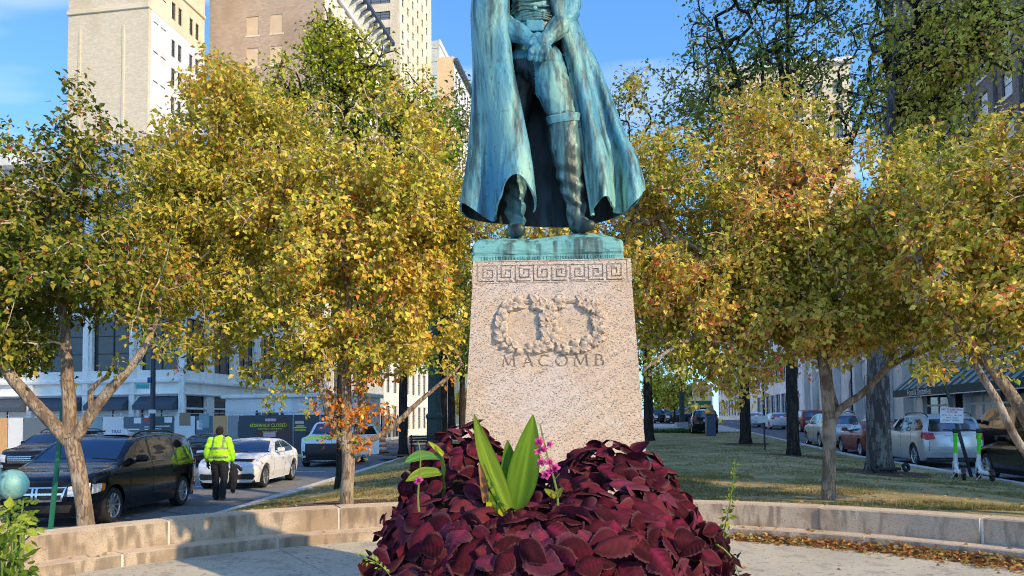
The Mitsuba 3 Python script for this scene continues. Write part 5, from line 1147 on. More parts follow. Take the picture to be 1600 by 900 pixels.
for _ in range(260):      # the steep flanks
    a = rc.uniform(0, 2 * np.pi); z = rc.uniform(1.06, 1.36); r = 0.50 + rc.uniform(-.02, .03) - .10 * max(0, z - 1.25)
    pts.append((np.array([PCX + r * math.cos(a), PCY + r * math.sin(a), z]), np.array([math.cos(a), math.sin(a), .55]) / 1.14))
for _ in range(330):      # a second, deeper layer
    a = rc.uniform(0, 2 * np.pi); r = .48 * math.sqrt(rc.random()); x, y = PCX + r * math.cos(a), PCY + r * math.sin(a); pts.append((np.array([x, y, float(mound(x, y)) - .055]), np.array([0, 0, 1.0])))
leaves = []
for p, g in pts:
    rad = np.array([p[0] - PCX, p[1] - PCY, 0]); rad /= np.linalg.norm(rad) + 1e-6
    az = rc.uniform(0, 2 * np.pi); tn = np.array([math.cos(az), math.sin(az), 0])
    d = rad * .55 + tn * .9 + g * .12 + np.array([0, -.18, -.10]); up = g + rc.normal(0, .42, 3); d -= (d @ up) * up / (up @ up) * .8; d /= np.linalg.norm(d)
    n_ = up - (up @ d) * d; n_ /= np.linalg.norm(n_); L = rc.uniform(.042, .108) * (1.12 if p[1] < PCY - .1 else .9)
    M = np.eye(4); M[:3, :3] = np.stack([d, np.cross(n_, d), n_], 1) * L; M[:3, 3] = p - d * L * .35 + n_ * rc.uniform(.0, .025)
    leaves.append((np.linalg.norm(p - CAM) + (0.6 if p[1] > PCY + .1 else 0) + (0.25 if False else 0), M, int(rc.integers(0, 12))))
leaves.sort(key=lambda q: q[0])
CO = thing('coleus', 'dense mound of dark maroon coleus leaves with magenta veins filling the planter', 'plant')
for k, (_, M, q) in enumerate(leaves[:299]): obj('leaf', VAR[q][0], 'coleus_skin', CO, to_world=TW(M))
vs, fs, cs, o = [], [], [], 0
for _, M, q in leaves[299:]:
    (P, F_), c = VAR[q][1], VAR[q][2]; vs.append(P @ M[:3, :3].T + M[:3, 3]); fs.append(F_ + o); cs.append(c); o += len(P)
obj('foliage', (np.vstack(vs), np.vstack(fs)), 'coleus_skin', CO, smooth=True, color=np.vstack(cs), kind='stuff')
st = MB()
for k in range(0, 330, 5):
    p = leaves[k][1][:3, 3]; st.tube([(PCX + (p[0] - PCX) * .75, PCY + (p[1] - PCY) * .75, 1.12), p - [0, 0, .01]], .004, 5)
flat('stem_purple', (0.10, 0.03, 0.05), 0.5); obj('stems', st.mesh(), 'stem_purple', CO, kind='stuff')
# canna with three upright blades, one dry strip and a yellow sheath
scene['canna_skin'] = {'type': 'principledthin', 'base_color': {'type': 'mesh_attribute', 'name': 'vertex_color'}, 'roughness': 0.33, 'diff_trans': 0.7, 'eta': 1.45}
def blade(K, base, tip, wid, c0, c1, face=(0, -1, .1), fold=.35, bend=(0, 0, 0), name='leaf', heart=.8, tw=0.0, label=None, rim=None):
    base, tip = np.array(base), np.array(tip); n, m = 22, 11; t = np.linspace(0, 1, n)[:, None, None]; s = np.linspace(-1, 1, m)[None, :, None]
    d = tip - base; L = np.linalg.norm(d); d /= L; fc = np.array(face, float); fc -= (fc @ d) * d; fc /= np.linalg.norm(fc); b = np.cross(d, fc)
    ax = base + (tip - base) * t + np.array(bend) * 4 * t * (1 - t); w = wid * np.sin(np.pi * t ** heart) ** .8 + .0012 + .004 * (1 - t)
    an = tw * (t - .3); bb = b * np.cos(an) + fc * np.sin(an); ff = fc * np.cos(an) - b * np.sin(an)
    P = ax + bb * s * w + ff * (fold * (np.abs(s) ** 1.3) * w + .0012 * np.sin(s * 40 + t * 8) + .02 * wid * np.sin(t * 17) * s)
    rg_ = meshkit.fbm(np.broadcast_to(np.stack([t[..., 0] * 2 + 0 * s[..., 0], s[..., 0] * 9 + 0 * t[..., 0], 0 * t[..., 0] + 0 * s[..., 0]], -1), (n, m, 3)), 3, 4)[..., None]
    c = np.array(c0) + (np.array(c1) - c0) * np.clip(rg_ * 1.5 - .25 + .25 * t, 0, 1); c = c + (np.array(c1) * 1.3 - c) * (np.abs(s) < .08) * .8; c = c + (np.array(rim if rim else c0) * (0.8 if rim is None else 1) - c) * (np.abs(s) > .9) * .8
    i, j = np.meshgrid(np.arange(n - 1), np.arange(m - 1), indexing='ij')
    obj(name, (P.reshape(-1, 3), np.stack([i * m + j, (i + 1) * m + j, (i + 1) * m + j + 1, i * m + j + 1], -1).reshape(-1, 4)), 'canna_skin', K, smooth=True, color=np.clip(c, 0, 1).reshape(-1, 3), label=label)
CN = thing('canna', 'bright green canna with three broad upright blades in the middle of the planter', 'plant')
D = 2.18; w_ = lambda a, b, dd=0: W(a, b, D + dd)
G0, G1 = (0.10, 0.22, 0.022), (0.20, 0.34, 0.035)
blade(CN, w_(797, 806), w_(741, 648, .05), .025, (0.16, 0.28, 0.025), (0.26, 0.38, 0.045), (.35, -1, .2), .30, (-.006, 0, -.004), tw=.5)
blade(CN, w_(806, 800, .02), w_(833, 648, .07), .041, G0, G1, (-.25, -1, .15), .28, (.004, -.01, 0), heart=.72, tw=-.3)
blade(CN, w_(798, 796, .05), w_(793, 688, .08), .026, (0.08, 0.20, 0.02), (0.15, 0.29, 0.03), (.2, -1, .1), .5)
blade(CN, w_(772, 815), w_(764, 768), .013, (0.42, 0.48, 0.03), (0.50, 0.55, 0.05), (0, -1, .3), .4, name='sheath'); blade(CN, w_(790, 812), w_(778, 782), .012, (0.42, 0.44, 0.03), (0.5, 0.5, 0.05), (.3, -1, .3), .4, name='sheath')
blade(CN, w_(757, 786), w_(748, 722), .0085, (0.28, 0.13, 0.05), (0.48, 0.26, 0.13), (.5, -1, .1), 1.1, name='dry_leaf', label='dry brown curled leaf')
CN2 = thing('canna', 'small canna with two flat green leaves at the left of the planter', 'plant')
D = 2.32
blade(CN2, w_(690, 716, .03), w_(632, 723, -.05), .026, (0.09, 0.24, 0.06), (0.16, 0.36, 0.08), (.1, -.55, .9), .15, (0, 0, .012)); blade(CN2, w_(690, 738), w_(634, 752, -.06), .022, (0.10, 0.24, 0.04), (0.30, 0.40, 0.05), (.1, -.6, .8), .2, (0, 0, .008), rim=(.5, .42, .05)); blade(CN2, w_(692, 712, .03), w_(669, 690, .03), .007, (0.34, 0.46, 0.03), (0.46, 0.55, 0.05), (.5, -.8, .5), .5)
stm = MB().tube(catmull([W(690, 800, 2.36), W(694, 760, 2.35), W(690, 714, 2.34)], 8), .006, 7); flat('stem_green', (0.16, 0.24, 0.04), .5); obj('stem', stm.mesh(), 'stem_green', CN2)
# pink flower spikes
def flower(sz, seed):
    r = np.random.default_rng(seed); v = []; f = []; c = []
    for k in range(5):
        a0 = k * 2 * np.pi / 5 + r.normal(0, .1); o = len(v)
        for i in range(5):
            for j in range(5):
                t, s = i / 4, j / 2 - 1; w = .36 * math.sin(math.pi * min(1, .12 + t * .8)) ** .7; rr = .08 + .9 * t * (1 - .10 * s * s); x, y = rr, s * w; z = .30 * (1 - t) ** 2 - .35 * t * t + .12 * abs(s) + .04 * math.sin(7 * t + k)
                v.append((x * math.cos(a0) - y * math.sin(a0), x * math.sin(a0) + y * math.cos(a0), z)); q = max(0, 1 - t * 2.6); c.append(np.array((.66, .09, .32)) * (.8 + .4 * t) * (1 - q) + np.array((.16, .004, .05)) * q)
        for i in range(4):
            for j in range(4): f.append((o + i * 5 + j, o + (i + 1) * 5 + j, o + (i + 1) * 5 + j + 1, o + i * 5 + j + 1))
    return mikit.ply((np.array(v) * sz, np.array(f)), smooth=True, color=np.array(c))
FLW = [flower(.0165, k) for k in range(3)]
def spike(lab, D, stem, spots, extra=()):
    K = thing('flower_spike', lab, 'flower'); m = MB().tube(catmull([W(*q, D) for q in stem], 12), np.linspace(.0032, .0016, 12), 6)
    for q in extra: m.tube([W(*q[:2], D), W(*q[2:], D - .01)], .0014, 5)
    obj('stem', m.mesh(), 'stem_green', K)
    rr = np.random.default_rng(2)
    for k, (x, y, s) in enumerate(spots):
        z = np.array([rr.normal(0, .45), -1, rr.normal(.1, .35)]); z /= np.linalg.norm(z); xx = np.cross([0, 0, 1.0], z); xx /= np.linalg.norm(xx); R = np.stack([xx, np.cross(z, xx), z], 1)
        obj('flower', FLW[k % 3], 'coleus_skin', K, to_world=TW(mat4(R, W(x, y, D - .015), s * .88)))
    return K
K = spike('tall pink flower spike leaning on the widest canna blade', 2.05, [(872, 790), (866, 750), (856, 715), (846, 672), (843, 662)], [(843, 690, 1.0), (849, 702, .9), (841, 706, .85), (859, 694, .7), (846, 722, .95), (859, 722, .9), (868, 731, 1.0), (853, 742, 1.05), (861, 735, .8)], [(856, 715, 846, 722), (866, 750, 874, 740), (846, 680, 851, 677)])
for x, y in ((862, 764), (872, 762), (866, 770)): blade(K, W(868, 776, 2.05), W(x + (x - 868) * 2, y, 2.04), .006, (.18, .26, .03), (.36, .34, .06), (0, -1, .4), .3)
spike('thin flower spike with one small pink bloom at the left of the planter', 2.2, [(655, 800), (654, 760), (657, 720), (653, 690)], [(655, 750, .85), (650, 755, .6)])
# a tall weed at the planter's right side and trailing vines
def weed(lab, D, stem, n, ll, cols, seed, name='weed', cat='weed', r=.003, top=0):
    K = thing(name, lab, cat); C = catmull([W(*q, D) for q in stem], 30); obj('stem', MB().tube(C, np.linspace(r, r * .4, 30), 5).mesh(), 'stem_green', K)
    g = np.random.default_rng(seed); t = g.random(n); P = C[(t * 29).astype(int)]; d = g.normal(size=(n, 3)) + [0, 0, .2]; P = P + d * .004
    L = ll * (.5 + .8 * g.random(n)) * np.where(t > .6, 1 - .6 * top, 1); v, f, k = leaf_mesh(P, d, g.normal(size=(n, 3)) * .5 + [0, -.4, .8], L, .26, .2, True, .1); c = np.array(cols)[g.integers(0, len(cols), n)] * (.7 + .6 * g.random((n, 1)))
    obj('leaves', (v, f), 'leaf_thin', K, color=np.repeat(c, k, 0), kind='stuff'); return K
weed('tall spindly yellow green weed rising right of the planter', 2.5, [(1118, 920), (1126, 850), (1140, 790), (1147, 730), (1148, 718)], 190, .022, [(.16, .25, .03), (.26, .34, .05), (.34, .40, .08)], 3, top=.6)
weed('trailing vine with dark finger shaped leaves at the planter\'s right rim', 2.1, [(1118, 850), (1140, 868), (1150, 885), (1158, 905)], 26, .036, [(.08, .03, .03), (.11, .04, .04)], 5, 'vine', 'vine')
weed('small light green creeper among the red leaves, lower left of the planter', 1.85, [(560, 870), (585, 878), (600, 888), (612, 905)], 34, .014, [(.26, .40, .06), (.36, .45, .10)], 7, 'vine', 'vine', .0015)
weed('green tuft hanging from the planter\'s right flank', 2.25, [(1095, 850), (1108, 870), (1104, 900)], 70, .018, [(.16, .24, .04), (.3, .36, .1)], 9, 'vine', 'vine', .002)
# left edge: bronze cannon on a block, with shrubs below it
CA = thing('cannon', 'green bronze cannon breech with round knob poking in at the left edge', 'cannon')
c = W(18, 757, 5.6)
v, f = lathe([(.001, .11), (.055, .10), (.095, .06), (.11, 0), (.10, -.05), (.075, -.085), (.06, -.10), (.055, -.14), (.075, -.17), (.16, -.19), (.20, -.22), (.21, -.30), (.19, -.33), (.185, -.6), (.20, -.62), (.20, -.68), (.175, -.70), (.15, -1.6), (.17, -1.75), (.11, -1.76), (.001, -1.70)], 32)
R = roty(math.radians(88)) ; R = rotz(math.radians(-6)) @ R
obj('barrel', (v @ R.T + c, f), 'bronze_patina', CA, smooth=35)
for s in (-1, 1): obj('trunnion', (lambda m: (m[0] @ R.T + c, m[1]))(tubem([(0, s * .15, -1.0), (0, s * .27, -1.0)], .06, 14)), 'bronze_patina', CA, smooth=40)
BK = thing('cannon_block', 'granite block carrying the bronze cannon at the left edge', 'block'); obj('block', MB().box((c[0] - 1.75, c[1] - .35, -.02), (c[0] - .22, c[1] + .35, c[2] - .20), .03).mesh(), 'pink_granite', BK)
for lab, D, cx, cy, n, rx, ry, cols in (('lime green leafy shrub in the lower left corner', 3.4, -8, 830, 90, .17, .12, ((.30, .40, .04), (.42, .50, .06), (.46, .52, .12))), ('dark green rose bush with yellow blooms in the lower left corner', 3.1, 0, 885, 110, .12, .11, ((.06, .12, .02), (.12, .2, .03), (.2, .28, .04))), ('mid green feathery shrub against the wall end, lower left', 3.9, 28, 805, 120, .09, .085, ((.12, .2, .03), (.2, .3, .05), (.3, .38, .06)))):
    K = thing('shrub', lab, 'shrub'); g = np.random.default_rng(n); p0 = W(cx, cy, D)
    vv = []
    for k in range(3): m_, c_ = big_leaf(.34, .3, .4, .1, (cols[0], cols[1], cols[2]), cols[1], .04, n=9, m=7, seed=k); vv.append(mikit.ply(m_, smooth=True, color=c_))
    sm_ = MB()
    for k in range(n):
        d = g.normal(size=3); d /= np.linalg.norm(d); q = p0 + d * [rx, rx, ry] * g.random() ** .4; dr_ = d + g.normal(0, .5, 3); dr_ /= np.linalg.norm(dr_); up = np.array([0, -.3, 1.0]) + g.normal(0, .4, 3); up -= (up @ dr_) * dr_; up /= np.linalg.norm(up); L = g.uniform(.035, .06) * (1 if rx > .1 else .7)
        M = np.eye(4); M[:3, :3] = np.stack([dr_, np.cross(up, dr_), up], 1) * L; M[:3, 3] = q; obj('leaf', vv[k % 3], 'canna_skin', K, to_world=TW(M))
        if k % 6 == 0: sm_.tube([(p0[0] + (q[0] - p0[0]) * .3, p0[1], .0), p0 + (q - p0) * .4 - [0, 0, .1], q], .004, 5)
    obj('stems', sm_.mesh(), 'stem_green', K, kind='stuff')
    if 'rose' in lab:
        for k in range(5):
            q = p0 + np.array([g.uniform(-.02, .1), -.09, g.uniform(-.06, .09)]); obj('bloom', (lambda s_: (np.array(s_.vertices) * (1 + .25 * (meshkit.noise(np.array(s_.vertices) * 120, 2)[:, None] - .5)) + q, np.array(s_.faces)))(trimesh.creation.icosphere(2, .016)), 'yellow_bloom', K, smooth=True)
# ------------------------------------------------------------------ vehicles
def paint(name, c, metallic=0.2, rough=0.32): return bs(name, base_color=rgb(*c), metallic=metallic, roughness=rough, clearcoat=1.0, clearcoat_gloss=0.95, specular=0.6)
bs('paint_black', base_color=rgb(0.006, 0.0065, 0.008), metallic=0.0, roughness=0.10, specular=0.55); paint('paint_white', (0.72, 0.73, 0.74), 0.0); paint('paint_silver', (0.52, 0.53, 0.53), 0.55); paint('paint_red', (0.20, 0.022, 0.020)); paint('paint_grey', (0.06, 0.065, 0.07)); paint('paint_lime', (0.45, 0.85, 0.05), 0.0)
flat('plate_white', (0.6, 0.62, 0.66), 0.5); flat('seam', (0.006, 0.006, 0.007), 0.8); flat('dull_trim', (0.03, 0.03, 0.032), 0.6)
def chaikin(P, it=2, closed=False):
    P = np.asarray(P, float)
    for _ in range(it):
        a, b = P[:-1], P[1:]; q = np.empty((2 * len(a), P.shape[1])); q[0::2] = .75 * a + .25 * b; q[1::2] = .25 * a + .75 * b
        P = np.vstack([P[:1], q, P[-1:]])
    return P
def cast(V, F, pts, axis, sign):
    """for each point the coordinate along the axis of the body's outermost surface, seen from the side of that sign"""
    o = [k for k in range(3) if k != axis]; A, B, C = (V[F[:, k]] for k in range(3)); a, b, c = A[:, o], B[:, o], C[:, o]
    d = (b[:, 0] - a[:, 0]) * (c[:, 1] - a[:, 1]) - (b[:, 1] - a[:, 1]) * (c[:, 0] - a[:, 0]); ok = np.abs(d) > 1e-12; A, B, C, a, b, c, d = (x[ok] for x in (A, B, C, a, b, c, d))
    out = np.full(len(pts), np.nan); lo, hi = pts[:, o].min(0) - 1e-6, pts[:, o].max(0) + 1e-6; tmn, tmx = np.minimum(np.minimum(a, b), c), np.maximum(np.maximum(a, b), c); ok = ((tmx >= lo) & (tmn <= hi)).all(1); A, B, C, a, b, c, d = (x[ok] for x in (A, B, C, a, b, c, d))
    for i, p in enumerate(pts[:, o]):
        u = ((p[0] - a[:, 0]) * (c[:, 1] - a[:, 1]) - (p[1] - a[:, 1]) * (c[:, 0] - a[:, 0])) / d; v = ((b[:, 0] - a[:, 0]) * (p[1] - a[:, 1]) - (b[:, 1] - a[:, 1]) * (p[0] - a[:, 0])) / d
        h = (u >= -1e-6) & (v >= -1e-6) & (u + v <= 1 + 1e-6)
        if h.any(): z = A[h, axis] + u[h] * (B[h, axis] - A[h, axis]) + v[h] * (C[h, axis] - A[h, axis]); out[i] = z.max() if sign > 0 else z.min()
    return out
SPEC = {
 'minivan': dict(L=5.15, W=1.98, H=1.72, ax=(0.92, 4.0), r=.345, tum=.20, prof=[(.10, .24), (.02, .42), (0, .62), (.05, .80), (.16, .93), (.5, 1.03), (1.15, 1.10), (1.65, 1.42), (2.05, 1.64), (2.6, 1.71), (3.7, 1.725), (4.6, 1.68), (4.88, 1.58), (5.02, 1.25), (5.12, .95), (5.15, .6), (5.08, .30)],
   side=[[(1.62, 1.10), (2.12, 1.55), (2.42, 1.58), (2.42, 1.09)], [(2.52, 1.09), (2.52, 1.585), (3.55, 1.60), (3.58, 1.10)], [(3.70, 1.11), (3.68, 1.60), (4.45, 1.57), (4.80, 1.40), (4.86, 1.14)]], ws=(1.28, 2.03, .80, .66), rear=(1.12, 1.52, .72, .64), seams=[(1.5, .32, 1.05), (2.47, .30, 1.6), (3.63, .30, 1.6)]),
 'sedan': dict(L=4.65, W=1.86, H=1.43, ax=(0.86, 3.68), r=.335, tum=.24, prof=[(.12, .20), (.03, .36), (0, .52), (.05, .66), (.25, .77), (.7, .87), (1.4, .95), (1.9, 1.22), (2.3, 1.38), (2.75, 1.43), (3.2, 1.40), (3.75, 1.20), (4.1, 1.06), (4.5, 1.02), (4.6, .93), (4.65, .62), (4.56, .27)],
   side=[[(1.78, .97), (2.25, 1.29), (2.62, 1.33), (2.62, .97)], [(2.70, .97), (2.70, 1.335), (3.15, 1.31), (3.62, 1.14), (3.72, 1.0)]], ws=(1.50, 2.25, .76, .60), rear=(1.12, 1.33, .68, .58), seams=[(1.55, .28, .95), (2.66, .26, 1.33), (3.60, .5, .98)]),
 'suv': dict(L=4.75, W=1.87, H=1.70, ax=(0.90, 3.72), r=.365, tum=.19, prof=[(.12, .28), (.03, .44), (0, .66), (.04, .88), (.2, 1.0), (.6, 1.06), (1.3, 1.12), (1.75, 1.42), (2.05, 1.60), (2.5, 1.68), (3.6, 1.68), (4.25, 1.60), (4.42, 1.50), (4.60, 1.14), (4.70, .98), (4.75, .62), (4.68, .33)],
   side=[[(1.68, 1.13), (2.12, 1.53), (2.55, 1.57), (2.55, 1.12)], [(2.64, 1.12), (2.64, 1.575), (3.42, 1.57), (3.44, 1.13)], [(3.56, 1.14), (3.54, 1.56), (4.0, 1.52), (4.3, 1.30), (4.26, 1.18)]], ws=(1.42, 2.05, .77, .64), rear=(1.13, 1.52, .74, .62), seams=[(1.5, .34, 1.1), (2.6, .32, 1.58), (3.5, .5, 1.58)]),
 'truck': dict(L=5.3, W=2.02, H=1.95, ax=(0.98, 4.05), r=.40, tum=.15, prof=[(.14, .34), (.02, .5), (0, .75), (.03, 1.02), (.14, 1.18), (.6, 1.24), (1.5, 1.28), (1.9, 1.58), (2.2, 1.84), (2.6, 1.93), (4.2, 1.94), (4.9, 1.88), (5.1, 1.72), (5.2, 1.28), (5.28, 1.0), (5.3, .62), (5.22, .40)],
   side=[[(1.85, 1.30), (2.25, 1.76), (2.85, 1.80), (2.85, 1.29)], [(2.95, 1.29), (2.95, 1.80), (3.9, 1.80), (3.92, 1.30)], [(4.05, 1.31), (4.03, 1.80), (4.75, 1.76), (4.9, 1.34)]], ws=(1.60, 2.26, .82, .72), rear=(1.3, 1.75, .8, .7), seams=[(1.75, .42, 1.27), (2.9, .42, 1.8), (3.98, .42, 1.8)])}
_body = {}
def car_body(kind):
    if kind in _body: return _body[kind]
    s = SPEC[kind]; L, Wd, H = s['L'], s['W'], s['H']; top = chaikin(s['prof'], 2); poly = sg.Polygon(np.vstack([top, [(L - .3, .22), (.3, .2)]])).buffer(.03).buffer(-.03)
    v, f = prism(poly, -Wd / 2, Wd / 2, 'y'); v[:, 0] = L / 2 - v[:, 0]; m = man(v, f).refine_to_length(.10)
    belt = s['side'][0][0][1] - .12
    def warp(P):
        P = np.array(P); t = np.clip((P[:, 2] - belt) / (H - belt), 0, 1); e = np.abs(P[:, 0]) / (L / 2); k = np.clip((e - .70) / .30, 0, 1)
        y = P[:, 1] * (1 - s['tum'] * t ** 1.15) * (1 - .13 * k ** 2) * (1 - .05 * np.clip((.45 - P[:, 2]) / .3, 0, 1)) * (1 - .025 * ((P[:, 2] - .75) / .5).clip(-1, 1) ** 2)
        P[:, 0] -= np.sign(P[:, 0]) * .20 * (np.abs(P[:, 1]) / (Wd / 2)) ** 2.4 * np.clip((e - .55) / .45, 0, 1); P[:, 2] -= .045 * (P[:, 1] / (Wd / 2)) ** 2 * t; P[:, 1] = y
        return P
    m = m.warp_batch(warp); q = m.to_mesh(); t = trimesh.Trimesh(q.vert_properties[:, :3], q.tri_verts, process=True); trimesh.smoothing.filter_taubin(t, .5, .53, iterations=7)
    full = (np.array(t.vertices), np.array(t.faces)); m = man(*full); r = s['r'] + .05
    for a in s['ax']:
        for sy in (-1, 1): m = m - m3.Manifold.cylinder(.42, r, r, 36).rotate([90, 0, 0]).translate([L / 2 - a, sy * (Wd / 2 + .02) + (0.0 if sy > 0 else .42), s['r'] + .01]).translate([0, 0.21 - .21, 0])
    _body[kind] = (m, full); return _body[kind]
def wheel_parts(r, spokes, seed=0):
    w = .215; ty = lathe([(r * .66, -w / 2 + .01), (r * .93, -w / 2), (r, -w / 2 + .035), (r, w / 2 - .035), (r * .93, w / 2), (r * .66, w / 2 - .012), (r * .63, w / 2 - .03)], 30)
    rm = MB().add(*lathe([(.001, .055), (r * .10, .06), (r * .17, .045), (r * .18, .0), (r * .60, -.03), (r * .62, w / 2 - .02), (r * .675, w / 2 - .004), (r * .68, w / 2 - .03)], 30)); sp = MB()
    for k in range(spokes):
        a = 2 * np.pi * k / spokes; M = mat4(rotz(a)); sp.add(m3.Manifold.hull_points(np.array([(r * .12, -.028, .045), (r * .12, .028, .045), (r * .64, -.018, w / 2 - .03), (r * .64, .018, w / 2 - .03), (r * .12, -.02, .075), (r * .12, .02, .075), (r * .63, -.012, w / 2 - .008), (r * .63, .012, w / 2 - .008)])), M=M)
    return mikit.ply(ty, smooth=35), mikit.ply(lathe([(.001, .0), (r * .66, .0), (r * .68, w / 2 - .05)], 24)), mikit.ply(sp.mesh()), mikit.ply(rm.mesh(), smooth=35)
_wh = {}
def vehicle(name, label, kind, paintm, x, y, z, yaw, group=None, front=True, rear=True, spokes=7, roofm=None, hoodm=None, lower=None, grille='bars', rails=False, glass='car_glass', cat='car', plate=True, sidetrim=None, bumperm=None, fascia=None):
    s = SPEC[kind]; L, Wd, H = s['L'], s['W'], s['H']; body, (V, F) = car_body(kind); K = thing(name, label, cat, group); M = mat4(rotz(yaw), (x, y, z)); TM = TW(M); ck = _cache.setdefault
    bp = ck(('body', kind), None) or _cache.__setitem__(('body', kind), mikit.ply(body, smooth=38)) or _cache[('body', kind)]
    obj('body', bp, paintm, K, to_world=TM)
    def decal(nm, poly, axis, sign, mat, t=.006, par=None, res=.07, **kw):
        key = ('decal', kind, tuple(map(tuple, np.round(poly, 3))), axis, sign, t)
        if key not in _cache:
            P = sg.Polygon(poly).buffer(0); o = [k for k in range(3) if k != axis]; m = man(*prism(P, 0, 1, 'z')).refine_to_length(res).to_mesh(); q = np.array(m.vert_properties[:, :3]); f = np.array(m.tri_verts)
            # the refined prism keeps its two caps; side vertices snap to the nearer cap
            up = q[:, 2] > .5; p3 = np.zeros((len(q), 3)); p3[:, o[0]], p3[:, o[1]] = q[:, 0], q[:, 1]; h = cast(V, F, p3, axis, sign)
            if np.isnan(h).all(): return None
            bad = np.isnan(h); h[bad] = h[~bad][np.argmin(((p3[bad][:, None] - p3[~bad][None]) ** 2).sum(-1), 1)] if bad.any() else 0
            p3[:, axis] = h + sign * np.where(up, t, -.02); _cache[key] = mikit.ply((p3, f if (axis != 1) == (sign > 0) else f[:, ::-1]), smooth=35)
        return obj(nm, _cache[key], mat, par or K, to_world=TM, **kw)
    X = lambda sx: L / 2 - sx
    for sgn in (-1, 1):
        for q in s['side']:
            q = sg.Polygon(q).buffer(-.03).buffer(.03); pts = [(X(a), b) for a, b in np.array(q.exterior.coords)[:-1]]
            decal('side_window', pts, 1, sgn, glass, .005)
        if lower: decal('lower_trim', [(X(.3), .24), (X(L - .25), .26), (X(L - .25), .40), (X(.3), .38)], 1, sgn, lower, .010)
        for (a, z0, z1) in s['seams']:
            decal('door_seam', [(X(a), z0), (X(a + .012), z0), (X(a + .012), z1), (X(a), z1)], 1, sgn, 'seam', .003)
        for a in s['seams'][1:]: decal('door_handle', [(X(a[0] - .26), a_z), (X(a[0] - .06), a_z), (X(a[0] - .06), a_z + .035), (X(a[0] - .26), a_z + .035)] if (a_z := s['side'][0][0][1] - .16) else [], 1, sgn, sidetrim or paintm, .028)
        a0 = s['side'][0][0]; mz = a0[1] + .03; yb = Wd / 2 * .93
        mir = m3.Manifold.hull_points(np.vstack([boxm((X(a0[0] + .24), sgn * (yb + .05), mz), (X(a0[0] + .10), sgn * (yb + .26), mz + .14), .03)[0]])); obj('mirror', union([mir, m3.Manifold.hull_points(boxm((X(a0[0] + .20), sgn * (yb - .08), mz - .01), (X(a0[0] + .14), sgn * (yb + .1), mz + .04))[0])]), sidetrim or paintm, K, to_world=TM, smooth=40)
        if rails: obj('roof_rail', MB().tube(catmull([(X(2.2), sgn * Wd * .335, H - .10), (X(2.4), sgn * Wd * .345, H - .01), (X(3.2), sgn * Wd * .35, H + .02), (X(4.0), sgn * Wd * .345, H - .02), (X(4.2), sgn * Wd * .335, H - .11)], 16), .02, 7).mesh(), 'dark_metal', K, smooth=True, to_world=TM)
    x0, x1, w0, w1 = s['ws']; q = sg.Polygon([(X(x0), -w0), (X(x0 - .06), -w0 * .5), (X(x0 - .08), 0), (X(x0 - .06), w0 * .5), (X(x0), w0), (X(x1), w1), (X(x1 - .03), 0), (X(x1), -w1)]).buffer(-.03).buffer(.03)
    decal('windscreen', np.array(q.exterior.coords)[:-1], 2, 1, 'windscreen_glass', .006)
    for yy in (-.35, .30): decal('wiper', [(X(x0 + .05), yy), (X(x0 + .07), yy), (X(x0 + .03), yy + .5), (X(x0 + .01), yy + .5)], 2, 1, 'black_plastic', .02, res=.2)
    z0, z1, w0, w1 = s['rear']; decal('rear_window', np.array(sg.Polygon([(-w0, z0), (w0, z0), (w1, z1), (-w1, z1)]).buffer(-.04).buffer(.04).exterior.coords)[:-1], 0, -1, 'windscreen_glass', .006)
    if hoodm: decal('bonnet', [(X(.22), -Wd * .40), (X(.16), 0), (X(.22), Wd * .40), (X(s['ws'][0] - .12), Wd * .42), (X(s['ws'][0] - .2), 0), (X(s['ws'][0] - .12), -Wd * .42)], 2, 1, hoodm, .006)
    else:
        for sgn in (-1, 1): decal('bonnet_seam', [(X(.3), sgn * Wd * .40), (X(.3), sgn * (Wd * .40 + .012)), (X(s['ws'][0] - .1), sgn * (Wd * .415 + .012)), (X(s['ws'][0] - .1), sgn * Wd * .415)], 2, 1, 'seam', .002)
    if roofm: decal('roof_panel', [(X(s['ws'][1] + .12), -Wd * .32), (X(s['ws'][1] + .12), Wd * .32), (X(L - 1.0), Wd * .32), (X(L - 1.0), -Wd * .32)], 2, 1, roofm, .004)
    h = s['prof'][3][1]      # front top edge
    if front:
        if fascia: decal('bumper', [(-Wd * .44, .30), (Wd * .44, .30), (Wd * .45, h - .02), (-Wd * .45, h - .02)], 0, 1, fascia, .006)
        gz0, gz1, gw = {'minivan': (h - .26, h - .05, .50), 'sedan': (.46, h - .05, .10), 'suv': (h - .34, h - .06, .52), 'truck': (h - .40, h - .06, .66)}[kind]
        if kind != 'sedan':
            G_ = decal('grille', [(-gw * .86, gz0), (gw * .86, gz0), (gw, gz1), (-gw, gz1)], 0, 1, 'dull_trim', .012)
            if grille == 'cross':
                for q in ([(-gw * .95, (gz0 + gz1) / 2 - .018), (gw * .95, (gz0 + gz1) / 2 - .018), (gw * .95, (gz0 + gz1) / 2 + .018), (-gw * .95, (gz0 + gz1) / 2 + .018)], [(-.055, gz0), (-.02, gz0), (-.02, gz1), (-.055, gz1)], [(.02, gz0), (.055, gz0), (.055, gz1), (.02, gz1)]): decal('grille_bar', q, 0, 1, 'chrome', .026, G_)
                decal('grille_surround', np.array(sg.Polygon([(-gw * .92, gz0 - .035), (gw * .92, gz0 - .035), (gw * 1.06, gz1 + .02), (-gw * 1.06, gz1 + .02)]).exterior.coords)[:-1], 0, 1, 'chrome', .006, G_)
            else:
                for k in range(4): zz = gz0 + (gz1 - gz0) * (k + .5) / 4; decal('grille_bar', [(-gw * .9, zz - .010), (gw * .9, zz - .010), (gw * .9, zz + .010), (-gw * .9, zz + .010)], 0, 1, 'chrome' if grille == 'chrome' else 'black_plastic', .022, G_)
        else:
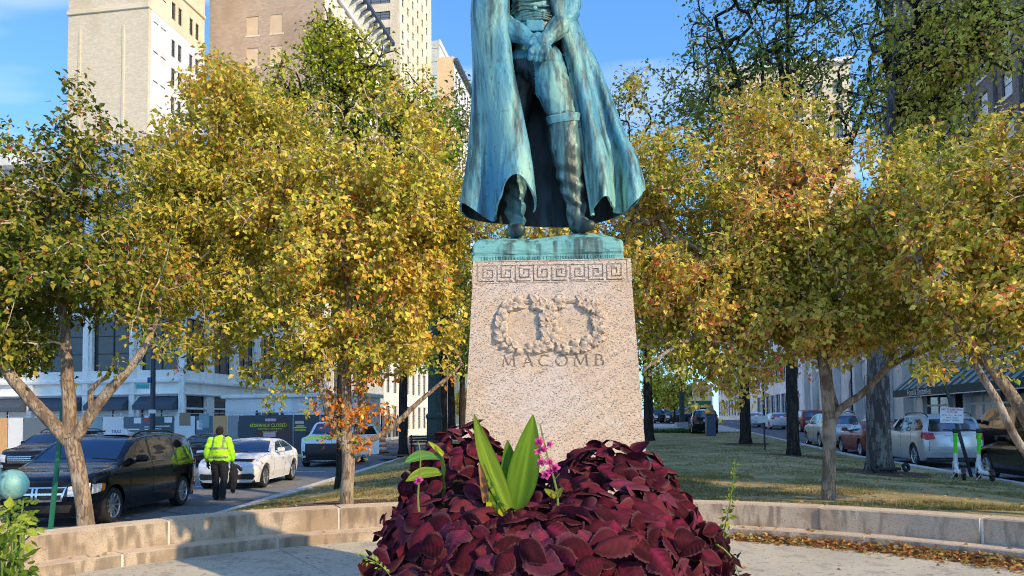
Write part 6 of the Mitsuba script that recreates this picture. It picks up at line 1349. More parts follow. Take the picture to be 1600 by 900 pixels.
            decal('grille', [(-.16, .60), (0, .34), (.16, .60), (.10, .66), (-.10, .66)], 0, 1, 'dull_trim', .012)
            for sg_ in (-1, 1): decal('air_intake', [(sg_ * .26, .30), (sg_ * .74, .28), (sg_ * .82, .40), (sg_ * .70, .46), (sg_ * .30, .44)], 0, 1, 'dull_trim', .010)
        if kind != 'sedan': decal('air_intake', [(-.55, .30), (.55, .30), (.62, .44), (-.62, .44)], 0, 1, 'dull_trim', .010)
        for sg_ in (-1, 1):
            a, b = (gw + .05, Wd / 2 * .88) if kind != 'sedan' else (.42, Wd / 2 * .90)
            hz = (gz0 + .02, gz1 + .02) if kind != 'sedan' else (.60, .72)
            decal('headlight', [(sg_ * a, hz[0] + .03), (sg_ * b, hz[0] + .05), (sg_ * b, hz[1] + .03), (sg_ * a, hz[1])], 0, 1, 'clear_lens', .012)
            decal('headlight_side', [(X(.26), hz[0] + .06), (X(.46), hz[0] + .09), (X(.50), hz[1] + .03), (X(.28), hz[1] + .03)], 1, sg_, 'clear_lens', .006); decal('marker_light', [(X(.46), hz[0] + .09), (X(.56), hz[0] + .11), (X(.59), hz[1] + .02), (X(.50), hz[1] + .03)], 1, sg_, 'amber_lens', .008)
            if kind != 'sedan': decal('fog_light', [(sg_ * .70, .40), (sg_ * .82, .40), (sg_ * .82, .50), (sg_ * .70, .50)], 0, 1, 'clear_lens', .010)
    if rear:
        tz = s['rear'][0] - .22
        for sg_ in (-1, 1):
            decal('tail_light', [(sg_ * Wd * .31, tz), (sg_ * Wd * .445, tz - .04), (sg_ * Wd * .445, tz + .20), (sg_ * Wd * .33, tz + .18)], 0, -1, 'red_lens', .018); decal('tail_light', [(X(L - .22), tz - .02), (X(L - .42), tz + .03), (X(L - .44), tz + .20), (X(L - .24), tz + .20)], 1, sg_, 'red_lens', .012)
        decal('bumper', [(-Wd * .43, .34), (Wd * .43, .34), (Wd * .44, .52), (-Wd * .44, .52)], 0, -1, bumperm or paintm, .02); decal('bumper_lower', [(-Wd * .40, .30), (Wd * .40, .30), (Wd * .40, .36), (-Wd * .40, .36)], 0, -1, 'dull_trim', .016)
        if plate: decal('number_plate', [(-.16, tz - .10), (.16, tz - .10), (.16, tz + .06), (-.16, tz + .06)], 0, -1, 'plate_white', .016); decal('tailgate_handle', [(-.30, tz + .10), (.30, tz + .10), (.30, tz + .14), (-.30, tz + .14)], 0, -1, paintm, .03)
        for sg_ in (-1, 1): decal('tailgate_seam', [(sg_ * Wd * .40, .53), (sg_ * (Wd * .40 + .01), .53), (sg_ * (Wd * .385 + .01), tz - .06), (sg_ * Wd * .385, tz - .06)], 0, -1, 'seam', .003)
    obj('underbody', MB().box((X(L - .25), -Wd * .42, .19), (X(.25), Wd * .42, .40)).box((X(s['ax'][0] + .5), -Wd * .36, .40), (X(s['ax'][0] - .5), Wd * .36, .85)).box((X(s['ax'][1] + .5), -Wd * .36, .40), (X(s['ax'][1] - .5), Wd * .36, .85)).mesh(), 'black_rubber', K, to_world=TM)
    wk = (s['r'], spokes); wp = _wh.setdefault(wk, None) or _wh.__setitem__(wk, wheel_parts(*wk)) or _wh[wk]
    for a in s['ax']:
        for sgn in (-1, 1):
            m = M @ mat4(rotx(-sgn * math.pi / 2), (X(a), sgn * (Wd / 2 - .13), s['r'])); wl = obj('wheel', wp[0], 'black_rubber', K, to_world=TW(m)); obj('disc', wp[1], 'dark_metal', wl, to_world=TW(m)); obj('spokes', wp[2], 'alloy', wl, to_world=TW(m)); obj('rim', wp[3], 'alloy', wl, to_world=TW(m))
    return K, M, decal
DN = -math.pi / 2; UP = math.pi / 2 + GA
# left street, all facing the camera
K, M, dc = vehicle('minivan', 'black minivan taxi with chrome cross grille parked nearest on the left', 'minivan', 'paint_black', -8.62, 13.9 + 2.575, ZL, DN, grille='cross', rails=True, spokes=10, cat='minivan')
sgm = m3.Manifold.hull_points(np.array([(-.10, -.36, 0), (.10, -.36, 0), (-.10, .36, 0), (.10, .36, 0), (-.05, -.27, .17), (.05, -.27, .17), (-.05, .27, .17), (.05, .27, .17)])) 
SGM = M @ mat4(t=(5.15 / 2 - 2.30, .30, 1.675), s=.72); SG_ = obj('roof_sign', sgm, 'white_paint', K, to_world=TW(SGM), label='white roof sign lettered TAXI')
tv, tf = textm('TAXI', .085, .004, True); tv = np.stack([tv[:, 2], tv[:, 0], tv[:, 1]], 1); n_ = np.array([.17, 0, .05]); n_ /= np.linalg.norm(n_); flat('taxi_blue', (.03, .05, .22), .5)
R_ = np.stack([np.array([n_[0], 0, n_[2]]), np.array([0, 1.0, 0]), np.array([-n_[2], 0, n_[0]])], 1)
obj('lettering', (tv @ R_.T + np.array([.085, 0, .05]), tf), 'taxi_blue', SG_, to_world=TW(SGM))
vehicle('sedan', 'white sedan parked behind the man in the bright jacket', 'sedan', 'paint_white', -8.13, 21.7 + 2.325, ZL, DN, spokes=5)
vehicle('sport_utility', 'black SUV with chrome grille at the far left edge', 'suv', 'paint_black', -17.3, 27 + 2.4, ZL, DN, grille='chrome', rails=True)
vehicle('sedan', 'black sedan half hidden between the minivan and the man', 'sedan', 'paint_black', -14.0, 33 + 2.3, ZL, DN)
K, M, dc = vehicle('security_truck', 'white security truck with lime green bonnet and open door', 'truck', 'paint_white', -7.95, 32 + 2.65, ZL, DN, hoodm='paint_lime', fascia='black_plastic', grille='bars', cat='truck', sidetrim='black_plastic')
dm = M @ mat4(rotz(math.radians(-62)), (2.65 - 1.75, 1.0, 0)); obj('open_door', man(*prism([(0, .45), (-1.1, .45), (-1.12, 1.3), (-.85, 1.78), (-.3, 1.74), (0, 1.32)], 0, .10, 'y')) - man(*prism([(-.10, 1.32), (-1.02, 1.34), (-.82, 1.70), (-.35, 1.67)], -.1, .3, 'y')), 'paint_white', K, to_world=TW(dm), label='open front door'); obj('door_glass', prism([(-.10, 1.32), (-1.02, 1.34), (-.82, 1.70), (-.35, 1.67)], .04, .06, 'y'), 'car_glass', K, to_world=TW(dm))
lb = MB().box((.0, -.55, 1.96), (.28, .55, 2.06), .03); obj('light_bar', lb.mesh(), 'amber_lens', K, to_world=TW(M))
vehicle('hatchback', 'small white car far down the left street beside the pedestal', 'sedan', 'paint_white', -6.3, 96, ZL, DN)
# right street, seen from behind
def right_car(name, label, kind, pm, yr, off, **kw):
    s = SPEC[kind]; x = float(xR(yr)) + off + .08 * s['L']; y = yr + s['L'] / 2; return vehicle(name, label, kind, pm, x, y, float(zR(y)), UP, **kw)
right_car('sport_utility', 'silver SUV parked with its red tail lights towards us, behind the scooters', 'suv', 'paint_silver', 23.4, 1.38, rails=True, front=False, spokes=5, bumperm='paint_silver')
right_car('sedan', 'dark red sedan parked ahead of the silver SUV, behind the grey trunk', 'sedan', 'paint_red', 29.6, 1.45, front=False)
right_car('sport_utility', 'pale silver SUV parked ahead of the red sedan', 'suv', 'paint_silver', 36.2, 1.45, front=False, rails=True)
right_car('sedan', 'black sedan cut off by the right edge behind the scooters', 'sedan', 'paint_black', 15.6, 1.35, spokes=9)
right_car('sport_utility', 'black SUV with pale side windows crossing by the shop awning, far right', 'truck', 'paint_black', 24.2, 5.0, front=True, glass='car_glass')
right_car('sedan', 'white sedan farthest along the right street, right of the black sign post', 'sedan', 'paint_white', 64, 3.9, front=False)
right_car('sedan', 'pale sedan just left of the farthest white sedan', 'sedan', 'paint_white', 71, 2.9, front=False)
right_car('sport_utility', 'dark red SUV ahead of the parked row on the right street', 'suv', 'paint_red', 57, 5.0, front=False)
right_car('hatchback', 'white car across the right street before the church', 'suv', 'paint_white', 50, 8.6, front=False)
right_car('sedan', 'grey sedan before the church beside the white car', 'sedan', 'paint_grey', 44.5, 8.7, front=False)
for px, D, lab in ((1098, 56, 'black SUV beside the blue grey kiosk beyond the lawn'), (1030, 88, 'leftmost black SUV in the far row beyond the lawn'), (1048, 86, 'second black SUV in the far row beyond the lawn'), (1066, 90, 'black SUV behind the light pole in the far row')):
    p = W(px, 660, D); vehicle('sport_utility', lab, 'suv', 'paint_black', p[0], D, (float(zR(D)) + .12), UP if D < 60 else DN, front=D > 60, rails=True)
# ------------------------------------------------------------------ the man in the bright jacket
flat('hivis', (0.42, 0.95, 0.02), 0.75, sheen=0.5); flat('reflective', (0.20, 0.25, 0.20), 0.4); flat('dark_cloth', (0.012, 0.014, 0.022), 0.85, sheen=0.3); flat('skin_dark', (0.10, 0.055, 0.035), 0.55); flat('hair_black', (0.012, 0.010, 0.010), 0.9); flat('glove', (0.02, 0.02, 0.024), 0.8)
MAN = thing('person', 'man seen from behind in a lime hi-vis jacket, carrying a dark garment', 'person')
MX = mat4(rotz(math.radians(4)), (W(343, 700, 19.1)[0], 19.1, ZL + .004))
J3 = dict(hipL=(-.10, 0, .93), hipR=(.10, 0, .93), kneeL=(-.10, .05, .50), kneeR=(.12, -.02, .50), ankL=(-.085, .02, .09), ankR=(.12, -.16, .11), shL=(-.205, 0, 1.46), shR=(.205, 0, 1.46), elL=(-.29, -.02, 1.17), elR=(.29, -.01, 1.17), wrL=(-.30, .06, .92), wrR=(.285, .07, .93))
J3 = {k: np.array(v, float) for k, v in J3.items()}
def hand(w, d, side):
    p = w + d * .08; b = [chain([(*w, .030), (*p, .036)], 10)]
    for k in range(4):
        o = np.array([0, (k - 1.5) * .019, 0]); q = p + o + d * .03; b.append(chain([(*(p + o * .9), .013), (*q, .0105), (*(q + d * (.032 - .004 * abs(k - 1.4)) + np.array([-side * .012, 0, 0])), .009), (*(q + d * .052 + np.array([-side * .030, 0, 0])), .0075)], 8))
    b.append(chain([(*(w + d * .03 + [0, .02, 0]), .014), (*(w + d * .06 + [-side * .02, .05, 0]), .011), (*(w + d * .09 + [-side * .03, .055, 0]), .009)], 8)); return b
dn = np.array([0, .12, -1.0]); dn /= np.linalg.norm(dn)
body_ = [chain([(0, .02, 1.05, .12), (0, 0, 1.35, .135)]), chain([(-.12, 0, 1.40, .09), (.12, 0, 1.40, .09)]), chain([(0, .0, 1.45, .06), (0, .02, 1.58, .052)]), m3.Manifold.batch_hull([sph((0, .03, 1.69), .088), sph((0, .0, 1.715), .088), sph((0, .06, 1.62), .05)])]
for s in 'LR':
    sg_ = -1 if s == 'L' else 1
    body_ += [chain([(*J3['sh' + s], .062), (*J3['el' + s], .046), (*J3['wr' + s], .032)]), chain([(*J3['hip' + s], .10), (*J3['knee' + s], .062), (*J3['ank' + s], .042)])] + hand(J3['wr' + s], dn, sg_)
    body_ += [sph((sg_ * .088, .02, 1.675), .022, 10), bone(J3['ank' + s], .04, J3['ank' + s] + [0, .15, -.06], .032)]
body_.append(bone((0, .115, 1.66), .012, (0, .125, 1.645), .016, 8)); body_.append(chain([(-.10, 0, .95, .115), (.10, 0, .95, .115)]))
bt = smoothed(union(body_), .016, 4)
obj('body', bt, 'skin_dark', MAN, smooth=True, to_world=TW(MX))
def cloth(ms, edge, amp, sc, seed, it=6):
    t = smoothed(union(ms), edge, it); v = np.array(t.vertices); t.vertices = v + np.array(t.vertex_normals) * ((meshkit.fbm(v * sc + seed, 3, seed) - .5) * amp)[:, None]; return t
jk = [m3.Manifold.batch_hull([sph((sx * .155, 0, 1.395), .085) for sx in (-1, 1)] + [sph((sx * .15, .0, 1.02), .135) for sx in (-1, 1)] + [sph((0, -.03, 1.2), .19), sph((0, -.01, 1.37), .165), sph((0, .0, 1.10), .17)]), m3.Manifold.batch_hull([sph((-.13, 0, 1.44), .085), sph((.13, 0, 1.44), .085), sph((0, 0, 1.53), .075)])]
for s in 'LR': jk.append(chain([(*J3['sh' + s], .098), (*((J3['sh' + s] + J3['el' + s]) / 2), .098), (*J3['el' + s], .088), (*(J3['wr' + s] + [0, 0, .06]), .068)]))
jt = cloth(jk, .02, .045, np.array([9, 9, 12]), 3)
# cut level at the hem
JK = obj('jacket', jt, 'hivis', MAN, smooth=True, to_world=TW(MX), label='lime yellow hi-vis jacket with grey reflective bands')
jm = man(np.array(jt.vertices), np.array(jt.faces))
def band(solid, off=.006):
    q = solid ^ jm; m = q.to_mesh(); v = m.vert_properties[:, :3]; t = trimesh.Trimesh(v, m.tri_verts, process=True); c = np.array(t.vertices); c = c + np.array(t.vertex_normals) * off; return (c, np.array(t.faces))
slab = lambda z, h: m3.Manifold.cube([.46, .6, h], True).translate([0, 0, z])
for z in (1.05, 1.27): obj('reflective_band', band(slab(z, .045)), 'reflective', JK, to_world=TW(MX))
for sx in (-1, 1): obj('reflective_band', band(m3.Manifold.cube([.045, .3, .29], True).translate([sx * .125, -.15, 1.43])), 'reflective', JK, to_world=TW(MX))
pt = [chain([(-.09, 0, .95, .135), (.09, 0, .95, .135)])] + [chain([(*J3['hip' + s], .125), (*J3['knee' + s], .088), (*(J3['ank' + s] + [0, 0, .0]), .078)]) for s in 'LR']
obj('trousers', cloth(pt, .022, .03, np.array([10, 10, 7]), 5), 'dark_cloth', MAN, smooth=True, to_world=TW(MX))
for s in 'LR':
    a = J3['ank' + s]; obj('shoe', smoothed(union([bone(a + [0, -.03, -.045], .05, a + [0, .15, -.055], .042)]), .02, 3), 'black_rubber', MAN, smooth=True, to_world=TW(MX))
    obj('glove', smoothed(union(hand(J3['wr' + s], dn, -1 if s == 'L' else 1)), .008, 2).apply_translation([0, 0, 0]), 'glove', MAN, smooth=True, to_world=TW(MX @ mat4(t=(0, -.002, -.004), s=1.0)))
obj('hair', smoothed(m3.Manifold.batch_hull([sph((0, -.005, 1.70), .097), sph((0, .025, 1.735), .085), sph((0, -.03, 1.65), .07)]), .02, 3), 'hair_black', MAN, smooth=True, to_world=TW(MX))
GAR = thing('jacket_in_hand', 'dark folded garment hanging from the walking man\'s right hand', 'jacket')
w = J3['wr' + 'R'] + dn * .10
g_ = cloth([m3.Manifold.batch_hull([sph(w + [0, 0, .02], .05), sph(w + [.06, .02, -.15], .075), sph(w + [-.02, .03, -.45], .085), sph(w + [.03, .02, -.62], .06)]), chain([(*w, .045), (*(w + [.12, .03, -.02]), .05), (*(w + [.20, .03, -.10]), .04)])], .02, .07, np.array([14, 14, 8]), 9)
obj('cloth', g_, 'dark_cloth', GAR, smooth=True, to_world=TW(MX))

# ------------------------------------------------------------------ street furniture
flat('post_green', (0.015, 0.16, 0.09), 0.5); flat('post_navy', (0.02, 0.035, 0.06), 0.45); flat('sign_teal', (0.02, 0.36, 0.38), 0.5); flat('orange_plastic', (0.85, 0.16, 0.03), 0.5); flat('orange_cone', (0.85, 0.10, 0.05), 0.5); flat('column_green', (0.035, 0.06, 0.055), 0.55); flat('kiosk_blue', (0.06, 0.10, 0.17), 0.5); flat('lime_plastic', (0.10, 0.85, 0.03), 0.4); flat('sign_red', (0.6, 0.03, 0.04), 0.5); flat('plywood', (0.55, 0.33, 0.15), 0.75); flat('ink_red', (0.55, 0.05, 0.08), .6); flat('ink_grey', (.25, .27, .33), .6); flat('paper', (.72, .72, .76), .6); flat('signal_red', (.6, .05, .03), .5)
def chan_post(p0, p1, w=.035):
    p0, p1 = np.array(p0), np.array(p1); d = p1 - p0; L = np.linalg.norm(d); z = d / L; x = np.array([1.0, 0, 0]) - z[0] * z; x /= np.linalg.norm(x); M = mat4(np.stack([x, np.cross(z, x), z], 1), p0)
    return MB().box((-w, -.004, 0), (w, .004, L)).box((-w, .004, 0), (-w + .006, .03, L)).box((w - .006, .004, 0), (w, .03, L)), M
K = thing('leaning_post', 'leaning green metal post before the black minivan, without any sign', 'post'); mb, M = chan_post(W(77, 838, 11.2), W(101, 605, 11.35), .030); obj('post', mb.mesh(), 'post_green', K, to_world=TW(M))
K = thing('street_pole', 'tall dark pole with a small teal street sign, left of the man', 'pole'); p = W(238, 690, 41.8); z1 = W(238, 440, 41.8)[2]
obj('pole', MB().add(*lathe([(.17, 0), (.17, .8), (.14, .9), (.13, z1 - ZL), (.001, z1 - ZL)], 14)).mesh(), 'post_navy', K, smooth=40, to_world=TW(mat4(t=(p[0], 41.8, ZL + .14))))
q = W(222, 604, 41.7); SG2 = obj('street_sign', MB().box((q[0] - .30, 41.64, q[2] - .12), (p[0] - .13, 41.67, q[2] + .12), .005).mesh(), 'sign_teal', K); q = W(238, 594, 41.7); obj('small_sign', MB().box((p[0] - .22, 41.60, q[2] - .15), (p[0] - .02, 41.63, q[2] + .15), .005).mesh(), 'taxi_blue', K); q = W(244, 643, 41.7); obj('pole_band', MB().box((p[0] - .15, 41.63, q[2] - .10), (p[0] + .25, 41.655, q[2] + .10), .005).mesh(), 'pale_blind', K)
# construction fence with its posters
FY = 42.6
FEN = thing('construction_fence', 'temporary fence hung with posters and dark banners across the side street', 'fence')
zt_ = 2.42
flat('poster_slate', (.09, .13, .17), .6); flat('poster_green', (.05, .10, .11), .6); flat('sheet_white', (.62, .66, .68), .6); flat('poster_brown', (.24, .19, .13), .6); flat('banner_navy', (.045, .065, .085), .6); flat('banner_brown', (.085, .05, .05), .65); flat('banner_yellow', (.62, .60, .05), .6); flat('paper_pink', (.62, .42, .46), .6); flat('poster_blue', (.20, .32, .36), .6); flat('mesh_grey', (.24, .27, .30), .6)
fx = lambda px: float(W(px, 670, FY)[0])
def panel(a, b, mat, z0=.10, z1=zt_ - .12, y=0.0, name='panel', par=None, **kw): return obj(name, MB().box((fx(a) + .02, FY + y, ZL + z0), (fx(b) - .02, FY + y + .02, ZL + z1), .004).mesh(), mat, par or FEN, **kw)
for a, b, m in ((-120, -70, 'poster_slate'), (-70, -10, 'poster_blue'), (-10, 12, 'plywood'), (12, 36, 'sheet_white'), (36, 78, 'poster_slate'), (78, 120, 'poster_blue'), (120, 160, 'poster_blue'), (160, 193, 'sheet_white'), (193, 234, 'poster_slate'), (234, 272, 'poster_green'), (272, 305, 'sheet_white'), (305, 333, 'poster_slate'), (333, 355, 'plywood'), (355, 372, 'mesh_grey')): panel(a, b, m)  # the white sheet left of the slate one paints pale shop window reflections
for px, py, wd, hg, m in ((215, 657, .40, .32, 'paper'), (229, 655, .22, .18, 'signal_red'), (229, 651, .22, .13, 'paper'), (263, 656, .42, .32, 'paper'), (289, 655, .62, .72, 'poster_brown'), (253, 666, .9, .05, 'paper'), (247, 670, .35, .05, 'paper'), (229, 667, .2, .06, 'paper'), (229, 671, .2, .06, 'paper'), (208, 671, .7, .07, 'paper'), (319, 657, .55, .8, 'poster_blue'), (312, 664, .3, .5, 'sheet_white')):
    c = W(px, py, FY); obj('notice', MB().box((c[0] - wd / 2, FY - .012 - .002 * (m == 'paper'), c[2] - hg / 2), (c[0] + wd / 2, FY - .001, c[2] + hg / 2)).mesh(), m, FEN)
for a, b in ((372, 420), (420, 458), (458, 500), (500, 545)):
    panel(a, b, 'banner_navy', .16, zt_ - .12, 0, 'banner')
def letters(txt, px, py, h, mat, y=-.012, par=FEN, D=FY, nm='lettering', wide=None):
    v, f = textm(txt, h, .005, True); v = v[:, [0, 2, 1]] * [1, -1, 1]; c = W(px, py, D)
    if wide: v[:, 0] *= wide / (v[:, 0].max() - v[:, 0].min())
    obj(nm, (v + [c[0], D + y, c[2] - h / 2], f[:, ::-1]), mat, par)
hill = [(400, 689), (398, 676), (415, 662), (432, 655), (444, 651), (450, 653), (455, 664), (458, 689)]; hp = [(W(a, b, FY)[0], W(a, b, FY)[2]) for a, b in hill]; obj('banner_picture', prism(hp, FY - .006, FY - .001, 'y'), 'banner_brown', FEN)
letters('SIDEWALK CLOSED', 419, 664.5, .17, 'banner_yellow', wide=2.05); letters('CONSTRUCTION ACCESS', 422, 670, .07, 'banner_yellow', wide=1.35); letters('KEEP CLEAR', 422, 674.5, .07, 'banner_yellow', wide=.8)
for px, py, wd, hg in ((423, 656, .60, .15), (421, 679, .68, .25), (468, 660, .50, .16)):
    c = W(px, py, FY); obj('notice', MB().box((c[0] - wd / 2, FY - .014, c[2] - hg / 2), (c[0] + wd / 2, FY - .001, c[2] + hg / 2)).mesh(), 'paper_pink', FEN)
for k, (py, wd) in enumerate(((665.5, .45), (668, .7), (672, .6))): c = W(469, py, FY); obj('notice', MB().box((c[0] - wd / 2, FY - .012, c[2] - .035), (c[0] + wd / 2, FY - .001, c[2] + .035)).mesh(), 'banner_yellow', FEN)
for px in list(range(-120, 560, 44)): obj('post', MB().tube([(fx(px), FY + .06, ZL), (fx(px), FY + .06, ZL + zt_ + .1)], .03, 7).mesh(), 'alloy', FEN, smooth=True)
for z in (.12, zt_ + .02): obj('rail', MB().tube([(fx(-120), FY + .05, ZL + z), (fx(545), FY + .05, ZL + z)], .02, 6).mesh(), 'alloy', FEN, smooth=True)
obj('kick_board', MB().box((fx(372), FY - .1, ZL), (fx(545), FY + .1, ZL + .10)).mesh(), 'banner_yellow', FEN, label='yellowish board along the foot of the banners')
K = thing('hoarding', 'long grey hoarding of upright sheets along the far left street', 'fence')
hx = lambda y: -14.8 + .045 * (y - 46)
n = 46
for i in range(n):
    y0 = 44.5 + i * 2.1; obj('sheet', MB().box((hx(y0) - .02 - .05 * (i % 2), y0 + .01, ZL + .12), (hx(y0) + .02 - .05 * (i % 2), y0 + 2.09, ZL + 2.5), .004).mesh(), ('mesh_grey', 'poster_slate', 'mesh_grey')[i % 3], K); obj('post', MB().box((hx(y0) + .03, y0 - .05, ZL), (hx(y0) + .12, y0 + .05, ZL + 2.6)).mesh(), 'dark_metal', K)
# traffic drum, cone, bin, fluted column, bench
DR = thing('traffic_drum', 'orange and white banded traffic drum behind the middle tree', 'drum'); p = W(597, 690, 46); r = .27; zz = 0
for k, (h, m) in enumerate(((.16, 'orange_plastic'), (.13, 'white_paint'), (.17, 'orange_plastic'), (.13, 'white_paint'), (.17, 'orange_plastic'), (.12, 'white_paint'), (.14, 'orange_plastic'))): obj('band', MB().add(*lathe([(r, zz), (r, zz + h - .008), (r - .02, zz + h)], 20)).mesh(), m, DR, smooth=30, to_world=TW(mat4(t=(p[0], 46, ZL + .06)))); zz += h; r -= .012
obj('foot', MB().add(*lathe([(.42, 0), (.42, .06), (.28, .07)], 20)).mesh(), 'black_rubber', DR, to_world=TW(mat4(t=(p[0], 46, ZL + .01)))); obj('top', MB().add(*lathe([(.19, 0), (.17, .03), (.001, .04)], 20)).mesh(), 'orange_plastic', DR, to_world=TW(mat4(t=(p[0], 46, ZL + .06 + zz)))); obj('handle', MB().box((-.1, -.02, 0), (.1, .02, .12), .01).mesh(), 'orange_plastic', DR, to_world=TW(mat4(t=(p[0], 46, ZL + .08 + zz))))
p = W(644, 700, 44); z_ = ZL
CN_ = thing('traffic_cone', 'plain orange traffic cone right of the dark tree trunk', 'cone'); obj('cone', MB().add(*lathe([(.17, .03), (.03, .90), (.001, .91)], 20)).mesh(), 'orange_cone', CN_, smooth=40, to_world=TW(mat4(t=(p[0], 44, z_)))); obj('foot', MB().box((-.22, -.22, 0), (.22, .22, .035), .01).mesh(), 'orange_cone', CN_, to_world=TW(mat4(t=(p[0], 44, z_ + .005))))
K = thing('lamp_column', 'dark green fluted lamp column among the trunks left of the pedestal', 'lamp'); p = W(679, 690, 47); zb_ = float(lawn_z(p[0], 47)); an = np.arange(32) * 2 * np.pi / 32
def fluted(prof): v = np.array([(r * (1 - .05 * (k % 2)) * math.cos(a), r * (1 - .05 * (k % 2)) * math.sin(a), z) for r, z in prof for k, a in enumerate(an)]); i, j = np.meshgrid(np.arange(len(prof) - 1), np.arange(32), indexing='ij'); return v, np.stack([i * 32 + j, i * 32 + (j + 1) % 32, (i + 1) * 32 + (j + 1) % 32, (i + 1) * 32 + j], -1).reshape(-1, 4)
obj('base', fluted([(.55, 0), (.55, .3), (.48, .4), (.46, 1.7), (.52, 1.8), (.52, 1.95), (.40, 2.1)]), 'column_green', K, to_world=TW(mat4(t=(p[0], 47, zb_)))); obj('shaft', fluted([(.40, 2.1), (.36, 5.2), (.40, 5.3), (.30, 5.4), (.16, 9)]), 'column_green', K, to_world=TW(mat4(t=(p[0], 47, zb_)))); obj('lantern', MB().add(*lathe([(.1, 9), (.34, 9.2), (.40, 9.9), (.2, 10.2), (.001, 10.3)], 16)).mesh(), 'pale_blind', K, to_world=TW(mat4(t=(p[0], 47, zb_))))
K = thing('bench', 'dark park bench under the trees left of the pedestal', 'bench'); p = W(668, 690, 38); zb_ = float(lawn_z(p[0], 38)); MBn = mat4(rotz(.5), (p[0], 38, zb_))
for i in range(4): obj('seat_slat', MB().box((-.85, -.25 + i * .13, .43), (.85, -.14 + i * .13, .46), .006).mesh(), 'dark_metal', K, to_world=TW(MBn))
for i in range(3): obj('back_slat', MB().box((-.85, .27, .55 + i * .13), (.85, .30, .65 + i * .13), .006).mesh(), 'dark_metal', K, to_world=TW(MBn))
for sx in (-.75, .75): obj('leg', MB().box((sx - .03, -.24, 0), (sx + .03, -.18, .43)).box((sx - .03, .22, 0), (sx + .03, .28, .95)).box((sx - .025, -.18, .37), (sx + .025, .22, .425)).mesh(), 'dark_metal', K, to_world=TW(MBn))
# right-hand signs
K = thing('parking_sign', 'white parking notice on a leaning dark post before the silver SUV', 'sign'); b = G(1526, 760, .30); D = 18.6
b = W(1520, 770, D); mb, M = chan_post((b[0], D, float(lawn_z(b[0] - .5, D)) - .05), W(1462, 545, D + .1), .036); obj('post', mb.mesh(), 'dark_metal', K, to_world=TW(M))
c = W(1487, 649, D - .06); PW, PH = .56, .375; PMt = mat4(rotx(0) @ roty(math.radians(2.5)), c); obj('plate', MB().box((-PW / 2, -.004, -PH / 2), (PW / 2, .004, PH / 2), .002).mesh(), 'paper', K, to_world=TW(PMt))
def sgn_text(t, h, x, z, mat, wide): v, f = textm(t, h, .002, True); v = v[:, [0, 2, 1]] * [wide / np.ptp(v[:, 0]), -1, 1]; obj('lettering', (v + [x, -.005, z], f[:, ::-1]), mat, K, to_world=TW(PMt))
sgn_text('NO PARKING', .052, 0, .115, 'ink_red', .50); sgn_text('TOW AWAY ZONE', .032, 0, .065, 'ink_red', .26); sgn_text('MON - FRI', .030, -.12, -.01, 'ink_grey', .22); sgn_text('7 AM - 6 PM', .030, .13, -.01, 'ink_grey', .22); sgn_text('EXCEPT PERMIT', .034, 0, -.135, 'ink_grey', .42); sgn_text('ANY TIME', .030, 0, -.075, 'ink_grey', .3)
K = thing('sign_post', 'thin black post with a small pale plate at the lawn edge', 'sign'); D = 33.0; b = W(1195, 700, D); zb_ = float(lawn_z(b[0], D)); obj('post', MB().tube([(b[0], D, zb_ - .1), (b[0], D, W(1195, 560, D)[2])], .04, 8).mesh(), 'dark_metal', K, smooth=True); c = W(1194, 655, D); obj('plate', MB().box((c[0] - .28, D - .06, c[2] - .15), (c[0] + .14, D - .045, c[2] + .15), .003).mesh(), 'pale_blind', K)
K = thing('lamp_post', 'black street lamp with a pale globe in front of the church', 'lamp'); D = 48; b = W(1332, 650, D); zb_ = float(zR(D)) + .12; zt2 = float(W(1332, 572, D)[2])
obj('post', MB().add(*lathe([(.16, 0), (.16, .5), (.10, .7), (.065, .9), (.05, zt2 - zb_), (.09, zt2 - zb_ + .05)], 12)).mesh(), 'dark_metal', K, smooth=40, to_world=TW(mat4(t=(b[0], D, zb_)))); obj('globe', MB().add(*lathe([(.10, 0), (.20, .15), (.22, .4), (.15, .6), (.05, .68), (.001, .8)], 14)).mesh(), 'white_paint', K, smooth=50, to_world=TW(mat4(t=(b[0], D, zt2 + .05))))
K = thing('kiosk', 'blue grey kiosk cabinet on the pavement beyond the lawn', 'kiosk'); D = 51; b = W(1110, 670, D); obj('cabinet', MB().box((-.30, -.25, 0), (.30, .25, 1.45), .02).mesh(), 'kiosk_blue', K, to_world=TW(mat4(t=(b[0], D, float(zR(D)) * .9 + .05)))); obj('top', MB().box((-.33, -.28, 1.452), (.33, .28, 1.5), .01).mesh(), 'dark_metal', K, to_world=TW(mat4(t=(b[0], D, float(zR(D)) * .9 + .05)))); obj('notice_board', MB().box((-.22, -.05, 1.502), (.22, .05, 2.1), .01).mesh(), 'plywood', K, to_world=TW(mat4(t=(b[0], D, float(zR(D)) * .9 + .05))))
K = thing('light_pole', 'grey light pole with square concrete foot beyond the lawn', 'pole'); D = 60; b = W(1066, 670, D); zb_ = float(zR(D)) + .1; obj('foot', MB().box((-.5, -.5, 0), (.5, .5, .7), .04).mesh(), 'kerb_concrete', K, to_world=TW(mat4(t=(b[0], D, zb_)))); obj('pole', MB().add(*lathe([(.22, .7), (.18, 9), (.001, 9)], 12)).mesh(), 'column_green', K, smooth=40, to_world=TW(mat4(t=(b[0], D, zb_))))
K = thing('planting_box', 'long low concrete planting box with green groundcover beyond the lawn', 'planter'); D = 58.5; b = W(1040, 675, D); obj('box', MB().box((-2.2, -1, 0), (1.2, 1, .55), .04).mesh(), 'kerb_concrete', K, to_world=TW(mat4(t=(b[0], D, .4))))
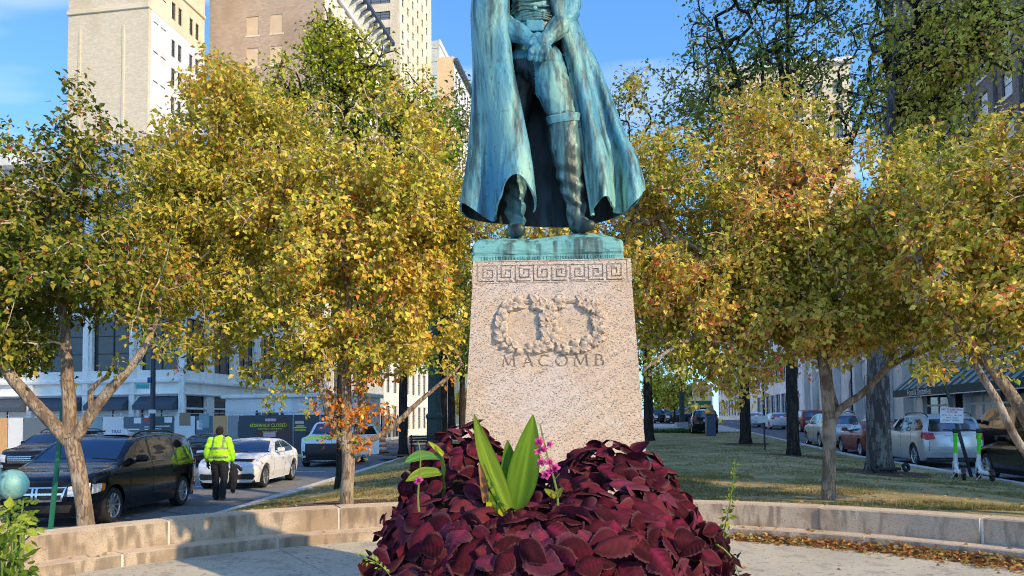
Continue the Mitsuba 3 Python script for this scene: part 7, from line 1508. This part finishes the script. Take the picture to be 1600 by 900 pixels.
g = np.random.default_rng(4); n = 1200; P = np.stack([b[0] + g.uniform(-2.1, 2.6, n), D - 1.2 + g.uniform(-.5, .3, n), .45 + .35 * g.random(n)], 1); v, f, k = leaf_mesh(P, g.normal(size=(n, 3)), g.normal(size=(n, 3)) + [0, 0, 1], np.full(n, .16), .4, .2, False); obj('groundcover', (v, f), 'leaf_thin', K, color=np.repeat(np.array([(.08, .16, .03), (.16, .26, .05)])[g.integers(0, 2, n)], k, 0), kind='stuff')
K = thing('stop_sign', 'small red sign by the kerb far along the right street', 'sign'); D = 62; b = W(1241, 650, D); zb_ = float(zR(D)); obj('post', MB().tube([(b[0], D, zb_), (b[0], D, W(1241, 606, D)[2])], .04, 6).mesh(), 'dark_metal', K); c = W(1241, 618, D); obj('plate', (lambda m: (m[0], m[1]))(prism([(c[0] + .42 * math.cos(a), c[2] + .42 * math.sin(a)) for a in np.radians(np.arange(22.5, 360, 45))], D - .06, D - .04, 'y')), 'sign_red', K)
v, f = textm('STOP', .26, .004, True); obj('lettering', (v[:, [0, 2, 1]] * [1, -1, 1] + [c[0], D - .062, c[2] - .13], f[:, ::-1]), 'white_paint', K)
# rental scooters
def scooter(lab, px, D, yaw):
    K = thing('kick_scooter', lab, 'scooter', 'lime stemmed rental scooters by the leaning sign'); b = W(px, 760, D); M = TW(mat4(rotz(yaw), (b[0], D, float(lawn_z(b[0], D)) if b[0] < xR(D) - .2 else float(zR(D)) + .14)))
    w = lathe([(.06, -.03), (.105, -.03), (.115, 0), (.105, .03), (.06, .03)], 22)
    for x in (.46, -.46): obj('wheel', (w[0] @ rotx(math.pi / 2).T + [x, 0, .115], w[1]), 'black_rubber', K, smooth=40, to_world=M)
    obj('deck', smoothed(m3.Manifold.hull_points(boxm((-.40, -.085, .13), (.26, .085, .20), .02)[0]), .05, 2), 'white_paint', K, smooth=40, to_world=M)
    obj('fork', MB().tube(catmull([(.24, 0, .18), (.36, 0, .24), (.42, 0, .38)], 8), .042, 9).tube([(.42, -.05, .38), (.46, -.05, .12)], .014, 6).tube([(.42, .05, .38), (.46, .05, .12)], .014, 6).mesh(), 'white_paint', K, smooth=50, to_world=M)
    obj('stem', MB().tube([(.42, 0, .36), (.385, 0, .58)], [.05, .042], 10).mesh(), 'white_paint', K, smooth=50, to_world=M); obj('stem_sleeve', MB().tube([(.385, 0, .58), (.345, 0, .86), (.315, 0, 1.06)], [.040, .040, .055], 10).mesh(), 'lime_plastic', K, smooth=50, to_world=M)
    obj('handlebar', MB().tube(catmull([(.27, -.27, 1.13), (.29, -.12, 1.12), (.31, 0, 1.10), (.29, .12, 1.12), (.27, .27, 1.13)], 14), .017, 8).mesh(), 'black_plastic', K, smooth=True, to_world=M); obj('head_unit', MB().box((.28, -.06, 1.06), (.36, .06, 1.16), .02).mesh(), 'black_plastic', K, to_world=M)
    obj('mudguard', MB().tube(catmull([(-.34, 0, .21), (-.44, 0, .25), (-.54, 0, .21), (-.58, 0, .14)], 10), .035, 8).mesh(), 'dull_trim', K, smooth=True, to_world=M); obj('tail_light', MB().box((-.60, -.03, .16), (-.575, .03, .20), .005).mesh(), 'red_lens', K, to_world=M); obj('kickstand', MB().tube([(-.02, .08, .14), (-.06, .20, .005)], .01, 6).mesh(), 'alloy', K, to_world=M)
scooter('white rental scooter with lime stem, left of the leaning sign post', 1500, 17.9, math.radians(70)); scooter('white rental scooter with lime stem, right of the leaning sign post', 1540, 17.5, math.radians(75))
K = thing('fallen_scooter', 'dark scooter lying by the foot of the thick grey trunk', 'scooter'); b = W(1400, 745, 19.2); zb_ = float(lawn_z(b[0], 19.2)); M = TW(mat4(rotz(.3), (b[0] - .2, 19.0, zb_ + .05)))
obj('deck', MB().box((-.5, -.06, .05), (.25, .06, .13), .02).mesh(), 'black_plastic', K, to_world=M); w = lathe([(.05, -.03), (.11, -.03), (.115, 0), (.11, .03), (.05, .03)], 18)
for x in (-.5, .42): obj('wheel', (w[0] @ rotx(1.3).T + [x, -.02, .12], w[1]), 'black_rubber', K, smooth=40, to_world=M)
obj('stem', MB().tube([(.3, 0, .10), (.8, .25, .07)], .03, 8).mesh(), 'pale_blind', K, smooth=True, to_world=M)
